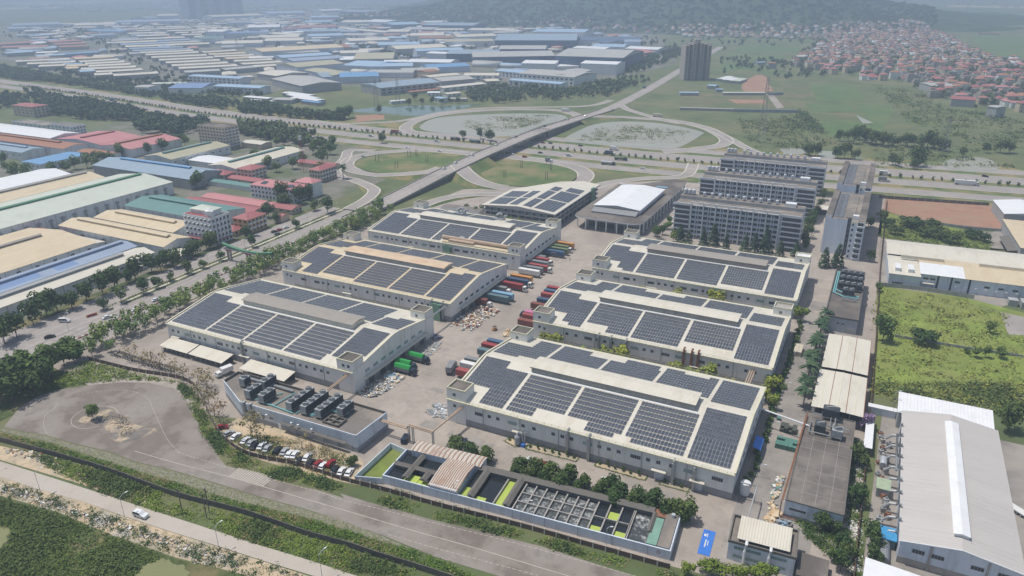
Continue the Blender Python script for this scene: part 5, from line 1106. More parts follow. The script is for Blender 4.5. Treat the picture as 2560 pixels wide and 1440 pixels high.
shed('shed with rust brown roof beside the bright white roof', -880, 412, -670, 435, 8.4, 2.0, 'x', 'r_brownroof', 'wall_white', 'r_brownroof', 0)
shed('white works building with grey barrel roof in front of the rust brown roof', -780, 388, -694, 409, 7.4, 1.8, 'x', 'r_steelblue', 'wall_white', 'r_bluegrey', 10, winface='y')
shed('small shed with dull brown roof below the pink roofs', -664, 420, -622, 434, 5, 1.2, 'x', 'r_brownroof', 'wall_white', None, 0)
shed('low sheds with pale roofs behind the yellow tower block', -556, 516, -530, 530, 5, 1, 'x', 'roof_cream', 'wall_tan', None, 0)
shed('white-roofed lean-to between olive and cream roofs', -542, 440, -504, 462, 4.6, 1, 'x', 'white_metal', 'wall_white', None, 0)
for i, (x0, y0, x1, y1, rf) in enumerate(((-440, 345, -372, 358, 'r_redroof'), (-436, 360, -372, 372, 'r_pinkroof'), (-470, 410, -430, 420, 'r_redroof'), (-372, 362, -352, 372, 'r_redroof'), (-452, 478, -412, 488, 'r_redroof'), (-352, 345, -346, 353, 'r_redroof'))):
    shed(['long low red-roofed workshop behind the hotel', 'long low pink-roofed workshop before the red-roofed mansion', 'low red-roofed wing beside the cream twin houses', 'short red-roofed guard house at the service road', 'long low red-roofed house near the mobile mast', 'tiny red-roofed kiosk beside the service road'][i], x0, y0, x1, y1, 3.6, 1.3, 'x', rf, 'wall_tan', None, 3, name='low_house', cat='house', seams=False)
shed('low green-roofed shed before the red mansion', -470, 396, -425, 404, 3.6, .8, 'x', 'r_tealroof', 'wall_white', None, 0, name='low_house', cat='house', seams=False)
def hip(mb, x0, y0, x1, y1, z, h, m=0, ov=.6):
    x0 -= ov; y0 -= ov; x1 += ov; y1 += ov; w, d = x1 - x0, y1 - y0
    if w >= d: a, b = (x0 + d / 2, (y0 + y1) / 2, z + h), (x1 - d / 2, (y0 + y1) / 2, z + h); mb.add([(x0, y0, z), (x1, y0, z), (x1, y1, z), (x0, y1, z), a, b], [(0, 1, 5, 4), (1, 2, 5), (2, 3, 4, 5), (3, 0, 4), (3, 2, 1, 0)], m)
    else: a, b = ((x0 + x1) / 2, y0 + w / 2, z + h), ((x0 + x1) / 2, y1 - w / 2, z + h); mb.add([(x0, y0, z), (x1, y0, z), (x1, y1, z), (x0, y1, z), a, b], [(0, 1, 4), (1, 2, 5, 4), (2, 3, 5), (3, 0, 4, 5), (3, 2, 1, 0)], m)
    return mb
def block(label, x0, y0, x1, y1, fl, fh, wall, roof=None, flat='flat_roof', nx=4, ny=3, rz=0, name='building', cat='building', bands=True, hiph=2.4, balc=False, group=None, wins=True):
    w, d, H = x1 - x0, y1 - y0, fl * fh; RECTS.append((x0, y0, x1, y1))
    rt = thing(name, label, cat, (x0, y0, 0), rz, group)
    MB().box(0, 0, 0, w, d, H, 0, 1).build('wall', [wall, flat], rt)
    if roof: hip(MB(), 0, 0, w, d, H + .1, hiph).build('roof', [roof], rt)
    else:
        for a in ((-.15, -.15, w + .15, .15), (-.15, d - .15, w + .15, d + .15), (-.15, .15, .15, d - .15), (w - .15, .15, w + .15, d - .15)): MB().box(a[0], a[1], H, a[2], a[3], H + .8).build('parapet', [wall], rt)
    for k in range(fl):
        z = k * fh + fh * .55
        if bands: MB().box(-.12, -.12, k * fh + fh - .18, w + .12, d + .12, k * fh + fh - .02).build('floor_band', ['wall_white'], rt)
        if wins:
            for i in range(nx): window(rt, w * (i + .5) / nx, -.06, z, min(1.6, w / nx * .55), fh * .5, 2)
            for i in range(ny): window(rt, w + .06, d * (i + .5) / ny, z, min(1.6, d / ny * .55), fh * .5, 2, 1, '+x')
        if balc and k:
            for i in range(ny): MB().box(w, d * (i + .2) / ny, k * fh - .1, w + 1.1, d * (i + .8) / ny, k * fh + .9).build('balcony', ['wall_white'], rt)
    return rt
HT = block('six-storey white hotel with ornate balconies and green attic at the service road', -374, 293, -350, 307, 5, 3.3, 'wall_white', None, 'flat_roof', 7, 5, 0, 'hotel', 'hotel', True, balc=True)
MB().box(4, 3, 16.5, 20, 12, 20.2).build('attic', ['wall_white'], HT); hip(MB(), 4, 3, 20, 12, 20.2, 1.2).build('attic_roof', ['r_palegreen'], HT)
mb = MB(); mb.box(18, 1, 16.5, 24, 3, 21); mb.cyl(21, 2, 21, 22.2, 2.2, 12, r2=.4); mb.build('gable_crown', ['wall_white'], HT)
MB().box(2, .2, 16.5, 23.8, 2.4, 17.6).build('roof_garden', ['box_rose'], HT)
for i in range(7):
    mb = MB(); x = 24 * (i + .5) / 7
    for k in range(5): mb.cyl(x, -.02, k * 3.3 + 2.6, k * 3.3 + 2.7, .9, 8)
    mb.build('arch_moulding', ['wall_white'], HT)
MB().box(2, -2.2, 3.0, 16, 0, 3.3).build('red_awning', ['r_redroof'], HT); MB().box(24, 3, 3.0, 26, 11, 3.4).build('red_awning', ['r_redroof'], HT)
block('three-storey yellow house with maroon hip roof beside the white hotel', -360, 318, -347.5, 334, 3, 3.1, 'wall_yellow', 'r_redroof', nx=3, ny=5, name='house', cat='house', balc=True)
block('low yellow annex with red roof in front of the yellow house', -362, 310, -352, 318, 1, 3.6, 'wall_yellow', 'r_redroof', nx=2, ny=2, name='house', cat='house')
ms = block('grey mansion with red hip roofs and solar panels', -412, 385, -371, 402, 3, 3.2, 'wall_white', 'r_pinkroof', nx=12, ny=5, name='mansion', cat='mansion')
MB().box(28, 17, 0, 44, 28, 11).build('rear_wing', ['wall_white'], ms); hip(MB(), 28, 17, 44, 28, 11, 2.6).build('roof', ['r_pinkroof'], ms)
for x in (8, 33): MB().add([(x, 2.2, 10.7), (x + 5, 2.2, 10.7), (x + 5, 6.4, 11.7), (x, 6.4, 11.7)], [(0, 1, 2, 3)]).build('solar_panel', ['solar'], ms)
for i in range(4): MB().box(29 + i * 4.6, 16.2, 0, 29.8 + i * 4.6, 16.9, 10.9).build('column', ['wall_white'], ms)
block('cream three-storey house with red hip roof beside the loop ramp', -404, 440, -393, 460, 3, 3.2, 'wall_tan', 'r_redroof', nx=4, ny=6, name='house', cat='house', balc=True)
block('cream twin house with red roof and shallow portico', -462, 420, -446, 436, 3, 3, 'wall_tan', 'r_redroof', nx=4, ny=4, name='house', cat='house', balc=True)
block('low cream house with red roof joined to the twin house', -484, 408, -464, 420, 2, 3, 'wall_tan', 'r_redroof', nx=4, ny=4, name='house', cat='house')
block('yellow seven-storey tower block rising from the trees', -594, 500, -558, 517, 7, 3.0, 'wall_tan', None, 'flat_dark', 9, 4, 0, 'tower_block', 'apartment block', balc=True)
block('white three-storey house with flat roof behind the bright white shed', -800, 484, -762, 498, 3, 3.2, 'wall_white', None, 'flat_roof', 6, 4)
block('low white works office behind the bright white shed', -880, 490, -818, 505, 2, 3, 'wall_white', None, 'flat_roof', 8, 3)
block('brick red house at the edge beside the expressway trees', -960, 540, -920, 560, 4, 3.2, 'wall_tan', 'r_redroof', nx=5, ny=4, name='house', cat='house')
# gateway across the boulevard
gt = thing('gateway_sign', 'gateway with upswept green-edged beam spanning the boulevard carriageway', 'gateway', (-325, 277.6, 0))
for x in (3.6, 18.4, 33.6):
    for o in (-1.1, 1.1): MB().box(x + o - .35, -.5, 0, x + o + .35, .5, 6.6).build('pier', ['concrete'], gt)
    MB().box(x - 2, -.8, 6.1, x + 2, .8, 7.3).build('pier_cap', ['box_rose'], gt)
mb = MB(); N_ = 16
for i in range(N_):
    a, b = i / N_, (i + 1) / N_; za, zb = 7.2 + 2.2 * (2 * a - 1) ** 2, 7.2 + 2.2 * (2 * b - 1) ** 2; xa, xb = -.6 + 38 * a, -.6 + 38 * b
    mb.add([(xa, -.9, za), (xb, -.9, zb), (xb, .9, zb), (xa, .9, za), (xa, -.9, za + 1), (xb, -.9, zb + 1), (xb, .9, zb + 1), (xa, .9, za + 1)], [(4, 5, 6, 7), (0, 1, 5, 4), (2, 3, 7, 6), (3, 2, 1, 0)])
mb.build('beam', ['r_greentrim'], gt); MB().box(.5, -.95, 6.9, 36.5, .95, 7.6).build('lower_beam', ['concrete'], gt)
mb = MB(); mb.tube([(18.4 + 1.3 * math.cos(t_ * .4), 0, 9.4 + 1.3 * math.sin(t_ * .4)) for t_ in range(17)], .16, 6); mb.build('emblem', ['alu'], gt)
# red sign wall at the tip of the planted median
prop('sign_wall', 'low red sign wall with yellow ends at the tip of the planted median', 'sign', tuple(G(4, 685, 925)), [('panel', MB().box(-1.8, -.2, .2, 1.8, .2, 1.2), ['box_red']), ('end_post', MB().box(-2.4, -.25, 0, -1.8, .25, 1.4), ['box_orange']), ('end_post', MB().box(1.8, -.25, 0, 2.4, .25, 1.4), ['box_orange'])], 1.3)
# mobile mast
def lattice(label, loc, H, b, m, cat='mast', rz=0, arms=False, group=None):
    rt = thing('lattice_mast' if not arms else 'power_pylon', label, cat, loc, rz, group)
    for sx, sy in ((-1, -1), (1, -1), (1, 1), (-1, 1)): MB().tube([(sx * b, sy * b, 0), (sx * b * .25, sy * b * .25, H)], .12 if not arms else .16, 4).build('leg', [m], rt)
    mb = MB(); n = int(H / (2.2 if not arms else 4))
    for k in range(n):
        z0, z1 = H * k / n, H * (k + 1) / n; r0, r1 = b * (1 - .75 * k / n), b * (1 - .75 * (k + 1) / n)
        for a, c in (((-r0, -r0, z0), (r1, -r1, z1)), ((r0, -r0, z0), (r1, r1, z1)), ((r0, r0, z0), (-r1, r1, z1)), ((-r0, r0, z0), (-r1, -r1, z1))): mb.tube([a, c], .06 if not arms else .1, 3)
    mb.build('bracing', [m], rt)
    if arms:
        for z in (H * .7, H * .82, H * .94): mb = MB(); mb.tube([(-6, 0, z), (0, 0, z + 1)], .12, 4); mb.tube([(6, 0, z), (0, 0, z + 1)], .12, 4); mb.build('cross_arm', [m], rt)
    else:
        for z in (H - 2, H - 4): MB().box(-.9, -.9, z, .9, .9, z + 1.6).build('antenna', ['white_metal'], rt)
    return rt
lattice('red and white lattice mobile mast above the red roofs', (-430.5, 462.5, 0), 31, 1.6, 'box_rose')
for i, (k, x, y, H) in enumerate(((2, 435, 800, 36), (2, 275, 830, 40), (3, 600, 1060, 62), (3, 2120, 150, 60), (3, 1960, 1130, 30), (1, 1775, 420, 40))):
    lattice(['steel pylon on the canal bank islet', 'steel pylon beside the canal and red hut', 'tall steel pylon in the scrub beside the ring ramp', 'tall steel pylon on the pale far fields', 'slim steel mast beside the dark grove', 'steel mast among the cream factory roofs'][i], tuple(G(k, x, y)), H, 3.0, 'steel', 'pylon', .4, True)
# ================================================================ FAR ESTATE, VILLAGE, TOWERS, HILL
def inpoly(p, P):
    x, y = p; c = False; j = len(P) - 1
    for i in range(len(P)):
        if (P[i][1] > y) != (P[j][1] > y) and x < (P[j][0] - P[i][0]) * (y - P[i][1]) / (P[j][1] - P[i][1]) + P[i][0]: c = not c
        j = i
    return c
LBL = dict(roof_cream='cream roofed', roof_tan='tan roofed', r_steelblue='steel blue roofed', r_bluebright='sky blue roofed', r_bluegrey='blue grey roofed', r_greyroof='pale grey roofed', r_lightblue='light blue roofed', white_metal='white roofed', r_pinkroof='pink roofed', r_brownroof='rust brown roofed', r_darkblue='dark blue roofed', r_creamdull='dull cream roofed', r_tealroof='teal roofed', r_olive='olive roofed', r_tileorange='orange tiled')
def fshed(k, xa, ya, xb, yb, depth, h, roof, wall='wall_white', where='in the industrial estate beyond the expressway', rise=None, vent=None, nw=0, flat=False):
    a, b = G(k, xa, ya, h), G(k, xb, yb, h); a.z = b.z = 0; d = b - a; L = d.length; rz = math.atan2(d.y, d.x); rise = depth * .05 if rise is None else rise
    lab = (LBL.get(roof, 'grey roofed') + ' factory shed ' + where)
    rt = thing('factory_shed', lab, 'factory', tuple(a), rz, 'factory sheds ' + where)
    MB().box(0, 0, 0, L, depth, h - .02).build('wall', [wall], rt)
    if flat: MB().box(-.3, -.3, h, L + .3, depth + .3, h + .8).build('roof', [roof], rt)
    else: MB().add([(-.5, -.6, h), (L + .5, -.6, h), (L + .5, depth / 2, h + rise), (-.5, depth / 2, h + rise), (L + .5, depth + .6, h), (-.5, depth + .6, h), (-.5, -.6, h - .3), (L + .5, -.6, h - .3)], [(0, 1, 2, 3), (3, 2, 4, 5), (6, 7, 1, 0), (1, 4, 2), (0, 3, 5)]).build('roof', [roof], rt)
    if vent: MB().box(L * .1, depth / 2 - 1.6, h + rise - .4, L * .9, depth / 2 + 1.6, h + rise + 1.2).build('ridge_vent', [vent], rt)
    if nw:
        for i in range(nw):
            for kz in (.3, .7): window(rt, L * (i + .5) / nw, -.08, h * kz, L / nw * .5, h * .2, 2)
    return rt
CR, TN, SB, BB, BG, GY, LB, WM, PK, BR, DB, CD = 'roof_cream', 'roof_tan', 'r_steelblue', 'r_bluebright', 'r_bluegrey', 'r_greyroof', 'r_lightblue', 'white_metal', 'r_pinkroof', 'r_brownroof', 'r_darkblue', 'r_creamdull'
WD = 'r_darkblue'
near = 'on the estate edge facing the canal and expressway'
for a in ((300, 655, 745, 610, 58, 11, SB, 'wall_grey', 10), (755, 605, 1005, 585, 50, 9, GY, 'wall_grey', 0), (770, 655, 1085, 622, 20, 6, CR, 'wall_white', 6), (920, 560, 1180, 560, 34, 9, CR, 'wall_white', 6), (1255, 595, 1640, 625, 22, 9, LB, 'wall_white', 10),
          (1330, 545, 1740, 575, 70, 13, GY, 'wall_white', 12), (1740, 565, 1870, 520, 40, 13, GY, 'wall_white', 5), (1150, 525, 1370, 545, 36, 10, LB, 'wall_white', 8), (650, 690, 740, 690, 14, 5, WM, 'wall_white', 3), (800, 700, 900, 690, 14, 4.5, CR, 'wall_white', 3), (380, 755, 490, 745, 8, 4, WM, 'wall_white', 3), (700, 725, 760, 735, 10, 6, LB, 'wall_white', 2), (810, 735, 940, 735, 10, 4, GY, 'wall_tan', 3), (520, 685, 780, 660, 12, 3.5, BR, 'wall_grey', 0)):
    fshed(2, *a[:8], near, nw=a[8])
for a in ((2020, 585, 2245, 640, 62, 11, GY, 'wall_grey', 0), (1910, 545, 2060, 565, 60, 10, CR, 'wall_grey', 0), (1585, 640, 1930, 655, 26, 10, LB, 'wall_white', 12), (1400, 565, 1780, 585, 24, 10, LB, 'wall_white', 12), (1250, 655, 1500, 655, 60, 8, 'r_bluestripe', 'wall_white', 0), (1120, 625, 1380, 620, 20, 7, 'r_palegreen', 'wall_white', 0), (1000, 645, 1100, 650, 24, 12, GY, 'wall_white', 4),
          (1810, 720, 1990, 735, 12, 5, WM, 'wall_grey', 0), (1830, 745, 2000, 760, 12, 5, WM, 'wall_grey', 0), (2100, 690, 2290, 715, 14, 5, WM, 'wall_grey', 0), (2130, 705, 2320, 735, 14, 5, WM, 'wall_grey', 0), (2160, 725, 2360, 750, 14, 5, WM, 'wall_grey', 0), (2240, 750, 2370, 765, 10, 4, BB, 'wall_grey', 0), (2020, 740, 2170, 745, 20, 5, GY, 'wall_grey', 0), (1500, 640, 1560, 640, 20, 6, WM, 'wall_white', 0), (1930, 655, 2010, 650, 24, 8, GY, 'wall_white', 3), (1790, 580, 1890, 570, 24, 5, CR, 'wall_white', 0)):
    fshed(1, *a[:8], near, nw=a[8])
mid = 'in the hazy heart of the industrial estate'
for a in ((990, 425, 1600, 415, 110, 16, GY, WD), (1600, 415, 2110, 430, 150, 24, GY, WD), (1350, 470, 1600, 475, 60, 13, WM, 'wall_white'), (1560, 495, 1780, 490, 46, 8, WM, 'wall_white'), (1790, 470, 2058, 480, 50, 18, WM, 'wall_white'), (790, 400, 1170, 400, 90, 16, SB, WD), (1180, 365, 1530, 365, 90, 14, GY, WD), (1150, 300, 1760, 300, 190, 20, SB, WD), (1430, 235, 1820, 240, 110, 16, LB, 'wall_white'), (1770, 300, 2240, 300, 110, 12, DB, 'wall_blue'), (1750, 290, 1980, 320, 60, 10, DB, 'wall_white'), (2120, 310, 2240, 310, 60, 14, BG, 'wall_blue'),
          (2160, 405, 2350, 385, 70, 10, PK, 'wall_white'), (2130, 425, 2280, 415, 50, 8, 'r_redroof', 'wall_grey'), (1870, 345, 2110, 350, 70, 12, LB, 'wall_white'), (1730, 355, 1970, 365, 50, 12, WM, 'wall_white'), (2120, 360, 2360, 370, 60, 10, WM, 'wall_white'),
          (660, 505, 970, 490, 60, 10, BB, 'wall_blue'), (490, 460, 820, 465, 60, 10, WM, 'wall_white'), (470, 530, 740, 520, 50, 9, GY, 'wall_grey'), (0, 575, 290, 565, 70, 10, BB, 'wall_blue'), (20, 485, 255, 495, 90, 9, LB, 'wall_blue'), (260, 495, 540, 490, 60, 9, LB, 'wall_blue'), (200, 540, 540, 540, 46, 9, GY, 'wall_white'), (100, 440, 395, 435, 130, 10, 'r_olive', 'wall_grey'), (330, 462, 500, 458, 40, 8, WM, 'wall_white'), (640, 535, 740, 525, 30, 10, BR, 'wall_tan'), (670, 575, 900, 555, 30, 5, CD, 'wall_grey'), (1090, 605, 1190, 600, 30, 4, CD, 'wall_grey'),
          (420, 365, 800, 350, 90, 11, CD, 'wall_grey'), (570, 380, 920, 370, 60, 12, LB, 'wall_blue'), (640, 395, 790, 400, 40, 14, WM, 'wall_blue'), (280, 335, 590, 330, 80, 10, LB, 'wall_blue'), (70, 305, 370, 295, 80, 12, CR, 'wall_white'), (780, 310, 1140, 305, 70, 14, 'r_olive', 'wall_white'), (520, 265, 770, 262, 90, 14, CR, 'wall_white'), (590, 285, 850, 280, 60, 10, BR, 'wall_tan'), (880, 275, 1170, 265, 80, 10, CD, 'wall_white'), (0, 355, 90, 350, 90, 12, BR, 'wall_grey'), (0, 395, 210, 390, 60, 8, CR, 'wall_white'), (0, 445, 180, 440, 70, 8, WM, 'wall_grey'),
          (340, 235, 505, 235, 90, 12, CR, 'wall_white'), (455, 215, 680, 220, 90, 10, GY, 'wall_grey'), (700, 222, 910, 222, 60, 10, CD, 'wall_white'), (945, 222, 1290, 228, 80, 10, CR, 'wall_white'), (1150, 245, 1330, 240, 60, 10, GY, 'wall_white'), (0, 215, 330, 240, 50, 9, CR, 'wall_white'), (0, 260, 240, 265, 70, 9, GY, 'wall_white'), (0, 235, 120, 235, 60, 9, BG, 'wall_blue'), (390, 185, 600, 178, 120, 14, LB, WD), (640, 165, 800, 160, 60, 14, WM, 'wall_white'), (610, 185, 990, 190, 120, 18, SB, WD), (0, 165, 170, 165, 120, 12, CR, 'wall_white'), (170, 160, 340, 165, 120, 14, WM, 'wall_white'), (0, 140, 240, 132, 90, 10, CR, 'wall_white'), (300, 130, 490, 128, 120, 12, LB, 'wall_white'), (540, 145, 640, 140, 70, 10, CR, 'wall_white'), (0, 85, 200, 90, 120, 16, BG, WD), (210, 95, 330, 100, 100, 12, GY, 'wall_blue'), (820, 250, 960, 245, 60, 8, BG, 'wall_blue'), (300, 285, 500, 280, 50, 9, LB, 'wall_white')):
    fshed(2, *a, mid)
rows = 'in the ranks of long parallel sheds along the tree-lined avenue'
for xa, ya, xb, yb, c in ((1335, 512, 1770, 490, CR), (1285, 492, 1700, 470, CR), (1240, 470, 1640, 450, CR), (1190, 450, 1590, 430, CR), (1130, 430, 1540, 412, CR), (1090, 411, 1480, 392, CR), (1045, 395, 1440, 378, CR), (1380, 540, 1640, 525, GY), (1680, 520, 1910, 500, GY), (1900, 498, 2180, 480, CR), (1810, 480, 2100, 462, CR), (1750, 458, 2030, 444, CR), (1690, 440, 1960, 424, TN), (1600, 425, 1890, 412, CR), (1560, 408, 1830, 396, TN), (1520, 392, 1770, 376, CR),
                          (980, 380, 1410, 368, BG), (960, 365, 1360, 352, SB), (930, 350, 1300, 338, CD), (900, 335, 1240, 322, BG), (870, 320, 1170, 308, CD), (1230, 338, 1560, 326, CD), (1200, 322, 1500, 312, GY), (1160, 308, 1420, 296, BG), (840, 305, 1100, 292, GY), (1080, 292, 1380, 280, CR), (1020, 270, 1260, 262, CR), (960, 252, 1180, 244, CR), (910, 236, 1120, 228, CR), (880, 222, 1080, 214, CR), (1350, 262, 1500, 258, CR), (1300, 246, 1520, 242, CR), (1240, 232, 1470, 226, CR), (1190, 216, 1420, 210, CR), (1160, 205, 1400, 200, CR), (1500, 226, 1790, 222, CR), (1460, 212, 1720, 206, CR), (1440, 200, 1640, 196, CR),
                          (850, 565, 1180, 545, CR), (710, 560, 840, 552, CR), (720, 540, 1060, 520, CR), (600, 535, 710, 528, LB), (600, 518, 1010, 500, CR), (500, 512, 590, 506, TN), (660, 495, 970, 480, CR), (490, 495, 650, 488, TN), (640, 478, 930, 462, CR), (600, 462, 890, 444, CR), (560, 440, 850, 424, TN), (120, 460, 520, 440, CR), (200, 478, 560, 462, CR), (285, 496, 480, 488, CR),
                          (0, 330, 310, 312, 'r_tileorange'), (0, 355, 350, 345, 'r_tileorange'), (390, 315, 610, 300, 'r_tileorange'), (410, 332, 640, 322, 'r_tileorange'), (450, 352, 660, 342, BR), (50, 398, 250, 385, LB), (270, 395, 430, 388, WM), (480, 405, 740, 388, BB), (270, 418, 480, 408, LB), (230, 268, 400, 258, LB), (240, 285, 470, 275, GY), (220, 305, 430, 298, BG)):
    fshed(1, xa, ya, xb, yb, 36 if ya > 360 else 46, 8, c, 'wall_grey', rows, vent=('monitor_side' if c == CR and ya > 370 else None))
hz = 'on the hazy far edge of the estate'
for a in ((1650, 325, 1950, 318, 90, 10, CR), (1960, 305, 2250, 300, 90, 10, CR), (1950, 385, 2560, 350, 90, 14, TN), (1980, 400, 2380, 385, 40, 9, GY), (2100, 430, 2480, 405, 60, 10, LB), (2180, 455, 2560, 430, 60, 10, BG), (2210, 500, 2560, 470, 80, 11, 'r_olive'), (2400, 575, 2640, 560, 70, 9, SB), (2260, 520, 2480, 560, 40, 11, 'r_olive'), (1500, 290, 1670, 280, 70, 16, 'r_tealroof'), (1530, 235, 1660, 235, 60, 20, WM), (1650, 250, 2000, 240, 60, 14, 'r_bluestripe'), (1840, 205, 2080, 200, 120, 14, WM), (1900, 175, 2140, 165, 60, 9, CR), (1880, 160, 2090, 152, 60, 9, CR), (1870, 148, 2060, 142, 60, 9, CR), (2110, 215, 2270, 210, 60, 9, 'r_redroof'), (2250, 205, 2520, 195, 90, 11, 'r_tileorange'), (1690, 170, 1950, 165, 80, 12, BG), (1580, 125, 1960, 112, 120, 12, CR), (2000, 100, 2280, 92, 120, 14, LB), (2320, 130, 2530, 125, 90, 18, LB), (2400, 80, 2560, 75, 120, 12, WM), (1170, 118, 1320, 115, 120, 14, CR), (1100, 135, 1180, 130, 90, 18, BG), (870, 165, 1340, 155, 110, 14, BG), (560, 190, 860, 180, 120, 10, CR), (520, 205, 700, 205, 50, 9, CR), (100, 190, 460, 178, 120, 12, SB), (640, 225, 900, 235, 60, 10, BB), (690, 265, 870, 255, 60, 10, SB), (60, 215, 200, 210, 80, 10, BG), (1990, 250, 2200, 262, 60, 9, CR), (2200, 235, 2560, 230, 90, 10, SB), (2110, 245, 2260, 240, 50, 9, WM), (1960, 280, 2220, 275, 80, 10, CR), (2300, 270, 2560, 262, 80, 10, LB), (2280, 165, 2480, 160, 90, 12, LB)):
    fshed(1, *a, 'wall_blue', hz)
# smaller sheds filling the estate
EP = [(G(1, x, y).x, G(1, x, y).y) for x, y in ((60, 430), (700, 570), (1300, 600), (2000, 660), (2600, 620), (3500, 600), (4600, 520), (4900, 400), (4700, 280), (3900, 200), (2560, 110), (200, 200))]
occ = [(o.matrix_basis @ Vector((14 + 18 * q, 18, 0))).to_2d() for o in COL.objects if o.name.startswith('factory_shed') for q in range(6)]
SMALL = []; rs = random.Random(21); nf = 0; xs_ = [p[0] for p in EP]; ys_ = [p[1] for p in EP]
for k in range(9000):
    if nf >= 420: break
    x, y = rs.uniform(min(xs_), max(xs_)), rs.uniform(min(ys_), max(ys_))
    if not inpoly((x, y), EP) or y > 3400 or any((x - q.x) ** 2 + (y - q.y) ** 2 < 1000 for q in occ): continue
    nf += 1; occ.append(Vector((x, y))); SMALL.append((x, y, (.78 if x < -1000 else .05) + rs.choice((0, math.pi / 2)) + rs.gauss(0, .04), rs.uniform(.7, 1.5), rs.uniform(.7, 1.3)))
# tower blocks
def highrise(label, p, w, d, H, rz, nf, m1='wall_grey', m2='shade_wall', steps=True, group=None):
    rt = thing('high_rise', label, 'high-rise', (p[0], p[1], 0), rz, group)
    n = 7
    for i in range(n):
        x0, x1 = w * i / n, w * (i + 1) / n; y0 = (i % 2) * 2.2; h = H - (abs(i - 3) * 1.6 if steps else 0)
        MB().box(x0, y0, 0, x1 - .01, d - y0, h, 0, 1).build('bay', [m1 if i % 2 == 0 else m2, 'flat_roof'], rt)
        mb = MB()
        for k in range(nf): mb.box(x0 + .2 * (x1 - x0), y0 - .08, h * (k + .25) / nf, x1 - .2 * (x1 - x0), y0 - .01, h * (k + .75) / nf)
        mb.build('window_strip', ['glass'], rt)
        if i % 2 == 0:
            for q in (.02, .92): MB().box(x0 + q * (x1 - x0), y0 - .7, 0, x0 + (q + .06) * (x1 - x0), y0, h).build('fin', ['wall_tan'], rt)
    for k in range(4):
        y0 = d * k / 4; MB().box(w, y0 + .5, 0, w + 1.4 * (k % 2) + .2, y0 + d / 4 - .5, H - 3).build('side_bay', [m1 if k % 2 else m2], rt)
        mb = MB()
        for q in range(nf): mb.box(w + 1.4 * (k % 2) + .2, y0 + 2, (H - 3) * (q + .25) / nf, w + 1.4 * (k % 2) + .28, y0 + d / 4 - 2, (H - 3) * (q + .75) / nf)
        mb.build('window_strip', ['glass'], rt)
    MB().box(w * .4, d * .3, H - 1, w * .62, d * .7, H + 4).build('lift_room', [m1], rt)
a, b = G(3, 25, 600), G(3, 215, 598)
mat('tower_tan', C(168, 162, 156), .8, .06, .1); mat('tower_dark', C(130, 128, 128), .8, .06, .1)
highrise('tall dark tan apartment tower standing alone beside the overpass road', a, (b - a).length, 30, 58, math.atan2(b.y - a.y, b.x - a.x), 20, 'tower_tan', 'tower_dark')
a, b = G(1, 1415, 140), G(1, 1850, 112); dv = (b - a) / 5
for i in range(5): highrise('pale blue grey apartment tower in the hazy cluster above the estate', a + dv * i, dv.length * .58, 50, 118, math.atan2(dv.y, dv.x), 28, 'wall_blue', 'wall_grey', False, 'hazy cluster of apartment towers')
# hill
cx, cy = -1050.0, 3500.0; n = 120; mb = MB(); vs = []; 
def hillz(x, y):
    dx, dy = (x - cx) / 1350, (y - cy) / 1000; r2 = dx * dx + dy * dy; base = 250 * math.exp(-r2 * 2.2) - 12
    dx2, dy2 = (x + 480) / 420, (y - 2950) / 480; base += 95 * math.exp(-(dx2 * dx2 + dy2 * dy2) * 2)
    dx3, dy3 = (x + 2300) / 700, (y - 4300) / 600; base += 120 * math.exp(-(dx3 * dx3 + dy3 * dy3) * 2)
    return base + 16 * noise.noise(Vector((x * .004, y * .004, 0))) + 7 * noise.noise(Vector((x * .02, y * .02, 3))) + 5 * noise.noise(Vector((x * .07, y * .07, 9)))
x0, x1, y0, y1 = -3400, 500, 2300, 5600
vs = [(x0 + (x1 - x0) * i / n, y0 + (y1 - y0) * j / n) for j in range(n + 1) for i in range(n + 1)]
mb.add([(x, y, hillz(x, y)) for x, y in vs], [(j * (n + 1) + i, j * (n + 1) + i + 1, (j + 1) * (n + 1) + i + 1, (j + 1) * (n + 1) + i) for j in range(n) for i in range(n)])
mat('hill_wood', C(54, 72, 48), .95, .5, .03, col2=C(64, 82, 54), scale2=.006, bump=1.0, bscale=.06, stain=(C(44, 62, 42), .9, .05))
hl = struct('hill', mb, ['hill_wood'])
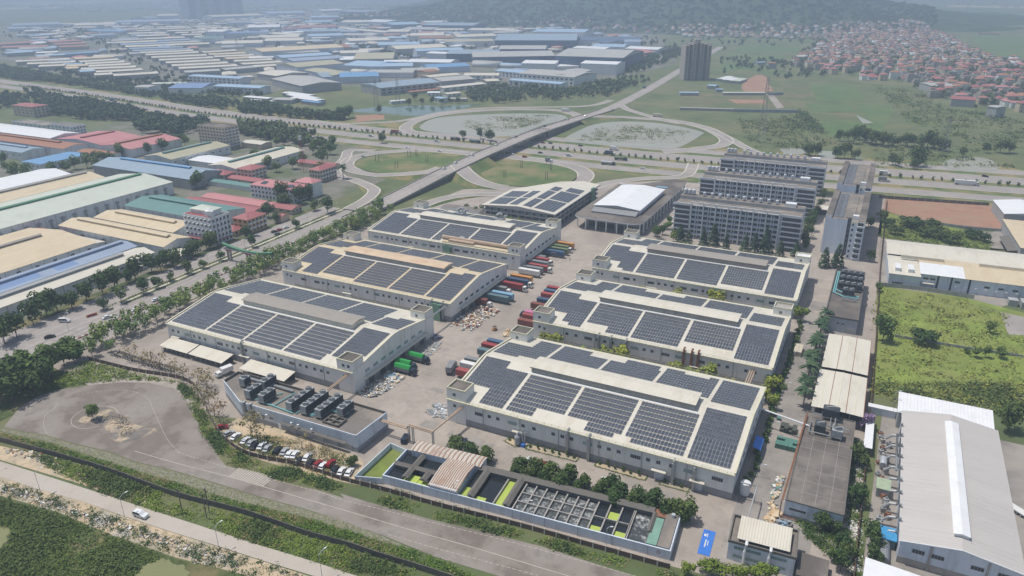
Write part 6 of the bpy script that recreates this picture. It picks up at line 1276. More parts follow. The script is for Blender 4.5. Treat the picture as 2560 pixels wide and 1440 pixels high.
# village houses
rv = random.Random(11)
POLY = [(800, 490), (950, 400), (1080, 310), (1250, 180), (1330, 120), (1500, 130), (1640, 190), (1800, 215), (2000, 290), (2200, 400), (2320, 440), (2560, 470), (2700, 520), (2700, 870), (2560, 850), (2350, 800), (2050, 750), (1850, 735), (1850, 640), (1640, 600), (1330, 600), (1300, 540), (1080, 560), (960, 510)]
BAND = [(0, 285), (0, 215), (180, 205), (550, 215), (900, 240), (1150, 240), (1080, 300), (700, 290), (400, 285), (200, 280)]
BAND2 = [(0, 150), (800, 130), (1400, 175), (2000, 225), (2560, 238), (2560, 262), (1800, 240), (1200, 200), (600, 170)]
BAND3 = [(1130, 60), (1300, 30), (1700, 40), (1600, 130), (1300, 120)]
HM = {}
def house_meshes():
    for i in range(10):
        w, d, h = rv.uniform(8, 15), rv.uniform(7, 11), rv.choice((4, 6.5, 7, 9.5, 10, 13))
        wl = rv.choice(('wall_grey', 'wall_white', 'concrete', 'wall_tan', 'wall_blue')); HM[i] = {}
        HM[i]['wall'] = MB().box(-w / 2, -d / 2, 0, w / 2, d / 2, h, 0, 1).mesh('wall', [wl, 'flat_roof'])
        if i < 6: HM[i]['roof'] = hip(MB(), -w / 2, -d / 2, w / 2, d / 2, h + .1, rv.uniform(1.8, 2.8), ov=.5).mesh('roof', [('r_redroof', 'r_tileorange', 'r_pinkroof', 'r_redroof', 'r_brownroof', 'r_redroof', 'r_tileorange')[i]])
        else: HM[i]['roof'] = MB().box(-w / 2 + .5, -d / 2 + 1, h, w / 4, d / 2 - 1, h + 2.4, 0, 1).mesh('stair_room', [wl, 'r_redroof' if i == 8 else 'flat_roof'])
        HM[i]['win'] = [(x, -d / 2 - .05, z) for x in (-w / 4, w / 4) for z in [k * 3.2 + 1.8 for k in range(int(h / 3))]]
house_meshes()
cand = []
def fill(P, k, n, sep):
    W_ = [(G(k, x, y).x, G(k, x, y).y) for x, y in P]; xs_ = [p[0] for p in W_]; ys_ = [p[1] for p in W_]; out = []
    t_ = 0; grid = {}
    while len(out) < n and t_ < n * 60:
        t_ += 1; x, y = rv.uniform(min(xs_), max(xs_)), rv.uniform(min(ys_), max(ys_))
        if not inpoly((x, y), W_): continue
        c_ = (int(x / sep), int(y / sep))
        if any((x - a) ** 2 + (y - b) ** 2 < sep * sep for i in (-1, 0, 1) for j in (-1, 0, 1) for a, b in grid.get((c_[0] + i, c_[1] + j), ())): continue
        grid.setdefault(c_, []).append((x, y)); out.append((x, y))
    return out
cand = fill(POLY, 3, 1500, 12.5) + fill(BAND, 3, 260, 17) + fill(BAND2, 2, 260, 22) + fill(BAND3, 3, 120, 18)
cand.sort(key=lambda p: p[0] ** 2 + p[1] ** 2)
KIND = ['red hip roof', 'orange tile roof', 'pink hip roof', 'dark red hip roof', 'rust brown roof', 'dull red hip roof', 'low flat roof and stair room', 'flat roof and stair room', 'flat roof and red stair room', 'tall flat roof and stair room']
mass = [[], []]
for q, (x, y) in enumerate(cand):
    i = rv.randrange(10); rz = rv.choice((0, math.pi / 2)) + .35 + rv.uniform(-.12, .12); sc = rv.uniform(.85, 1.15); zz = max(0, hillz(x, y)) if -3400 < x < 500 and 2300 < y < 5600 else 0
    if zz > 20: continue
    if q < 290:
        rt = thing('village_house', 'village house with ' + KIND[i], 'house', (x, y, zz), rz, 'houses of the village beyond the fields with ' + KIND[i], sc)
        link('wall', HM[i]['wall'], rt); link('roof' if i < 6 else 'stair_room', HM[i]['roof'], rt)
        if q < 80:
            for (wx, wy, wz) in HM[i]['win']: link('window', win_mesh(1.6, 1.5, 2, 1, 'glass', 'wall_white'), rt, (wx, wy, wz))
    else: mass[0].append((i, x, y, rz, sc, zz))
import numpy as np
def join(name, items, mats_key=None, kind='stuff', label=None, cat=None):
    # items: (meshdata, x, y, z, rz, sx, sz); many copies joined into one object
    vs, lt, ls, mi = [], [], [], []; mats = []; off = 0
    cache = {}
    for (me, x, y, z, rz, sx, sz) in items:
        if me.name not in cache:
            co = np.empty(len(me.vertices) * 3, np.float32); me.vertices.foreach_get('co', co)
            lv = np.empty(len(me.loops), np.int32); me.loops.foreach_get('vertex_index', lv)
            pt = np.empty(len(me.polygons), np.int32); me.polygons.foreach_get('loop_total', pt)
            pm_ = np.empty(len(me.polygons), np.int32); me.polygons.foreach_get('material_index', pm_)
            mp = []
            for m in me.materials:
                if m not in mats: mats.append(m)
                mp.append(mats.index(m))
            cache[me.name] = (co.reshape(-1, 3), lv, pt, np.array(mp, np.int32)[pm_])
        co, lv, pt, pm_ = cache[me.name]; c, s = math.cos(rz), math.sin(rz)
        p = np.empty_like(co); p[:, 0] = (co[:, 0] * c - co[:, 1] * s) * sx + x; p[:, 1] = (co[:, 0] * s + co[:, 1] * c) * sx + y; p[:, 2] = co[:, 2] * sz + z
        vs.append(p); ls.append(lv + off); lt.append(pt); mi.append(pm_); off += len(co)
    V = np.concatenate(vs); L_ = np.concatenate(ls); T_ = np.concatenate(lt); M_ = np.concatenate(mi)
    me = bpy.data.meshes.new(name); me.vertices.add(len(V)); me.vertices.foreach_set('co', V.ravel()); me.loops.add(len(L_)); me.loops.foreach_set('vertex_index', L_)
    me.polygons.add(len(T_)); st_ = np.concatenate(([0], np.cumsum(T_)[:-1])).astype(np.int32); me.polygons.foreach_set('loop_start', st_); me.polygons.foreach_set('loop_total', T_)
    me.polygons.foreach_set('material_index', M_)
    for m in mats: me.materials.append(m)
    me.update(calc_edges=True); me.validate()
    o = link(name, me); o['kind'] = kind
    if label: o['label'] = label; o['category'] = cat
    return o
if mass[0]:
    it = []
    for (i, x, y, rz, sc, zz) in mass[0]: it.append((HM[i]['wall'], x, y, zz, rz, sc, sc)); it.append((HM[i]['roof'], x, y, zz, rz, sc, sc))
    join('far_village', it, label='dense far rows of red roofed village houses melting into haze', cat='village')
# hazy town on the far plain
it = []
for k in range(900):
    x, y = rv.uniform(-6500, 2500), rv.uniform(3600, 8500)
    if x > -800 and y < 5200 and rv.random() < .5: continue
    if abs(x + 1050) < 1500 and y < 5200: continue
    i = rv.randrange(10); it.append((HM[i]['wall'], x, y, 0, rv.random() * 3, rv.uniform(1.2, 4), rv.uniform(.8, 1.6))); it.append((HM[i]['roof'], it[-1][1], it[-1][2], 0, it[-1][4], it[-1][5], it[-1][6]))
big = [MB().box(-40, -14, 0, 40, 14, 9, 0, 1).mesh('far_roof', ['wall_grey', m]) for m in ('roof_cream', 'r_lightblue', 'white_metal', 'r_bluegrey')]
for k in range(170):
    x, y = rv.uniform(-7500, -1200), rv.uniform(3300, 7500)
    if abs(x + 1050) < 1500 and y < 5200: continue
    it.append((rv.choice(big), x, y, 0, .9 + rv.gauss(0, .15), rv.uniform(.6, 1.8), rv.uniform(.8, 1.5)))
join('far_town', it, label='hazy far town scattered over the plain at the horizon', cat='town')
sm = [MB().box(-20, -10, 0, 20, 10, 7, 0).add([(-20.5, -10.5, 7), (20.5, -10.5, 7), (20.5, 0, 8.6), (-20.5, 0, 8.6), (20.5, 10.5, 7), (-20.5, 10.5, 7)], [(0, 1, 2, 3), (3, 2, 4, 5), (1, 4, 2), (0, 3, 5)], 1).mesh('workshop', [w_, r_]) for w_, r_ in (('wall_white', CR), ('wall_grey', WM), ('wall_blue', LB), ('wall_grey', BG), ('wall_white', GY), ('wall_blue', SB), ('wall_grey', CD), ('wall_white', CR), ('wall_tan', PK))]
join('estate_workshops', [(rs.choice(sm), x, y, 0, rz, a, b) for x, y, rz, a, b in SMALL], label='small workshops packed between the larger estate factories', cat='workshops')
# site sheds by the tower and fields
for a in ((320, 590, 400, 570, 12, 4, WM), (380, 598, 440, 580, 14, 4, WM), (440, 605, 500, 585, 14, 4, 'r_palegreen'), (320, 690, 640, 690, 8, 3.5, 'r_palegreen'), (200, 635, 260, 640, 14, 5, LB), (660, 470, 720, 470, 16, 10, BR), (0, 690, 140, 690, 10, 4, LB), (270, 665, 320, 665, 8, 4, LB), (580, 465, 640, 462, 12, 5, LB), (880, 420, 930, 420, 20, 12, CR), (400, 815, 880, 822, .5, 3, DB), (0, 800, 400, 812, .5, 3, GY), (660, 694, 770, 690, .5, 3, DB), (1730, 185, 1900, 190, 30, 12, 'r_olive'), (2220, 248, 2380, 250, 14, 3, BR), (1880, 640, 2060, 640, 40, 10, GY), (2020, 735, 2200, 745, 30, 9, 'r_redroof'), (2290, 790, 2360, 800, 16, 12, GY)):
    fshed(3, *a[:7], 'wall_grey', 'among the fields beside the apartment tower' if a[0] < 1000 else 'on the village edge', rise=.6)
# ================================================================ TREES AND PLANTS
def leafmat(name, c, island=.35): mat(name, C(*c), .75, .18, .6, island=island, perobj=.2, spec=.25)
leafmat('leaf_dark', (70, 92, 46)); leafmat('leaf_mid', (88, 112, 54)); leafmat('leaf_light', (116, 138, 72)); leafmat('leaf_yellow', (126, 140, 56)); leafmat('leaf_dry', (150, 136, 96)); leafmat('leaf_olive', (104, 116, 60)); leafmat('leaf_pine', (62, 86, 58)); leafmat('leaf_far', (76, 96, 60), .3); leafmat('leaf_purple', (150, 124, 156)); leafmat('weed_bright', (108, 132, 52)); leafmat('weed_mid', (86, 108, 48)); leafmat('weed_yellow', (118, 132, 62)); leafmat('reed', (78, 104, 52)); leafmat('litter_white', (226, 226, 222), .15)
mat('bark', C(110, 98, 84), .9, .2, 2); mat('bark_pale', C(150, 140, 126), .9, .15, 2)
rt_ = random.Random(5)
def leaf_quads(mb, pts, size, m=0, up=.35):
    for p, nrm in pts:
        n_ = (Vector(nrm) + Vector((rt_.gauss(0, .5), rt_.gauss(0, .5), rt_.gauss(up, .4)))).normalized()
        a = n_.cross(Vector((rt_.gauss(0, 1), rt_.gauss(0, 1), rt_.gauss(0, 1)))).normalized(); b = n_.cross(a); s = size * rt_.uniform(.6, 1.35)
        p = Vector(p); mb.add([p - a * s, p - b * s * .62, p + a * s, p + b * s * .62], [(0, 1, 2, 3)], m)
def crown_pts(Rr, H0, H1, n, lobes=8, flat=1.0, spread=.62):
    zc = (H0 + H1) / 2; hz_ = (H1 - H0) / 2; out = []
    L_ = []
    for i in range(lobes):
        a = rt_.uniform(0, 6.28); r = Rr * spread * math.sqrt(rt_.random()); z = zc + hz_ * rt_.uniform(-.6, .62)
        L_.append((Vector((r * math.cos(a), r * math.sin(a), z)), Rr * rt_.uniform(.34, .55)))
    for k in range(n):
        c, r = L_[k % lobes]; d = Vector((rt_.gauss(0, 1), rt_.gauss(0, 1), rt_.gauss(.25, 1))).normalized(); q = r * rt_.uniform(.72, 1.08)
        p = c + Vector((d.x * q, d.y * q, d.z * q * min(1.0, hz_ / Rr * 1.3) * flat)); out.append((p, d))
    return out
def trunk_mesh(H, r, limbs, m='bark'):
    mb = MB(); mb.tube([(0, 0, 0), (r * .4, 0, H * .5), (0, r * .3, H)], r, 6, 0, r * .55)
    for i in range(limbs):
        a = i * 6.28 / limbs + rt_.random(); l = H * rt_.uniform(.5, .9); mb.tube([(0, 0, H * .75), (l * .5 * math.cos(a), l * .5 * math.sin(a), H * 1.05), (l * .8 * math.cos(a), l * .8 * math.sin(a), H * 1.4)], r * .45, 4, 0, r * .12)
    return mb.mesh('trunk', [m])
TREES = {}
def species(key, n, Rr, H0, H1, leaves, leaf, m, tr, tH, lobes=8, limbs=4, bark='bark', flat=1.0, spread=.62):
    TREES[key] = []
    for i in range(n):
        mb = MB(); leaf_quads(mb, crown_pts(Rr, H0, H1, leaves, lobes, flat, spread), leaf); TREES[key].append((mb.mesh('crown', [m]), trunk_mesh(tH, tr, limbs, bark)))
species('dark', 4, 3.6, 2.2, 8.0, 620, .5, 'leaf_dark', .28, 3.0, 11)
species('mid', 4, 3.2, 2.0, 7.2, 560, .46, 'leaf_mid', .22, 2.8, 10)
species('airy', 5, 2.9, 2.6, 7.6, 330, .42, 'leaf_light', .14, 3.4, 9, 6, 'bark_pale', 1, .75)
species('yellow', 3, 2.8, 1.5, 5.6, 480, .42, 'leaf_yellow', .18, 2.2, 9)
species('ball', 3, 2.5, .8, 4.7, 720, .34, 'leaf_dark', .2, 1.4, 16, 3, 'bark', 1, .5)
species('dry', 4, 2.6, 2.0, 6.4, 120, .3, 'leaf_dry', .12, 3.2, 8, 7, 'bark_pale', 1, .8)
species('bush', 3, 1.0, .05, 1.7, 170, .26, 'leaf_mid', .08, .5, 6, 2)
species('medbush', 3, 1.35, .5, 3.0, 150, .36, 'leaf_dark', .1, .9, 6, 2)
species('purple', 1, 3.0, 2.0, 6.4, 520, .42, 'leaf_purple', .2, 3, 9)
species('wide', 2, 5.2, 1.6, 7.0, 900, .6, 'leaf_dark', .35, 3.0, 15, 5, 'bark', .8, .7)
TREES['conifer'] = []
for v in range(3):
    mb = MB(); pts = []
    for t_ in range(11):
        z = 1.4 + t_ * .82; r = 3.1 * (1 - t_ / 11.5) ** .8
        for k in range(int(10 + r * 14)):
            a = rt_.uniform(0, 6.28); q = r * math.sqrt(rt_.uniform(.15, 1)); pts.append(((q * math.cos(a), q * math.sin(a), z - q * .14 + rt_.gauss(0, .08)), (math.cos(a) * .5, math.sin(a) * .5, .7)))
    leaf_quads(mb, pts, .62); TREES['conifer'].append((mb.mesh('crown', ['leaf_pine']), MB().tube([(0, 0, 0), (0, 0, 10.2)], .2, 6, 0, .04).mesh('trunk', ['bark'])))
TREES['palm'] = []
for v in range(3):
    mb = MB(); H = 6.2
    for k in range(17):
        a = k * 6.28 / 17 + rt_.gauss(0, .12); el = rt_.uniform(-.15, 1.1); L_ = rt_.uniform(2.8, 3.6); prev = None
        for s_ in range(6):
            t_ = s_ / 5; rr = L_ * t_ * math.cos(el * (1 - t_ * .5)); z = H + L_ * (math.sin(el) * t_ - .62 * t_ * t_); w = .62 * math.sin(math.pi * min(1, .15 + t_ * .85)) + .04
            c = Vector((rr * math.cos(a), rr * math.sin(a), z)); sd_ = Vector((-math.sin(a), math.cos(a), -.35)) * w; sd2 = Vector((math.sin(a), -math.cos(a), -.35)) * w
            cur = (c + sd_, c, c + sd2)
            if prev: mb.add([prev[0], prev[1], cur[1], cur[0]], [(0, 1, 2, 3)]); mb.add([prev[1], prev[2], cur[2], cur[1]], [(0, 1, 2, 3)])
            prev = cur
    TREES['palm'].append((mb.mesh('fronds', ['leaf_pine']), MB().tube([(0, 0, 0), (.1, 0, 2), (0, 0, H)], .24, 7, 0, .17).mesh('trunk', ['bark_pale'])))
NTREE = {}
def clear(p, r):
    x, y = p[0], p[1]
    for x0, y0, x1, y1 in RECTS:
        if x0 - r < x < x1 + r and y0 - r < y < y1 + r:
            e_ = [(x - x0 + r, x0 - r, y), (x1 + r - x, x1 + r, y), (y - y0 + r, x, y0 - r), (y1 + r - y, x, y1 + r)]; e_.sort(); return (e_[0][1], e_[0][2])
    return (x, y)
def onY(k, x, y, Y):
    ox, oy, s = OR[k]; d = R @ Vector((ox + x * s - 1280, 720 - oy - y * s, -FPX)); return (d.x * Y / d.y, Y)
def tree(key, p, label, group, s=1.0, name=None, cat='tree'):
    if cat == 'tree': p = clear(clear(p, 1.2), 1.2)
    cr_, tr_ = rt_.choice(TREES[key]); o = thing(name or {'palm': 'palm_tree', 'conifer': 'conifer_tree', 'bush': 'shrub', 'medbush': 'clipped_shrub'}.get(key, 'broadleaf_tree'), label, cat, (p[0], p[1], 0), rt_.uniform(0, 6.28), group, (lambda a: (a * rt_.uniform(.9, 1.12), a * rt_.uniform(.9, 1.12), a * rt_.uniform(.85, 1.2)))(s * rt_.uniform(.85, 1.15)))
    link('crown' if key != 'palm' else 'fronds', cr_, o); link('trunk', tr_, o); NTREE[cat] = NTREE.get(cat, 0) + 1
    return o
def many(key, k, pts, label, group, s=1.0, **kw):
    for q in pts: tree(key, G(k, q[0], q[1]), label, group, s * (q[2] if len(q) > 2 else 1), **kw)
for y in [176 + 6.6 * i for i in range(33)]:
    for off, j in ((-14.6, 0), (-20.5, 4.2)):
        if rt_.random() < .93: tree('airy', (blv(y) - off + rt_.gauss(0, .7), y + j + rt_.gauss(0, 1)), 'slender pale green tree in the double row between boulevard and solar warehouses', 'trees between boulevard and warehouses', 1.22)
for y in (200, 210, 222, 231, 240, 252, 262, 275, 300, 340): tree('dark' if rt_.random() < .6 else 'mid', (blv(y) - 16.7 + rt_.gauss(0, .8), y), 'dark tree in the planted median between service road and boulevard', 'trees in the planted median', .9)
many('dark', 4, [(40, 1130, 1.2), (130, 1080), (250, 985), (350, 930, 1.1), (430, 900), (540, 870, 1.1), (650, 815, 1.1), (770, 770, 1.1), (860, 720), (960, 680, .9), (1010, 650, 1.2), (1130, 600), (1200, 590, 1.1), (1300, 560, 1.2), (1240, 545), (1400, 505, .9), (1455, 470, 1.1), (1540, 430), (1580, 415, .9), (1840, 345, .8), (2000, 190), (2060, 230, .8), (2150, 60, 1.2), (2230, 90, 1.2), (2340, 140, .9), (2440, 160), (2100, 130), (2290, 60), (2200, 20)], 'dark round tree on the verge between the sheds and the service road', 'trees along the service road', 1.25)
many('mid', 4, [(480, 1290, 1.3), (330, 1400, 1.3), (160, 1380), (250, 1440, 1.4), (400, 1350, 1.2), (560, 1280), (100, 1480, 1.4), (0, 1460, 1.3), (600, 1240), (180, 1330, .9), (520, 1170, .7)], 'bushy green tree in the thicket between boulevard and test track', 'thicket beside the test track', 1.3)
many('dark', 7, [(60, 60, 1.3), (180, 30, 1.3), (260, 80, 1.1), (20, 140, 1.2), (110, 130, 1.1), (330, 20)], 'dark tree in the thicket above the test track bend', 'thicket beside the test track', 1.3)
many('airy', 4, [(700, 1180, 1.2), (760, 1160, 1.2), (830, 1190), (690, 1230), (950, 1060, 1.3)], 'pale leafy tree at the plant gate beside the boulevard', 'trees at the plant gate')
many('dry', 4, [(980, 1260), (1060, 1290), (1130, 1310), (1200, 1320), (1300, 1360), (1370, 1400), (1480, 1430, .9), (1540, 1450)], 'half bare dry tree behind the motorbike park fence', 'dry trees near the motorbike park', 1.3)
many('dry', 7, [(1480, 110), (1560, 180), (1600, 240), (1640, 290, 1.1), (1880, 400, 1.2), (1920, 440), (2250, 480, .7), (2300, 520, .7), (2420, 560, .7), (1540, 60)], 'half bare dry tree over the parked cars', 'dry trees at the car park', 1.3)
many('ball', 8, [(870, 512), (975, 544), (1092, 577), (1337, 644, 1.1), (1312, 689), (1455, 679), (1425, 714, 0.85), (1575, 724, 1.1), (1525, 759), (1703, 749), (1648, 789), (1822, 779, 1.1), (1770, 814, 0.9), (1952, 819), (1905, 854, 0.9), (2082, 859), (2040, 904), (2222, 889, 1.1), (2180, 929), (2340, 939, 1.1), (2292, 969, 0.9), (2470, 989), (2430, 1009, 0.9), (2545, 1024), (90, 614, 0.8), (2030, 784, 0.8)], 'clipped round tree in the double row beside the treatment basins', 'round trees along the treatment basins', 1.3)
YL, YG = 'yellow green tree squeezed between two solar warehouses', 'trees between the solar warehouses'
for k, x, y, Y, sc in ((5, 1520, 1080, 255, 1.3), (5, 1600, 1095, 256, 1.2), (5, 1820, 1140, 254, 1.2), (5, 1900, 1160, 255, 1), (5, 1965, 1150, 256, 1.4), (5, 2110, 1180, 255, 1.5), (5, 2500, 1240, 254, 1.6), (6, 20, 1220, 254, 1.2), (6, 95, 1280, 253, 1.5), (6, 205, 1300, 254, 1.5), (6, 370, 1350, 253, 1.4), (6, 630, 1410, 253, 1.1), (5, 2250, 690, 327, 1.1), (5, 2500, 720, 326, 1.3), (6, 270, 760, 326, 1.6), (6, 230, 780, 325, 1), (6, 640, 820, 326, 1.3), (5, 1700, 1120, 255, .9)): tree('yellow', onY(k, x, y, Y), YL, YG, sc)
many('yellow', 6, [(895, 960, 1.3)], 'lone broad tree at the warehouse corner beside the lane', 'trees beside the lane')
many('yellow', 9, [(670, 60, 1.2), (700, 10, 1.1), (640, 120, .9), (690, 180, .9)], 'yellow green tree in the hedge strip below the lone broad tree', 'trees beside the lane')
many('conifer', 6, [(60, 395, .9), (170, 405, .9), (245, 400, .95), (340, 430, .8), (480, 450, .9), (550, 455, .8), (632, 455, 1.1), (740, 480, .8), (860, 480, .9), (0, 380, .8)], 'small conifer in the row before the dormitory slab', 'conifers before the dormitory', 1.2)
many('conifer', 6, [(1070, 560, 1.35), (1165, 560, 1.3)], 'tall dense conifer, one of a pair before the white dormitory end wall', 'pair of conifers')
many('dark', 6, [(950, 290), (940, 340, 1.1), (920, 390), (1010, 170), (1040, 120, .9), (985, 230), (930, 430, .9), (1400, 260, .8), (1410, 520, .7), (1060, 60, .8)], 'dark tree along the dormitory drive', 'trees by the dormitories')
many('mid', 5, [(2400, 320), (2360, 350, 1.1), (2450, 230), (2440, 280), (950, 150), (1010, 170, .9), (1060, 150, .8), (1230, 190, .8), (1320, 200, .8), (1400, 210, .8), (1480, 220, .7), (300, 140, 1.2), (170, 240), (40, 290, .8), (100, 280, .9), (2340, 330), (2520, 340, .9), (2480, 370)], 'green tree near the canteen and hall', 'trees near canteen and hall', .9)
for x, y in [(560, 600), (535, 640), (515, 690), (500, 740), (485, 790), (470, 840), (455, 890), (440, 940), (425, 990), (415, 1040), (400, 1110), (385, 1190), (370, 1290)]: tree('palm', G('q6', x, y), 'palm tree in the row between the lane and the cream canopies', 'palms along the lane', 1.15, cat='palm')
tree('palm', G(1, 2460, 0) if 0 else G(2, 25, 1330), 'lone palm beside the loop ramp', None, 1.3, cat='palm')
many('palm', 4, [(2010, 110, .8), (2080, 120, .9), (1990, 140, .8)], 'palm beside the red gate of the yellow house', 'palms by the yellow house', cat='palm')
many('mid', 6, [(1505, 1110, 1.3), (1480, 740, .8), (1560, 1130, .7)], 'leafy bush tree in the corner of the weedy plot', 'trees on the weedy plot')
many('wide', 6, [(1800, 1130, .85)], 'big dark round tree standing in the weedy plot wall line', None)
many('mid', 6, [(2200, 1230), (2390, 1235), (2300, 1050), (2270, 1230, .8), (2130, 1200, .6)], 'dark bush along the low wall of the weedy plot', 'bushes on the weedy plot', .8)
many('wide', 6, [(1530, 260), (1600, 320), (1750, 280), (1830, 330), (1920, 350), (2000, 380), (1680, 260), (2180, 350, .8), (2260, 370, .7), (1500, 200, .8), (1880, 270)], 'spreading dark tree in the grove beside the bare red plot', 'grove beside the bare plot')
tree('purple', G(9, 1350, 330), 'tree covered in purple blossom at the end of the cream canopy', None, 1.0)
many('dark', 9, [(1335, 610), (1310, 900, .9), (1430, 1220, .9), (1200, 1250, .8), (1190, 1390, .85), (1450, 1330, .7), (1240, 1310, .7), (2440, 350, 1.2), (20, 1020, .9), (1060, 1060, .7), (1140, 1320, .6), (1165, 1120, .5)], 'dark tree around the office and the factory fence', 'trees around the office')
many('yellow', 9, [(240, 1420, 1.1), (330, 1440), (440, 1460), (60, 1430, .8), (560, 1450, .9), (660, 1470, .9), (180, 1390, .7)], 'bright bushy tree before the office at the fence', 'bushes before the office')
many('mid', 7, [(695, 265, 1.0)], 'lone bushy tree on the island of the test track', None)
many('mid', 1, [(1160, 1120, 1.4), (560, 1260), (650, 1250, 1.1), (730, 1200), (800, 1190), (900, 1170), (960, 1150), (1020, 1140), (120, 1330, 1.2), (60, 1280, 1.1), (200, 1360, 1.1), (400, 1300), (500, 1280), (30, 1230), (1990, 1200, 1.2), (2060, 1280, 1.1), (2100, 1160), (2330, 1150, 1.2), (2400, 1220, 1.2), (2460, 1150, 1.2), (2260, 1210), (2160, 1160), (1430, 1400, 1.2), (720, 1260, .9), (840, 1230, .9), (1960, 1250), (2180, 1260), (2400, 1300), (1330, 1060), (1380, 1090), (2480, 1080), (2300, 1050), (2150, 1050), (2010, 1010), (1880, 980), (1850, 1010), (1940, 1050), (2060, 1090), (2220, 1010), (1760, 1000)], 'green tree standing between the coloured shed roofs', 'trees among the works', 1.5)
many('dark', 3, [(1250, 1050), (1290, 1070, 1.2), (1330, 1040, 1.3), (1370, 1060, 1.4), (1420, 1080, 1.3), (1460, 1070, 1.2), (1500, 1090, 1.2), (1550, 1080, 1.2), (1590, 1095), (1180, 1050, .9), (1640, 1080, 1.2), (1690, 1095, 1.2), (1740, 1090, 1.3), (1790, 1105, 1.2), (1840, 1100, 1.3), (1890, 1110, 1.2), (1940, 1120, 1.1), (1970, 1125), (960, 1160, 1.1), (1010, 1160), (930, 1150, .9), (1170, 1180, 1.1), (1220, 1180, 1.1), (1300, 1190, .8), (1760, 1240, 1.4), (1740, 1260), (1580, 1230), (1620, 1240, .9), (2280, 1140), (2380, 1140, 1.1), (2450, 1140), (2100, 1170, .7)], 'dark tree in the grove by the ponds beyond the expressway', 'grove beyond the expressway', 1.3)
many('dark', 2, [(30, 890, 1.4), (70, 880, 1.4), (0, 880, 1.5), (510, 785, .9), (560, 750), (610, 775, .8), (685, 775, .8), (755, 775, .8), (820, 765, .8), (880, 770, .8), (290, 850), (320, 1065, .9), (1045, 1035), (1100, 1045, .9), (1130, 1050), (915, 1030, .8)], 'dark tree beside the canal and the ring ponds', 'trees by the canal', 1.2)
# clipped shrubs of the expressway median
for i, p in enumerate(resample(HW, 7.4)):
    if -1250 < p.x < 240 and abs(p.x + 315) > 14: tree('medbush', (p.x + rt_.gauss(0, .5), p.y + .6 + rt_.gauss(0, .4)), 'clipped round shrub in the row on the expressway median', 'shrubs of the expressway median', 1.15, cat='shrub')
# hedge bushes by the lane and in beds
for i in range(30): tree('bush', (-18.9 + rt_.gauss(0, .4) + i * .02, 200 + i * 4.4), 'clipped shrub in the hedge strip along the warehouse gables', 'hedge shrubs along the lane', 1.5, cat='bush')
# young staked trees on the loop lawns
for (x, y) in ((265, 1200), (290, 1205), (505, 1170), (525, 1170), (565, 1160), (575, 1165), (640, 1205), (655, 1210), (410, 1255), (430, 1250), (1345, 1250), (1358, 1250), (1565, 1265), (1575, 1268), (1220, 1320), (1235, 1322), (1528, 1335), (1542, 1335)):
    p = G(2, x, y); o = thing('staked_sapling', 'thin bare staked sapling on the grass of the loop', 'sapling', (p.x, p.y, .15), 0, 'bare saplings on the loop lawns'); MB().tube([(0, 0, 0), (.1, 0, 3), (0, .1, 5.6)], .3, 5, 0, .12).build('trunk', ['bark'], o); MB().tube([(0, 0, 4), (.6, .2, 6)], .12, 4, 0, .05).tube([(0, 0, 4.2), (-.5, .3, 6.2)], .12, 4, 0, .05).build('branches', ['bark'], o)
# planting beds along the front of R1
for i, (xa, ya, xb, yb) in enumerate(((1240, 415, 1330, 460), (1390, 470, 1770, 565), (1905, 595, 2280, 705), (2385, 730, 2600, 790))):
    a, b = G(8, xa, ya), G(8, xb, yb); L_ = (b - a).length; rz = math.atan2(b.y - a.y, b.x - a.x)
    bd = thing('flower_bed', ['short hedged bed beside the dust collector', 'hedged sand bed with topiary beside the loading door', 'hedged sand bed with seven topiary shrubs', 'small hedged bed near the warehouse end door'][i], 'flower bed', tuple(a), rz, 'hedged beds before the warehouse'); MB().box(.3, -1.2, 0, L_ - .3, 1.6, .22).build('soil', ['sand'], bd)
    m_ = MB()
    for k in range(int(L_ * 7)):
        t_ = k / 7; leaf_quads(m_, [((t_, -1.4 + rt_.gauss(0, .16), .35 + rt_.gauss(0, .12)), (0, 0, 1)), ((t_, 1.7 + rt_.gauss(0, .16), .35 + rt_.gauss(0, .12)), (0, 0, 1))], .22)
    for k in range(22):
        for xx in (0, L_): leaf_quads(m_, [((xx + rt_.gauss(0, .15), rt_.uniform(-1.4, 1.7), .35), (0, 0, 1))], .22)
    m_.build('hedge', ['weed_mid'], bd)
    for k in range(int(L_ / 2.6)):
        c_, t2 = TREES['bush'][k % 3]; sh = link('topiary', c_, bd, (1.3 + k * 2.6, .2, .2), k, (.62, .62, 1.3 if k % 2 else .75))
# ---------------------------------------------------------------- vegetation masses
FARC = []
for i in range(4):
    mb = MB(); leaf_quads(mb, crown_pts(3.4, .6, 7.5, 70, 7), 1.15); FARC.append(mb.mesh('crown', ['leaf_far']))
TUFT = {}
def tuft(key, m, n, r, h, leaf):
    TUFT[key] = []
    for i in range(4):
        mb = MB(); leaf_quads(mb, [((rt_.gauss(0, r), rt_.gauss(0, r), abs(rt_.gauss(0, h))), (rt_.gauss(0, .5), rt_.gauss(0, .5), 1)) for k in range(n)], leaf); TUFT[key].append(mb.mesh('tuft', [m]))
tuft('bright', 'weed_bright', 12, .5, .35, .3); tuft('mid', 'weed_mid', 12, .55, .4, .3); tuft('reed', 'reed', 10, .5, .45, .3); tuft('scrub', 'leaf_dark', 16, .7, .6, .34); tuft('dryg', 'leaf_dry', 9, .5, .25, .22); tuft('meadow', 'weed_yellow', 9, 1.0, .28, .4); tuft('meadow2', 'leaf_olive', 10, 1.0, .4, .4); tuft('white', 'litter_white', 8, .6, .12, .3)
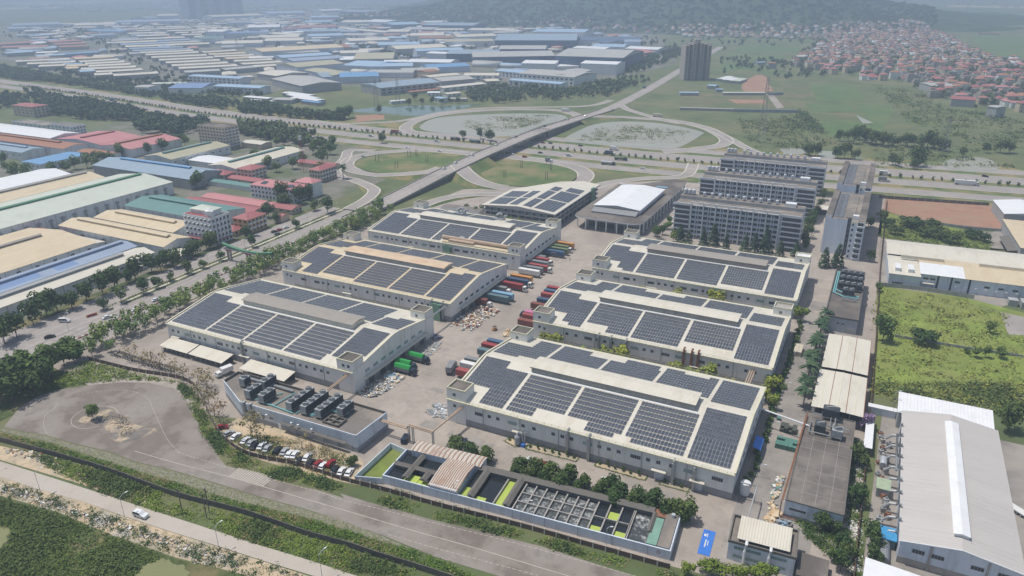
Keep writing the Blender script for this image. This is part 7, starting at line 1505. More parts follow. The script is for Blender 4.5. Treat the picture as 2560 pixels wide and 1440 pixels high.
def scatter(name, k, P, keys, n, label, cat, s=(.8, 1.5), z=.05, dens=.8, clump=.06):
    W_ = [(G(k_, x, y).x, G(k_, x, y).y) for (k_, x, y) in ([(k, a, b) for a, b in P] if k is not None else P)]
    xs_ = [p[0] for p in W_]; ys_ = [p[1] for p in W_]; it = []; t_ = 0
    while len(it) < n and t_ < n * 30:
        t_ += 1; x, y = rt_.uniform(min(xs_), max(xs_)), rt_.uniform(min(ys_), max(ys_))
        if not inpoly((x, y), W_): continue
        nv = noise.noise(Vector((x * clump, y * clump, 7.7)))
        if rt_.random() > dens + nv * 1.1: continue
        q = keys[min(len(keys) - 1, max(0, int((nv + .5 + rt_.gauss(0, .25)) * len(keys))))] ; me = rt_.choice(FARC if q == 'far' else TUFT[q]); sc = rt_.uniform(*s); it.append((me, x, y, z + max(0, (hillz(x, y) if y > 2300 and x < 500 else 0)), rt_.uniform(0, 6.28), sc, sc))
    return join(name, it, label=label, cat=cat)
scatter('marsh_reeds', 7, [(-60, 850), (0, 870), (420, 975), (800, 1135), (1250, 1300), (1050, 1340), (990, 1440), (-100, 1440), (-60, 1260), (90, 1200), (90, 1080), (-60, 1040)], ['reed', 'mid', 'reed', 'scrub'], 3800, 'dense green reeds of the marsh below the concrete road', 'reeds', (.5, 1.1))
scatter('roadside_weeds', None, [(7, 230, 530), (430, 560) and (7, 430, 560), (7, 830, 680), (7, 1290, 845), (7, 1800, 985), (7, 2300, 1150), (7, 2560, 1225), (8, 220, 1300), (8, 640, 1429), (7, 2560, 1390), (7, 2300, 1300), (7, 1900, 1180), (7, 1500, 1050), (7, 1150, 935), (7, 800, 815), (7, 480, 690)], ['bright', 'bright', 'mid', 'dryg', 'scrub'], 2300, 'bright weeds between the dark wall and the concrete road', 'weeds', (.5, 1.1))
scatter('wall_weeds', None, [(7, 0, 370), (7, 400, 460), (7, 800, 590), (7, 1300, 740), (7, 1800, 890), (7, 2200, 985), (7, 2560, 1090), (8, 300, 1180), (8, 640, 1270), (8, 1000, 1440), (8, 640, 1380), (8, 220, 1255), (7, 2560, 1180), (7, 2300, 1110), (7, 1800, 945), (7, 1290, 815), (7, 830, 645), (7, 430, 525), (7, 0, 410)], ['bright', 'mid', 'bright', 'dryg'], 2100, 'creeping weeds along the track side of the dark wall', 'weeds', (.5, 1.1))
scatter('fence_creepers', None, [(4, 1330, 1400), (7, 1480, 110), (7, 1560, 320), (7, 1690, 450), (7, 1850, 560), (7, 2200, 640), (7, 2560, 760), (8, 300, 815), (8, 760, 945), (8, 1300, 1085), (8, 1800, 1220), (8, 2560, 1440), (8, 2500, 1500), (8, 2000, 1355), (8, 1500, 1190), (8, 1000, 1065), (8, 700, 1005), (8, 300, 885), (7, 2560, 800), (7, 2100, 715), (7, 1900, 650), (7, 1690, 600), (7, 1600, 460), (7, 1500, 360), (7, 1420, 170), (7, 1330, 20)], ['bright', 'mid', 'dryg', 'bright', 'scrub'], 1900, 'creepers and scrub growing along the plant fence', 'creepers', (.45, 1.15), clump=.12, dens=.45)
scatter('car_park_scrub', 7, [(1700, 420), (1900, 380), (2100, 400), (2400, 470), (2560, 540), (2560, 700), (2300, 650), (1980, 550)], ['dryg', 'dryg', 'mid', 'dryg'], 900, 'dry scrub and brush around the parked cars', 'scrub', (.5, 1.2))
scatter('debris_weeds', 7, [(0, 720), (300, 800), (640, 900), (930, 1010), (1300, 1130), (1700, 1250), (2300, 1440), (1900, 1440), (1300, 1290), (800, 1110), (420, 950), (0, 830)], ['mid', 'dryg', 'scrub', 'white'], 800, 'weeds and litter on the sandy verge', 'weeds', (.4, .9), clump=.2)
scatter('track_bank_weeds', 4, [(0, 1429), (330, 1380), (640, 1260), (800, 1300), (1000, 1350), (1350, 1420), (1000, 1400), (700, 1420), (420, 1470)], ['bright', 'mid', 'bright'], 700, 'bright weeds on the bank above the test track bend', 'weeds', (.6, 1.3))
scatter('meadow_weeds', 6, [(1480, 720), (2100, 800), (2400, 890), (2450, 1060), (2560, 1080), (2560, 1440), (1440, 1440), (1445, 1000)], ['meadow', 'meadow', 'meadow', 'meadow2'], 480, 'tall weeds and brambles covering the weedy plot', 'weeds', (.8, 1.7), clump=.05)
scatter('meadow_weeds', 9, [(1425, 0), (2560, 0), (2560, 260), (2330, 240), (2300, 180), (1640, 70), (1600, 120), (1425, 90)], ['meadow', 'meadow2', 'scrub'], 500, 'tall weeds behind the ribbed white lean-to roof', 'weeds', (.8, 1.6))
scatter('grove_weeds', 6, [(1480, 330), (1600, 200), (2100, 290), (2320, 380), (2280, 440), (1560, 350)], ['meadow', 'meadow2', 'mid'], 700, 'weeds under the grove beside the bare plot', 'weeds', (.8, 1.6))
scatter('litter_strip', 9, [(1300, 410), (1390, 420), (1385, 520), (1350, 830), (1345, 1100), (1340, 1430), (1270, 1430), (1250, 1130), (1290, 800), (1290, 640)], ['white', 'white', 'white', 'mid'], 520, 'strip of white plastic waste between dark building and factory lane', 'litter', (.6, 1.1), clump=.3)
scatter('litter_strip', 8, [(180, 735), (400, 780), (640, 850), (960, 935), (940, 955), (640, 880), (380, 810), (190, 760)], ['white', 'white', 'mid'], 170, 'white plastic waste along the basin wall', 'litter', (.4, .8), clump=.3)
scatter('fence_bushes', 9, [(1230, 400), (1300, 400), (1290, 1100), (1250, 1280), (1100, 1280), (960, 1170), (860, 1010), (1000, 1020), (1200, 1100), (1260, 700)], ['mid', 'bright', 'scrub'], 420, 'grass and shrubs round the black flat-roofed building', 'shrubs', (.5, 1.1))
FW = dict(keys=['far'], cat='woodland')
scatter('roadside_woodland', 1, [(0, 500), (300, 560), (700, 640), (1100, 700), (1500, 740), (1900, 780), (2300, 850), (2560, 880), (2560, 900), (2100, 880), (1600, 815), (900, 690), (400, 620), (0, 590)], n=1150, label='dense belt of trees along the far side of the expressway', s=(.8, 1.35), clump=.02, **FW)
scatter('roadside_woodland', 1, [(250, 830), (420, 760), (700, 770), (1000, 830), (1100, 880), (1550, 910), (1560, 1000), (1300, 1010), (1030, 990), (1000, 900), (700, 900), (420, 870)], n=520, label='thick dark woodland between expressway and pink roofs', s=(.9, 1.5), clump=.03, **FW)
scatter('roadside_woodland', 1, [(1780, 940), (2100, 960), (2350, 1020), (2500, 1080), (2450, 1130), (2100, 1060), (1800, 1010)], n=200, label='dark trees between the yellow tower block and expressway', s=(.9, 1.4), clump=.03, **FW)
scatter('roadside_woodland', 1, [(0, 720), (250, 680), (480, 740), (350, 790), (100, 790), (0, 830)], n=120, label='scrubby trees round the small pond beside the expressway', s=(.8, 1.3), clump=.03, **FW)
scatter('estate_trees', 1, [(500, 190), (560, 185), (900, 380), (1250, 540), (1350, 590), (1250, 600), (1050, 500), (800, 380)], n=230, label='tree rows lining the straight estate avenue', s=(.8, 1.3), clump=.01, **FW)
scatter('estate_trees', 1, [(380, 520), (700, 570), (1000, 600), (1400, 590), (1450, 700), (1900, 690), (2000, 730), (1500, 720), (900, 660), (500, 580)], n=260, label='trees along the near edge of the estate', s=(.7, 1.2), clump=.03, **FW)
scatter('estate_trees', 2, [(920, 700), (1080, 650), (1250, 640), (1700, 680), (2000, 600), (2300, 570), (2300, 610), (1990, 720), (1500, 760), (1000, 775)], n=420, label='scrub woodland between the white factories and overpass road', s=(.7, 1.3), clump=.02, **FW)
scatter('estate_trees', 2, [(120, 330), (500, 430), (560, 440), (450, 430), (100, 350)], n=110, label='line of trees crossing the middle of the estate', s=(.9, 1.4), clump=.01, **FW)
scatter('estate_trees', 2, [(2100, 470), (2500, 350), (2560, 420), (2300, 520), (2150, 560)], n=240, label='scrub trees behind the dark blue factories', s=(.8, 1.4), clump=.02, **FW)
scatter('estate_trees', 1, [(0, 300), (1300, 330), (2560, 420), (5000, 420), (6500, 300), (4000, 180), (1500, 130), (0, 250)], n=800, label='scattered trees between far factory roofs', s=(.9, 1.6), clump=.01, **FW)
scatter('village_trees', 3, [(740, 520), (1000, 330), (1300, 180), (1700, 210), (2300, 430), (2560, 480), (2560, 840), (1850, 720), (1650, 620), (1300, 580), (900, 560)], n=700, label='trees scattered among the village houses', s=(.9, 1.6), clump=.02, **FW)
scatter('field_trees', 3, [(300, 430), (700, 440), (900, 500), (1000, 590), (760, 590), (500, 520), (300, 560)], n=90, label='trees on the field banks before the village', s=(.7, 1.2), clump=.02, **FW)
scatter('field_scrub', 3, [(450, 900), (900, 850), (1100, 1000), (1180, 1080), (760, 1120), (560, 1100), (480, 1000)], keys=['meadow2', 'scrub', 'meadow2'], n=420, label='low scrub on the rough ground beside the ring ramp', cat='scrub', s=(1.2, 3.2), clump=.03)
scatter('field_scrub', 3, [(1400, 620), (1800, 680), (1950, 800), (2560, 900), (2560, 1100), (2000, 1150), (2560, 1250), (1450, 1240), (1450, 1120), (2100, 1060), (1700, 900)], keys=['meadow2', 'meadow2', 'scrub'], n=800, label='low scrub over the rough fields beyond the expressway', cat='scrub', s=(1.2, 3.2), clump=.03)
scatter('field_scrub', 3, [(860, 830), (920, 820), (1100, 1000), (1020, 1000)], keys=['scrub'], n=90, label='line of bushes along the field ditch', cat='scrub', s=(1.5, 3), clump=.03)
scatter('pond_weeds', 2, [(900, 890), (1300, 860), (1600, 860), (1450, 930), (1200, 990), (950, 960)], keys=['dryg', 'meadow2'], n=500, label='floating weed mats on the ring pond beyond the overpass', cat='weeds', s=(.9, 1.8), clump=.035, z=.17)
scatter('pond_weeds', 2, [(1740, 1040), (1950, 940), (2200, 920), (2600, 980), (2550, 1060), (2300, 1080)], keys=['dryg', 'meadow2'], n=560, label='floating weed mats on the ring pond east of the overpass', cat='weeds', s=(.9, 1.8), clump=.035, z=.17)
# forest skin of the hill
it = []
for k in range(6500):
    x, y = rt_.uniform(-2400, 100), rt_.uniform(2420, 3900); z = hillz(x, y)
    if z > 6: it.append((rt_.choice(FARC), x, y, z - 2, rt_.uniform(0, 6), rt_.uniform(1.6, 3.0), rt_.uniform(1.2, 1.8)))
join('hill_forest', it, label='dark forest covering the hill', cat='forest')
# hedge strips on the boulevard median
m_ = MB()
for y in np.arange(200, 384, .22):
    for off in (14.4, 18.8):
        if math.sin(y * .35 + off) > -.55:
            for q in range(2): leaf_quads(m_, [((blv(y) - off + rt_.gauss(0, .4), y + rt_.gauss(0, .2), .55 + rt_.gauss(0, .25)), (0, 0, 1))], .3)
h_ = m_.build('median_hedge', ['weed_mid']); h_['kind'] = 'stuff'; h_['label'] = 'clipped hedges of the planted boulevard median'; h_['category'] = 'hedge'
# ================================================================ VEHICLES
def wheel_mesh(r, w):
    k = ('wheel', r, w)
    if k not in MESH:
        mb = MB(); mb.tube([(0, -w / 2, 0), (0, w / 2, 0)], r, 10, 0); mb.tube([(0, -w / 2 - .02, 0), (0, w / 2 + .02, 0)], r * .5, 8, 1); MESH[k] = mb.mesh('wheel', ['tyre', 'alu'])
    return MESH[k]
def car_mesh(kind, col):
    k = ('car', kind, col)
    if k in MESH: return MESH[k]
    prof = {'sedan': ([(-2.2, .35), (-2.25, .8), (-1.6, .95), (-1.1, 1.42), (.3, 1.44), (1.1, .98), (2.1, .82), (2.25, .5), (2.2, .3)], [(-1.5, .98), (-1.05, 1.38), (.27, 1.40), (.98, 1.0)]),
            'suv': ([(-2.2, .4), (-2.25, 1.0), (-2.0, 1.65), (.2, 1.7), (1.0, 1.1), (2.1, 1.0), (2.25, .55), (2.2, .35)], [(-2.05, 1.08), (-1.88, 1.6), (.15, 1.64), (.85, 1.12)]),
            'van': ([(-2.6, .4), (-2.65, 1.0), (-2.5, 2.05), (1.2, 2.1), (2.2, 1.25), (2.6, 1.05), (2.62, .4)], [(-2.4, 1.15), (-2.36, 1.85), (1.1, 1.9), (1.95, 1.2)])}[kind]
    body, glass = prof; mb = MB(); n = len(body)
    for s, y0, y1 in ((0, -.86, .86),):
        vs = [(x, y0, z) for x, z in body] + [(x, y1, z) for x, z in body]
        vs = [(x, y * (.84 if z > 1.2 else 1), z) for x, y, z in vs]
        fs = [(i, i + 1, n + i + 1, n + i) for i in range(n - 1)] + [(n - 1, 0, n, 2 * n - 1), tuple(range(n - 1, -1, -1)), tuple(range(n, 2 * n))]
        mb.add(vs, fs, 0)
    b = mb.mesh('body', ['car_' + col]); mb = MB(); m = len(glass)
    for y in (-.88, .88):
        vs = [(x, y * (.86 if z > 1.2 else .985) * 1.005, z) for x, z in glass]; mb.add(vs, [tuple(range(m)) if y > 0 else tuple(reversed(range(m)))])
    (xa, za), (xb, zb) = glass[-1], glass[-2]; mb.add([(xa + .06, -.78, za + .02), (xb + .08, -.68, zb + .0), (xb + .08, .68, zb + .0), (xa + .06, .78, za + .02)], [(3, 2, 1, 0)])
    (xa, za), (xb, zb) = glass[0], glass[1]; mb.add([(xa - .08, -.78, za + .02), (xb - .08, -.68, zb), (xb - .08, .68, zb), (xa - .08, .78, za + .02)], [(0, 1, 2, 3)])
    g_ = mb.mesh('glass', ['carglass']); l_ = MB().box(0, -.2, -.08, .05, .2, .08).mesh('headlight', ['white_metal']); MESH[k] = (b, g_, l_, body); return MESH[k]
def car(p, rz, kind, col, label, group=None, sc=1.0):
    b, g_, l_, body = car_mesh(kind, col); o = thing('parked_car' if group and 'parked' in group else ('minibus' if kind == 'van' else 'car'), label, 'van' if kind == 'van' else 'car', (p[0], p[1], p[2] if len(p) > 2 else .08), rz, group, sc)
    link('body', b, o); link('windows', g_, o)
    for x in (-1.35, 1.35):
        for y in (-.8, .8): link('wheel', wheel_mesh(.34, .22), o, (x, y, .34))
    for y in (-.6, .6): link('headlight', l_, o, (body[-2][0], y, .7))
    return o
def ang2(k, a, b): d = G(k, *b) - G(k, *a); return math.atan2(d.y, d.x)
PR = ang2(7, (1965, 510), (2015, 452))
pk = [(1655, 330, 'sedan', 'red', 1.2), (1702, 378, 'sedan', 'silver', .6), (1755, 400, 'sedan', 'white', .15), (1830, 430, 'sedan', 'white', .1), (1872, 448, 'sedan', 'silver', .1), (1896, 470, 'sedan', 'black', 0), (1950, 470, 'sedan', 'white', 0), (1992, 488, 'sedan', 'silver', 0), (2066, 506, 'suv', 'black', 0), (2120, 512, 'sedan', 'silver', 0), (2156, 532, 'sedan', 'white', 0), (2196, 536, 'sedan', 'white', 0), (2226, 582, 'sedan', 'black', .1), (2286, 556, 'sedan', 'white', 0), (2312, 600, 'sedan', 'black', .1), (2366, 606, 'sedan', 'red', .2), (2402, 622, 'sedan', 'white', .1), (2462, 604, 'suv', 'red', .1), (2492, 648, 'sedan', 'black', 0), (2542, 660, 'sedan', 'white', 0), (2600, 668, 'sedan', 'white', 0)]
CN = dict(white='white', silver='silver covered', black='black', red='dark red', grey='grey', navy='navy')
for x, y, kd, c, dr in pk:
    lab = {'red': 'dark red car parked by the plant fence', 'silver': 'car under a silver cover parked by the plant fence', 'white': 'white saloon parked by the plant fence', 'black': 'black car parked by the plant fence'}[c]
    car(G(7, x, y, .08), PR - dr, kd, c, lab, 'parked cars along the plant fence')
car(G(8, 487, 420, .06), PR, 'van', 'navy', 'dark van parked at the corner of the chiller building')
car(G(8, 920, 440, .06), PR, 'sedan', 'navy', 'dark car parked behind the clipped round trees')
car(G(8, 1420, 580, .06), .1, 'sedan', 'white', 'white car half hidden behind the first pair of round trees'); car(G(8, 1515, 608, .06), .1, 'sedan', 'red', 'red car half hidden behind the round trees'); car(G(8, 1995, 755, .06), -.4, 'van', 'white', 'white van beside the round trees and hedged bed')
RA = ang2(7, (640, 884), (1300, 1110)); car(G(7, 1052, 985, .1), RA, 'suv', 'white', 'white car driving alone on the concrete road', None, 1.1)
BA = math.pi / 2 + .03
for k, x, y, kd, c, r_, lab in ((4, 372, 1085, 'sedan', 'black', -.5, 'black car turning across the wide boulevard junction'), (4, 483, 968, 'van', 'white', -1.2, 'white minibus at the mouth of the service road'), (4, 802, 938, 'sedan', 'white', -.3, 'white car leaving the planted median tip'), (4, 1012, 883, 'sedan', 'white', -.2, 'white car with motorbike beside it on the boulevard'), (4, 1163, 808, 'sedan', 'white', -.2, 'white car between planted median and red kerb'), (4, 340, 1230, 'suv', 'black', 0, 'black car on the plant side of the red kerb'), (4, 1600, 615, 'sedan', 'white', 0, 'white car below the row of slender trees near the gateway'), (4, 2040, 300, 'sedan', 'black', 0, 'black car parked before the yellow house'), (4, 2080, 288, 'sedan', 'red', 0, 'dark red car parked before the yellow house'), (4, 2065, 318, 'sedan', 'navy', .1, 'navy car behind the cars at the yellow house'), (4, 2128, 270, 'sedan', 'white', -.2, 'white car parked before the yellow house'), (4, 1912, 330, 'sedan', 'silver', -1, 'silver car parked at the hotel corner'), (4, 1872, 365, 'suv', 'navy', -1.2, 'dark car parked under the hotel tree')):
    car(G(k, x, y, .06), BA + r_, kd, c, lab)
def ovp(k, x, y):
    p = G(k, x, y, 0)
    for _ in range(6): z = ovz(p) + .13; p = G(k, x, y, z)
    return p
OG = 'cars on the overpass road'
for x, y, c in ((775, 1258, 'white'), (860, 1216, 'white'), (985, 1157, 'white'), (1165, 1081, 'white'), (1310, 1021, 'black'), (1525, 943, 'navy'), (1695, 892, 'black'), (1825, 866, 'grey')): car(ovp(2, x, y), math.pi / 2, 'sedan' if c != 'navy' else 'suv', c, CN[c] + ' car driving over the overpass', OG)
HG = 'cars on the expressway'
for k, x, y, c, kd in ((2, 505, 1107, 'white', 'sedan'), (2, 745, 1129, 'white', 'sedan'), (2, 175, 1169, 'silver', 'sedan'), (2, 1375, 1172, 'red', 'suv'), (2, 1490, 1141, 'black', 'sedan'), (2, 1510, 1066, 'red', 'sedan'), (2, 1565, 1069, 'black', 'sedan'), (2, 1790, 1088, 'black', 'sedan'), (2, 2255, 1257, 'white', 'sedan'), (2, 1705, 1164, 'white', 'van'), (2, 1280, 1152, 'white', 'sedan'), (3, 2270, 1317, 'black', 'suv'), (3, 510, 1119, 'white', 'sedan'), (1, 880, 794, 'white', 'van'), (1, 1090, 818, 'black', 'sedan'), (2, 232, 1018, 'white', 'van'), (2, 722, 1058, 'white', 'van')):
    car(G(k, x, y, .08), .03, kd, c, {'silver': 'silver'}.get(c, CN[c]) + (' minibus' if kd == 'van' else ' car') + ' on the expressway carriageways', HG, 1.05)
# ---------------------------------------------------------------- trucks
def truck(p, rz, box, label, L=12.0, cab=None, group=None, H=2.6, kind='container', txt=None, name=None):
    o = thing(name or ('container_truck' if cab else 'container_trailer'), label, 'truck' if cab else 'trailer', (p[0], p[1], .05), rz, group); w = 1.22; zb = 1.25
    mb = MB(); mb.box(-L / 2, -w, zb, L / 2, w, zb + H, 0)
    if kind == 'container':
        n = int(L / .6)
        for i in range(n):
            x = -L / 2 + .2 + i * L / n
            for y in (-w, w): mb.box(x, y - .045, zb + .15, x + .26, y + .045, zb + H - .15, 0)
        for x in (-L / 2, L / 2 - .16):
            for y in (-w - .03, w - .13): mb.box(x - .02, y, zb - .02, x + .18, y + .16, zb + H + .03, 0)
    if kind == 'tarp':
        mb = MB(); mb.box(-L / 2, -w, zb, L / 2, w, zb + H * .62, 1); mb.add([(-L / 2 - .1, -w - .08, zb + H * .55), (L / 2 + .1, -w - .08, zb + H * .55), (L / 2 + .1, -w * .5, zb + H), (-L / 2 - .1, -w * .5, zb + H), (L / 2 + .1, w * .5, zb + H), (-L / 2 - .1, w * .5, zb + H), (L / 2 + .1, w + .08, zb + H * .55), (-L / 2 - .1, w + .08, zb + H * .55)], [(0, 1, 2, 3), (3, 2, 4, 5), (5, 4, 6, 7), (0, 3, 5, 7), (1, 6, 4, 2)], 0)
    if kind == 'tank':
        mb = MB(); mb.tube([(-L / 2, 0, zb + 1.2), (-L / 2 + .4, 0, zb + 1.2), (L / 2 - .4, 0, zb + 1.2), (L / 2, 0, zb + 1.2)], 1.15, 12, 0)
        for i in range(4): mb.cyl(-L / 2 + (i + .5) * L / 4, 0, zb + 2.3, zb + 2.6, .3, 8, 1)
    mb.build({'container': 'container', 'tarp': 'load_bed', 'tank': 'tank', 'box': 'cargo_box'}[kind], [box, 'box_grey'], o)
    MB().box(-L / 2, -.5, .8, L / 2 + (1.2 if cab else .3), .5, 1.2).build('chassis', ['dark'], o)
    xs_ = [-L / 2 + .9, -L / 2 + 2.1] + ([L / 2 + 1.6, L / 2 - .6] if cab else [])
    if L < 7: xs_ = [-L / 2 + 1, L / 2 + 1]
    for x in xs_:
        for y in (-1.0, 1.0): link('wheel', wheel_mesh(.5, .35), o, (x, y, .5))
    if not cab:
        for y in (-.7, .7): MB().box(L / 2 - 2.4, y - .08, 0, L / 2 - 2.2, y + .08, .9).build('landing_leg', ['steel'], o)
    if cab:
        mb = MB(); h = 2.9 if L > 7 else 2.3; x0 = L / 2 + .35; pr = [(x0, .7), (x0, h), (x0 + 1.5, h), (x0 + 2.1, 1.7), (x0 + 2.25, 1.6), (x0 + 2.25, .6)]
        n = len(pr); mb.add([(x, -1.15, z) for x, z in pr] + [(x, 1.15, z) for x, z in pr], [(i, i + 1, n + i + 1, n + i) for i in range(n - 1)] + [tuple(range(n - 1, -1, -1)), tuple(range(n, 2 * n)), (n - 1, 0, n, 2 * n - 1)])
        c_ = mb.build('cab', [cab], o); MB().add([(x0 + 1.56, -1.0, h - .1), (x0 + 2.12, -1.0, 1.75), (x0 + 2.12, 1.0, 1.75), (x0 + 1.56, 1.0, h - .1)], [(0, 1, 2, 3)]).build('windscreen', ['carglass'], c_)
        for y in (-1.17, 1.17): MB().box(x0 + .6, y - .015, 1.7, x0 + 1.5, y + .015, h - .3).build('side_window', ['carglass'], c_)
    if txt:
        t_ = text(o, txt[0], txt[1], (0, -w - .06, zb + H * .5), (math.pi / 2, 0, 0), 'box_white')
    return o
DG = 'containers and trucks at the loading docks'
dock = [((1733, 420), 'box_orange', None, 'tan container trailer docked beside the stair tower'), ((1692, 440), 'box_green', 'box_white', 'olive container truck docked next to the tan container'), ((1690, 462), 'box_green', None, 'dull green container between olive and lettered blue containers'), ((1660, 482), 'box_blue', None, 'blue container with white lettering at the dock'), ((1520, 516), 'box_grey', 'box_white', 'grey box truck with white cab beside the lettered blue container'), ((1545, 536), 'box_rose', 'box_white', 'red container truck with long white cab, upper one of two'), ((1540, 562), 'box_grey', None, 'weathered grey container between two red ones'),
        ((1538, 590), 'box_rose', 'box_white', 'red container truck with big white bonnet cab'), ((1500, 606), 'box_grey', None, 'dark grey container beside the white container'), ((1476, 628), 'box_white', None, 'white container standing clear in the yard'), ((1420, 675), 'box_orange', None, 'yellow container beside the navy one'), ((1392, 700), 'box_navy', 'box_white', 'navy container truck with white cab'), ((1352, 730), 'box_red', 'box_white', 'bright red container truck with white cab')]
for (x, y), b_, cb_, lab in dock:
    p = G(5, x, y, 1.25); L = 6 if 'grey box truck' in lab else 12.0
    truck((p.x - L / 2, p.y + 1.22), 0, b_, lab, L, cb_, DG, txt=('KMTC', 1.3) if 'lettered' not in lab and 'white lettering' in lab else None)
for (x, y), b_, lab, L in (((1280, 805), 'box_skyblue', 'light blue rounded container at the scrap heap', 12), ((1245, 826), 'box_teal', 'teal grey container beside the scrap heap', 12)):
    p = G(5, x, y, 1.25); truck((p.x - L / 2, p.y + 1.22), 0, b_, lab, L, None, DG)
p = G(5, 1085, 845, .9); truck((p.x - 3, p.y + 1.2), 0, 'box_brown', 'brown box lorry with white cab beside the scrap heap', 6.2, 'box_white', DG, 2.4, 'box', name='box_truck')
p = G(5, 1230, 748, .9); truck((p.x - 3, p.y + 1.2), 0, 'box_grey', 'small dark lorry with white cab by the dock', 6.2, 'box_white', DG, 2.0, 'box', name='box_truck')
for (x, y), b_, cb_, lab in (((1536, 738), 'box_red', None, 'red container end beside the far stair tower'), ((1516, 762), 'box_blue', None, 'slate blue container second from the far red one'), ((1492, 786), 'box_rose', None, 'dull red container between two blue ones'), ((1462, 826), 'box_navy', None, 'blue container with open dark end'), ((1416, 862), 'box_brown', None, 'dark red container behind the pink truck'), ((1370, 925), 'box_pink', 'car_navy', 'pink tarpaulin truck with dark blue cab'), ((1352, 945), 'box_rose', None, 'orange red container top beside the pink truck'), ((1320, 985), 'box_brown', None, 'maroon container beside the stair tower'),
                         ((1090, 1140), 'box_blue', None, 'blue grey container beside cardboard bales'), ((1050, 1166), 'box_red', None, 'red container between two slate containers'), ((1020, 1208), 'box_teal', None, 'slate container with dark end wall'), ((925, 1275), 'box_grey', None, 'dark grey container behind the white one'), ((890, 1308), 'box_white', None, 'dirty white container behind the orange red one'), ((860, 1362), 'box_rose', None, 'orange red container nearest the grey lorry')):
    p = G(5, x, y, 1.25); truck((p.x + 6.1, p.y + 1.22), math.pi, b_, lab, 12, cb_, DG)
p = G(5, 762, 1352, .9); truck((p.x + 1.5, p.y + 4), PR, 'box_grey', 'grey covered lorry standing alone in the middle of the yard', 6.4, 'car_grey', None, 2.5, 'box', name='box_truck')
for i, (x, y) in enumerate(((608, 1268), (512, 1318), (510, 1355))):
    p = G(5, x, y, .9); truck((p.x - 3.4, p.y + 1.2), 0, 'box_tarp', ['green tarpaulin lorry parked apart from its two twins', 'green tarpaulin lorry in the middle of the three', 'green tarpaulin lorry beside the stacked pallets'][i], 7.2, 'car_navy', 'green tarpaulin lorries', 2.7, 'tarp', name='tarpaulin_truck')
p = G(4, 1690, 1350, .6); truck((p.x - .5, p.y + .6), PR + 2.6, 'box_white', 'small white box van beside the cream roofed sheds', 4.6, 'box_white', None, 2.1, 'box', name='box_truck')
p = G(4, 350, 1275, .6); truck(p, BA + .0, 'box_beige', 'white box lorry half hidden by trees on the boulevard', 7.6, 'box_white', None, 2.5, 'box', name='box_truck')
for k, x, y, b_, kd, lab, L in ((2, 410, 990, 'box_brown', 'box', 'brown tipper lorry on the expressway ramp', 9), (2, 850, 1040, 'car_grey', 'tank', 'dark tanker lorry before the ring pond', 8), (2, 1000, 1060, 'box_teal', 'tank', 'grey tanker lorry following the dark tanker', 8), (2, 1985, 1222, 'car_silver', 'tank', 'long silver tanker on the near carriageway', 10), (2, 2080, 1188, 'box_green', 'tank', 'green tanker on the expressway behind the silver tanker', 9), (2, 2030, 1113, 'box_white', 'box', 'white lorry on the ring pond side', 6), (2, 1675, 828, 'box_white', 'box', 'white lorry on the upper ring ramp', 9), (2, 2355, 866, 'box_beige', 'box', 'lorry on the outer ring ramp', 8), (2, 2000, 1148, 'box_navy', 'box', 'blue lorry in the expressway fast lane', 7), (3, 2120, 1372, 'box_white', 'box', 'long white articulated lorry on the expressway', 14), (3, 1510, 1300, 'box_white', 'box', 'white lorry beside the dormitory block on the far carriageway', 6), (3, 1505, 1345, 'box_grey', 'box', 'grey lorry beside the dormitory block', 6), (1, 840, 750, 'box_navy', 'box', 'blue lorry on the expressway beside the tree belt', 10), (1, 1170, 842, 'car_grey', 'box', 'dark lorry on the bending expressway', 6), (1, 1490, 868, 'box_teal', 'box', 'grey green lorry on the bending expressway', 8), (2, 1545, 1200, 'box_grey', 'box', 'small lorry on the frontage road', 4)):
    p = G(k, x, y, .6); truck((p.x, p.y), .03 if not (k == 3 and x == 2120) else .1, b_, lab, L, 'box_white' if kd != 'tank' else 'car_navy', 'lorries on the expressway', 2.6, kd, name='lorry')
def bus(p, rz, col, label):
    o = thing('bus', label, 'bus', (p[0], p[1], p[2]), rz); MB().box(-5.5, -1.25, .5, 5.5, 1.25, 3.2).build('body', [col], o)
    for y in (-1.27, 1.27): MB().box(-5, y - .01, 1.6, 5, y + .01, 2.6).build('windows', ['carglass'], o)
    MB().box(5.5, -1.1, 1.4, 5.53, 1.1, 2.8).build('windscreen', ['carglass'], o)
    for x in (-3.4, 3.4):
        for y in (-1.1, 1.1): link('wheel', wheel_mesh(.5, .3), o, (x, y, .5))
bus(ovp(5, 280, 85), math.pi / 2, 'box_green', 'green bus climbing the overpass ramp'); bus(ovp(2, 2265, 655), math.pi / 2, 'box_teal', 'dark bus where the overpass meets the ground')
fk = thing('forklift', 'yellow forklift alone in the middle of the truck yard', 'forklift', tuple(G(5, 1150, 1030, .06)), 1.2); MB().box(-1, -.6, .3, .9, .6, 1.2).build('body', ['box_orange'], fk); MB().box(-.8, -.55, 2.0, .5, .55, 2.1).box(-.8, -.55, 1.2, -.72, -.47, 2.0).box(-.8, .47, 1.2, -.72, .55, 2.0).box(.42, -.55, 1.2, .5, -.47, 2.0).box(.42, .47, 1.2, .5, .55, 2.0).build('guard', ['dark'], fk); MB().box(.92, -.5, .1, 1.0, -.4, 2.4).box(.92, .4, .1, 1.0, .5, 2.4).box(1.0, -.4, .1, 2.0, -.25, .18).box(1.0, .25, .1, 2.0, .4, .18).build('mast', ['dark'], fk)
for x in (-.7, .6):
    for y in (-.6, .6): link('wheel', wheel_mesh(.3, .2), fk, (x, y, .3))
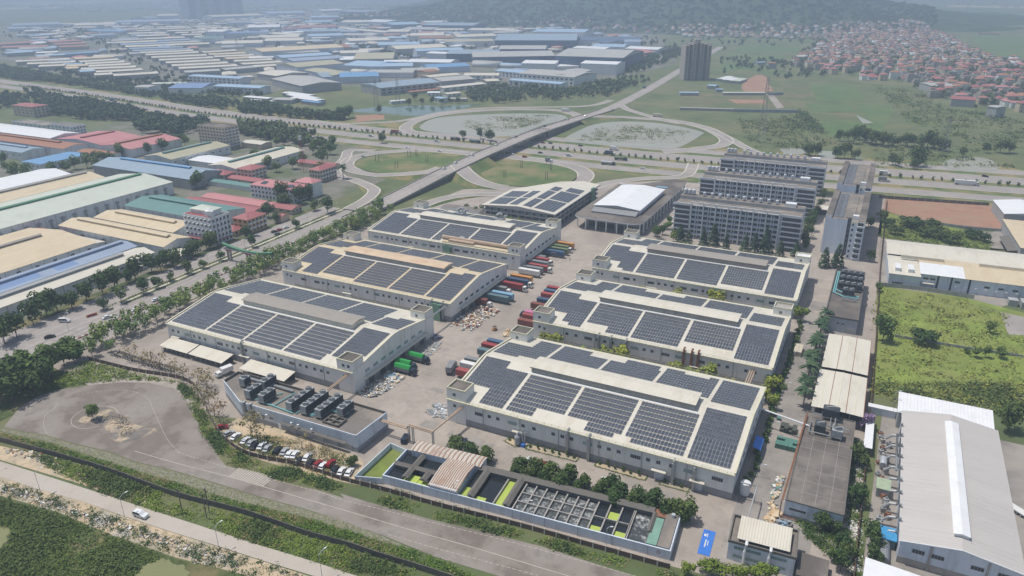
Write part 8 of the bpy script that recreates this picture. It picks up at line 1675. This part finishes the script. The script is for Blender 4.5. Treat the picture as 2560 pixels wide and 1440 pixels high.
def bike_meshes():
    a = MB(); a.tube([(-.5, 0, .7), (0, 0, .62), (.35, 0, .8), (.5, 0, 1.0)], .13, 6); a.box(-.55, -.13, .72, .15, .13, .84); MESH['bk'] = a.mesh('body', ['dark']); b = MB(); b.tube([(.5, -.3, 1.02), (.5, .3, 1.02)], .03, 4); MESH['bkh'] = b.mesh('handlebar', ['steel'])
bike_meshes()
def bike(p, rz, label, group):
    o = thing('motorbike', label, 'motorbike', (p[0], p[1], .06), rz, group); link('body', MESH['bk'], o); link('handlebar', MESH['bkh'], o)
    for x in (-.6, .6): link('wheel', wheel_mesh(.28, .1), o, (x, 0, .28))
    return o
a, b = G(4, 840, 1215), G(4, 1290, 1345)
for i in range(34):
    for r_ in range(2): q = a.lerp(b, i / 33); bike((q.x + r_ * .6, q.y + r_ * 2.4 + rt_.gauss(0, .2)), 1.2 + rt_.gauss(0, .1), 'motorbike in the packed park behind the bank fence', 'parked motorbikes')
# people
def person(p, rz, label, top, legs, scale=1.0):
    v = [(0, 0, .95), (0, 0, 1.2), (0, 0, 1.42), (0, 0, 1.52), (0, 0, 1.64), (0, .0, 1.74), (.1, 0, .9), (.11, .05, .5), (.11, .0, .06), (.12, .16, .03), (-.1, 0, .9), (-.11, -.08, .5), (-.11, -.12, .06), (-.12, .04, .03), (.2, 0, 1.4), (.27, -.05, 1.12), (.27, .1, .9), (-.2, 0, 1.4), (-.27, .06, 1.12), (-.26, .16, .9)]
    e = [(0, 1), (1, 2), (2, 3), (3, 4), (4, 5), (0, 6), (6, 7), (7, 8), (8, 9), (0, 10), (10, 11), (11, 12), (12, 13), (2, 14), (14, 15), (15, 16), (2, 17), (17, 18), (18, 19)]
    r = [.15, .15, .16, .06, .1, .08, .1, .07, .045, .04, .1, .07, .045, .04, .07, .05, .035, .07, .05, .035]
    me = bpy.data.meshes.new('person'); me.from_pydata(v, e, []); o = tag(link('person', me, None, p, rz, scale), label, 'person'); me.materials.append(MAT[top])
    m = o.modifiers.new('skin', 'SKIN'); o.modifiers.new('sub', 'SUBSURF').levels = 1; sv = me.skin_vertices[0].data
    for i, q in enumerate(r): sv[i].radius = (q, q)
    sv[0].use_root = True
person(tuple(G(5, 1711, 512, .06)), .5, 'person in dark clothes walking across the open truck yard', 'box_navy', 'dark')
person(tuple(G(4, 1236, 1180, .06)), 1.5, 'person in a pale shirt standing beside the round hedge bed', 'box_teal', 'dark')
# ================================================================ WALLS, FENCES, LAMPS, HEAPS
def run_fence(name, label, pts, pitch, h, panel_m, post_m=None, th=.15, cat='fence', post=(.4, .4, .3), jit=0.0):
    P = resample(pts, pitch); o = thing(name, label, cat, (P[0].x, P[0].y, 0)); base = Vector((P[0].x, P[0].y, 0))
    for i, (a, b) in enumerate(zip(P, P[1:])):
        d = b - a; c_ = (a + b) / 2 - base; hh = h + (rt_.uniform(-jit, jit) if jit else 0); MB().ob((0, 0, hh / 2), (d.length - (post[0] if post_m else .04), th, hh), 0).build('panel', [panel_m], o, (c_.x, c_.y, 0)).rotation_euler = (0, 0, math.atan2(d.y, d.x))
        if post_m: MB().box(-post[0] / 2, -post[1] / 2, 0, post[0] / 2, post[1] / 2, h + post[2]).build('post', [post_m], o, (a.x - base.x, a.y - base.y, 0))
    return o
mat('fence_brown', C(104, 84, 76), .85, .12, .5); mat('wall_black', C(104, 98, 92), .9, .2, .4, stain=(C(66, 64, 58), .8, .35))
run_fence('boundary_wall', 'long dark weathered concrete wall between test track and concrete road', along([(7, [(0, 430), (430, 545), (830, 665), (1290, 832), (1800, 965), (2300, 1135), (2560, 1205)]), (8, [(220, 1270), (640, 1400), (900, 1490)])]), 3.4, 2.1, 'wall_black', 'concrete_dark', .22, 'wall', (.3, .34, .12), .08)
run_fence('plant_fence', 'brown panel fence with pale posts around the plant front', along([(4, [(660, 1250), (1000, 1335), (1350, 1395)]), (7, [(1480, 60), (1570, 260), (1660, 400), (1800, 510), (1980, 565), (2200, 605), (2560, 722)]), (8, [(300, 790), (760, 920), (1300, 1055), (1800, 1195), (2300, 1335), (2560, 1405)])]), 3.6, 1.7, 'fence_brown', 'kerb', .12, 'fence', (.34, .34, .35))
run_fence('lane_fence', 'rusty mesh fence between the side lane and the weedy plot', [Vector((12.6, 150, 0)), Vector((13.2, 260, 0)), Vector((12.6, 330, 0)), Vector((11.4, 420, 0)), Vector((11.2, 570, 0))], 4.5, 2.0, 'rust', 'concrete_dark', .06)
run_fence('plot_wall', 'low grey wall crossing the weedy plot behind the big dark tree', along([(6, [(1600, 1080), (1860, 1125), (2100, 1165), (2330, 1200), (2560, 1235)])], 3), 4, 1.3, 'wall_grey', 'concrete', .15, 'wall')
run_fence('plot_wall', 'grey wall between the weedy plot and beige factory', along([(6, [(1460, 700), (1800, 735), (2200, 800)])], 3), 4, 2.2, 'wall_grey', 'concrete', .15, 'wall')
run_fence('plot_wall', 'grey wall along the bare red earth plot', along([(6, [(1480, 45), (1900, 75), (2340, 105)])], 3), 5, 2.2, 'concrete_dark', 'concrete', .15, 'wall'); run_fence('plot_wall', 'grey wall between bare red plot and the dark grove', along([(6, [(1640, 195), (1800, 225), (2100, 270), (2450, 300)])], 3), 5, 1.8, 'wall_grey', 'concrete', .15, 'wall')
def lamp(p, H, rz, label, group, arm=1.8):
    k = ('lamp', H, arm)
    if k not in MESH: MESH[k] = (MB().tube([(0, 0, 0), (0, 0, H - .8), (arm * .5, 0, H - .1), (arm, 0, H)], .11, 6, 0, .06).mesh('pole', ['alu']), MB().box(arm - .1, -.16, H - .06, arm + .7, .16, H + .08).mesh('lamp_head', ['white_metal']))
    o = thing('street_lamp', label, 'street lamp', (p[0], p[1], 0), rz, group); link('pole', MESH[k][0], o); link('lamp_head', MESH[k][1], o)
for x, y in ((305, 815), (932, 1005), (1632, 1232), (2398, 1440), (-60, 640)): lamp(G(7, x, y), 8.5, RA + 1.3, 'slim street lamp on the verge of the concrete road', 'street lamps of the concrete road')
for x, y in ((1360, 960), (1540, 1000), (1560, 960)):
    p = G(7, x, y); o = thing('utility_pole', 'dark utility pole standing in weeds by the dark wall', 'utility pole', (p.x, p.y, 0), 0, 'utility poles by the wall'); MB().tube([(0, 0, 0), (0, 0, 9)], .16, 6).build('pole', ['concrete_dark'], o); MB().box(-1, -.08, 8.2, 1, .08, 8.4).build('cross_arm', ['dark'], o)
for y in range(150, 380, 28): lamp((blv(y) - 12.4, y), 9, 0, 'street lamp along the planted boulevard median', 'street lamps of the boulevard', 2.2)
for x, y in ((1390, 1010), (1980, 1210), (850, 860), (1265, 330), (1705, 480), (2210, 620), (1915, 500)): lamp(G(8, x, y), 7, .4, 'slim lamp post beside the treatment basins and warehouse front', 'lamp posts of the plant front', 1.0)
for y in (205, 232, 262, 290, 320): lamp((-17.2, y), 5, .2, 'bent white lamp post along the lane hedge', 'lamp posts of the lane', 1.6)
for y in range(440, 900, 38):
    for s in (-1, 1):
        o_ = [p for p in OV if p[1] >= y][0]; l_ = thing('street_lamp', 'street lamp on the overpass parapet', 'street lamp', (o_.x + s * 11.2, y, ovz(o_) + .1), math.pi if s > 0 else 0, 'street lamps of the overpass'); MB().tube([(0, 0, 0), (0, 0, 8), (1.6, 0, 9)], .12, 5, 0, .06).build('pole', ['alu'], l_); MB().box(1.4, -.15, 8.95, 2.2, .15, 9.1).build('lamp_head', ['white_metal'], l_)
for x, y in ((1580, 130), (1575, 190)): lamp(G(9, x, y + 60), 8, .2, 'tall lamp post behind the factory duct lane', 'lamp posts of the factory', 1.2)
# heaps
def heap(name, label, cat, k, P, n, mats, size, hmax, flat=.35):
    W_ = [(G(k, x, y).x, G(k, x, y).y) for x, y in P]; xs_ = [p[0] for p in W_]; ys_ = [p[1] for p in W_]; mb = MB(); c = 0; t_ = 0
    cx_, cy_ = sum(xs_) / len(xs_), sum(ys_) / len(ys_)
    while c < n and t_ < n * 40:
        t_ += 1; x, y = rt_.uniform(min(xs_), max(xs_)), rt_.uniform(min(ys_), max(ys_))
        if not inpoly((x, y), W_): continue
        nv = noise.noise(Vector((x * .35, y * .35, 2))) + .4; z = rt_.uniform(0, max(.1, hmax * nv)); s = rt_.uniform(.5, 1.3) * size
        mb.ob((x - cx_, y - cy_, z + .1), (s * rt_.uniform(.8, 1.8), s, s * flat * rt_.uniform(.4, 1.6)), rt_.uniform(0, 3.14), rt_.randrange(len(mats)), None, rt_.gauss(0, .35)); c += 1
    o = mb.build(name, mats, None, (cx_, cy_, .06)); o['kind'] = 'stuff'; o['label'] = label; o['category'] = cat; return o
mat('cardboard', C(196, 168, 132), .9, .12, 1); mat('cardboard_pale', C(214, 198, 172), .9, .1, 1); mat('metal_scrap', C(166, 172, 174), .5, .2, 1, metal=.3)
heap('scrap_heap', 'sprawling heap of cardboard and broken boards beside the warehouse dock', 'scrap heap', 5, [(820, 1000), (900, 930), (1000, 870), (1060, 855), (1190, 890), (1150, 920), (1060, 960), (1040, 1000), (980, 1035), (900, 1030), (930, 1000)], 420, ['cardboard', 'cardboard_pale', 'box_white', 'metal_scrap', 'box_brown'], .8, 1.3)
heap('scrap_heap', 'heap of grey metal coils at the warehouse corner', 'scrap heap', 'r6', [(950, 1380), (1060, 1290), (1200, 1220), (1300, 1240), (1380, 1290), (1300, 1340), (1200, 1400), (1080, 1420)], 380, ['metal_scrap', 'cardboard_pale', 'concrete', 'dark', 'box_white'], .55, .9)
heap('scrap_heap', 'white wrapped bundles beside the green lorries', 'scrap heap', 'r6', [(1250, 1200), (1300, 1130), (1500, 1180), (1440, 1250), (1330, 1240)], 70, ['box_white', 'cardboard_pale', 'box_skyblue'], .95, .9, .6)
heap('scrap_heap', 'stacked steel sections laid along the warehouse gable', 'scrap heap', 'r6', [(1600, 940), (1780, 780), (1900, 800), (1900, 850), (1820, 930), (1700, 960)], 110, ['metal_scrap', 'concrete', 'metal_scrap'], .7, .35, .15)
heap('scrap_heap', 'blue and orange scrap at the rear stair tower', 'scrap heap', 'r6', [(1790, 740), (1830, 690), (1910, 730), (1880, 770), (1810, 770)], 60, ['box_blue', 'box_rose', 'metal_scrap', 'box_white'], .7, .9)
heap('scrap_heap', 'rows of silver film bales on the yard beside the stair tower', 'scrap heap', 8, [(630, 210), (710, 145), (790, 155), (790, 260), (700, 250)], 150, ['metal_scrap', 'concrete', 'alu', 'metal_scrap'], .7, .4, .4)
heap('cardboard_bales', 'cardboard bales at the rear stair tower by the slate containers', 'bales', 5, [(1200, 1070), (1250, 1030), (1270, 1050), (1240, 1085)], 40, ['cardboard_pale', 'cardboard'], .9, 1.1, .6)
heap('scrap_heap', 'timber boards and machine parts along the black flat-roofed building', 'scrap heap', 9, [(690, 760), (740, 690), (770, 700), (760, 760), (720, 850), (680, 860)], 90, ['cardboard_pale', 'box_white', 'deck_green', 'metal_scrap', 'cardboard'], .7, .9, .5)
heap('scrap_heap', 'broken yellow pallets near the office', 'scrap heap', 9, [(650, 880), (700, 870), (760, 990), (700, 1000), (690, 1060), (620, 1010), (660, 960)], 60, ['cardboard_pale', 'roof_tan', 'cardboard'], 1.0, .7, .25)
heap('scrap_heap', 'black rubbish and wire beside the office roof', 'scrap heap', 9, [(700, 1050), (760, 1010), (840, 1040), (830, 1080), (760, 1070)], 60, ['dark', 'metal_scrap', 'box_skyblue', 'concrete_dark'], .6, .7)
heap('rubble', 'broken concrete rubble scattered on the sandy verge below the concrete road', 'rubble', 7, [(0, 760), (200, 800), (600, 950), (950, 1040), (1250, 1150), (1700, 1290), (1500, 1290), (1200, 1190), (800, 1060), (400, 920), (0, 800)], 420, ['concrete', 'concrete', 'cardboard_pale', 'box_white', 'concrete_dark'], .45, .3)
heap('rubble', 'planks and slabs dumped between dark wall and concrete road', 'rubble', 7, [(20, 470), (240, 500), (500, 580), (520, 620), (300, 590), (60, 520)], 90, ['concrete', 'cardboard_pale', 'r_palegreen', 'rust'], .7, .3, .2)
heap('sand_heap', 'brushwood and sand heaped over the test track island', 'sand', 7, [(750, 240), (850, 225), (930, 240), (970, 300), (1000, 350), (960, 400), (900, 390), (880, 330), (790, 280)], 260, ['bark', 'concrete_dark', 'sand'], .3, .2, .15)
def crates(label, k, x, y, nx, ny, nz, s, m, group, name='crate', jit=.08):
    p = G(k, x, y, .06)
    for i in range(nx):
        for j in range(ny):
            for q in range(nz if rt_.random() < .8 else max(1, nz - 1)):
                o = thing(name, label, name.replace('_', ' '), (p.x + i * s * 1.08, p.y + j * s * 1.08, .06 + q * s * .72), rt_.gauss(0, jit), group); kk = ('crate', s, m)
                if kk not in MESH: MESH[kk] = (MB().box(-s / 2, -s / 2, .1, s / 2, s / 2, s * .68).mesh('body', [m]), MB().box(-s / 2 - .03, -s / 2 - .03, s * .62, s / 2 + .03, s / 2 + .03, s * .7).mesh('rim', [m]), MB().box(-s / 2, -s / 2, 0, s / 2, -s / 2 + .12, .1).box(-s / 2, s / 2 - .12, 0, s / 2, s / 2, .1).mesh('base', ['dark']))
                for nm, me in zip(('body', 'rim', 'base'), MESH[kk]): link(nm, me, o)
mat('crate_green', C(84, 128, 116), .6, .08, 1); mat('crate_dark', C(78, 82, 74), .7, .1, 1)
crates('green plastic bin in the stack beside the black flat-roofed building', 9, 720, 470, 5, 4, 2, 1.25, 'crate_green', 'green stacked bins', 'storage_bin'); crates('dark bin in the stack behind the green bins', 9, 755, 350, 4, 3, 2, 1.25, 'crate_dark', 'dark stacked bins', 'storage_bin'); crates('dark green bin standing alone on the lane', 9, 735, 265, 1, 1, 1, 1.3, 'crate_green', None, 'storage_bin')
crates('white wrapped pallet stacked on the lane beside the palms', 6, 855, 1215, 2, 5, 2, 1.5, 'box_beige', 'white pallets on the lane', 'wrapped_pallet')
dc = thing('dust_collector', 'grey cyclone dust collector with blue pumps before the warehouse', 'dust collector', tuple(G(8, 1320, 455)), 0); MB().cyl(0, 0, .6, 3.4, 1.0, 12).cyl(0, 0, 3.4, 4.2, 1.0, 12, r2=.4).build('drum', ['chiller'], dc); MB().tube([(0, 0, 4.1), (.3, .4, 5), (1.4, .6, 4.6), (1.8, .6, 1.5)], .4, 8).build('duct', ['pipe_grey'], dc); MB().box(1.4, -.6, 0, 2.8, .6, 1.2).build('pump', ['tarp_blue'], dc); MB().tube([(2.4, .8, 0), (2.4, .8, 5.2)], .22, 8).build('stack', ['alu'], dc)
fl_ = thing('flatbed_truck', 'white flatbed lorry parked beside the grey-roofed factory', 'truck', tuple(G(9, 2465, 930)), PR + .6); MB().box(-4.5, -1.2, 1.0, 2.6, 1.2, 1.3).build('bed', ['box_white'], fl_); MB().box(2.8, -1.15, .6, 4.8, 1.15, 2.6).build('cab', ['box_white'], fl_); MB().box(4.8, -1, 1.6, 4.83, 1, 2.4).build('windscreen', ['carglass'], fl_)
for x in (-3.4, -2.2, 3.6):
    for y in (-1, 1): link('wheel', wheel_mesh(.5, .35), fl_, (x, y, .5))
# ================================================================ HAZE
hm = bpy.data.materials.new('haze_air'); hm.use_nodes = True; t = hm.node_tree; t.nodes.remove(t.nodes['Principled BSDF'])
pv = t.nodes.new('ShaderNodeVolumePrincipled'); pv.inputs['Color'].default_value = (.57, .71, .92, 1); pv.inputs['Density'].default_value = HAZE_D
pv.inputs['Anisotropy'].default_value = 0.0
t.links.new(pv.outputs[0], t.nodes['Material Output'].inputs['Volume'])
mb = MB().box(-23000, -3000, -2, 23000, 23500, 420)
MAT['haze_air'] = hm
ho = mb.build('haze', ['haze_air']); ho['kind'] = 'stuff'; ho['label'] = 'pale blue haze over the whole valley'; ho['category'] = 'haze'
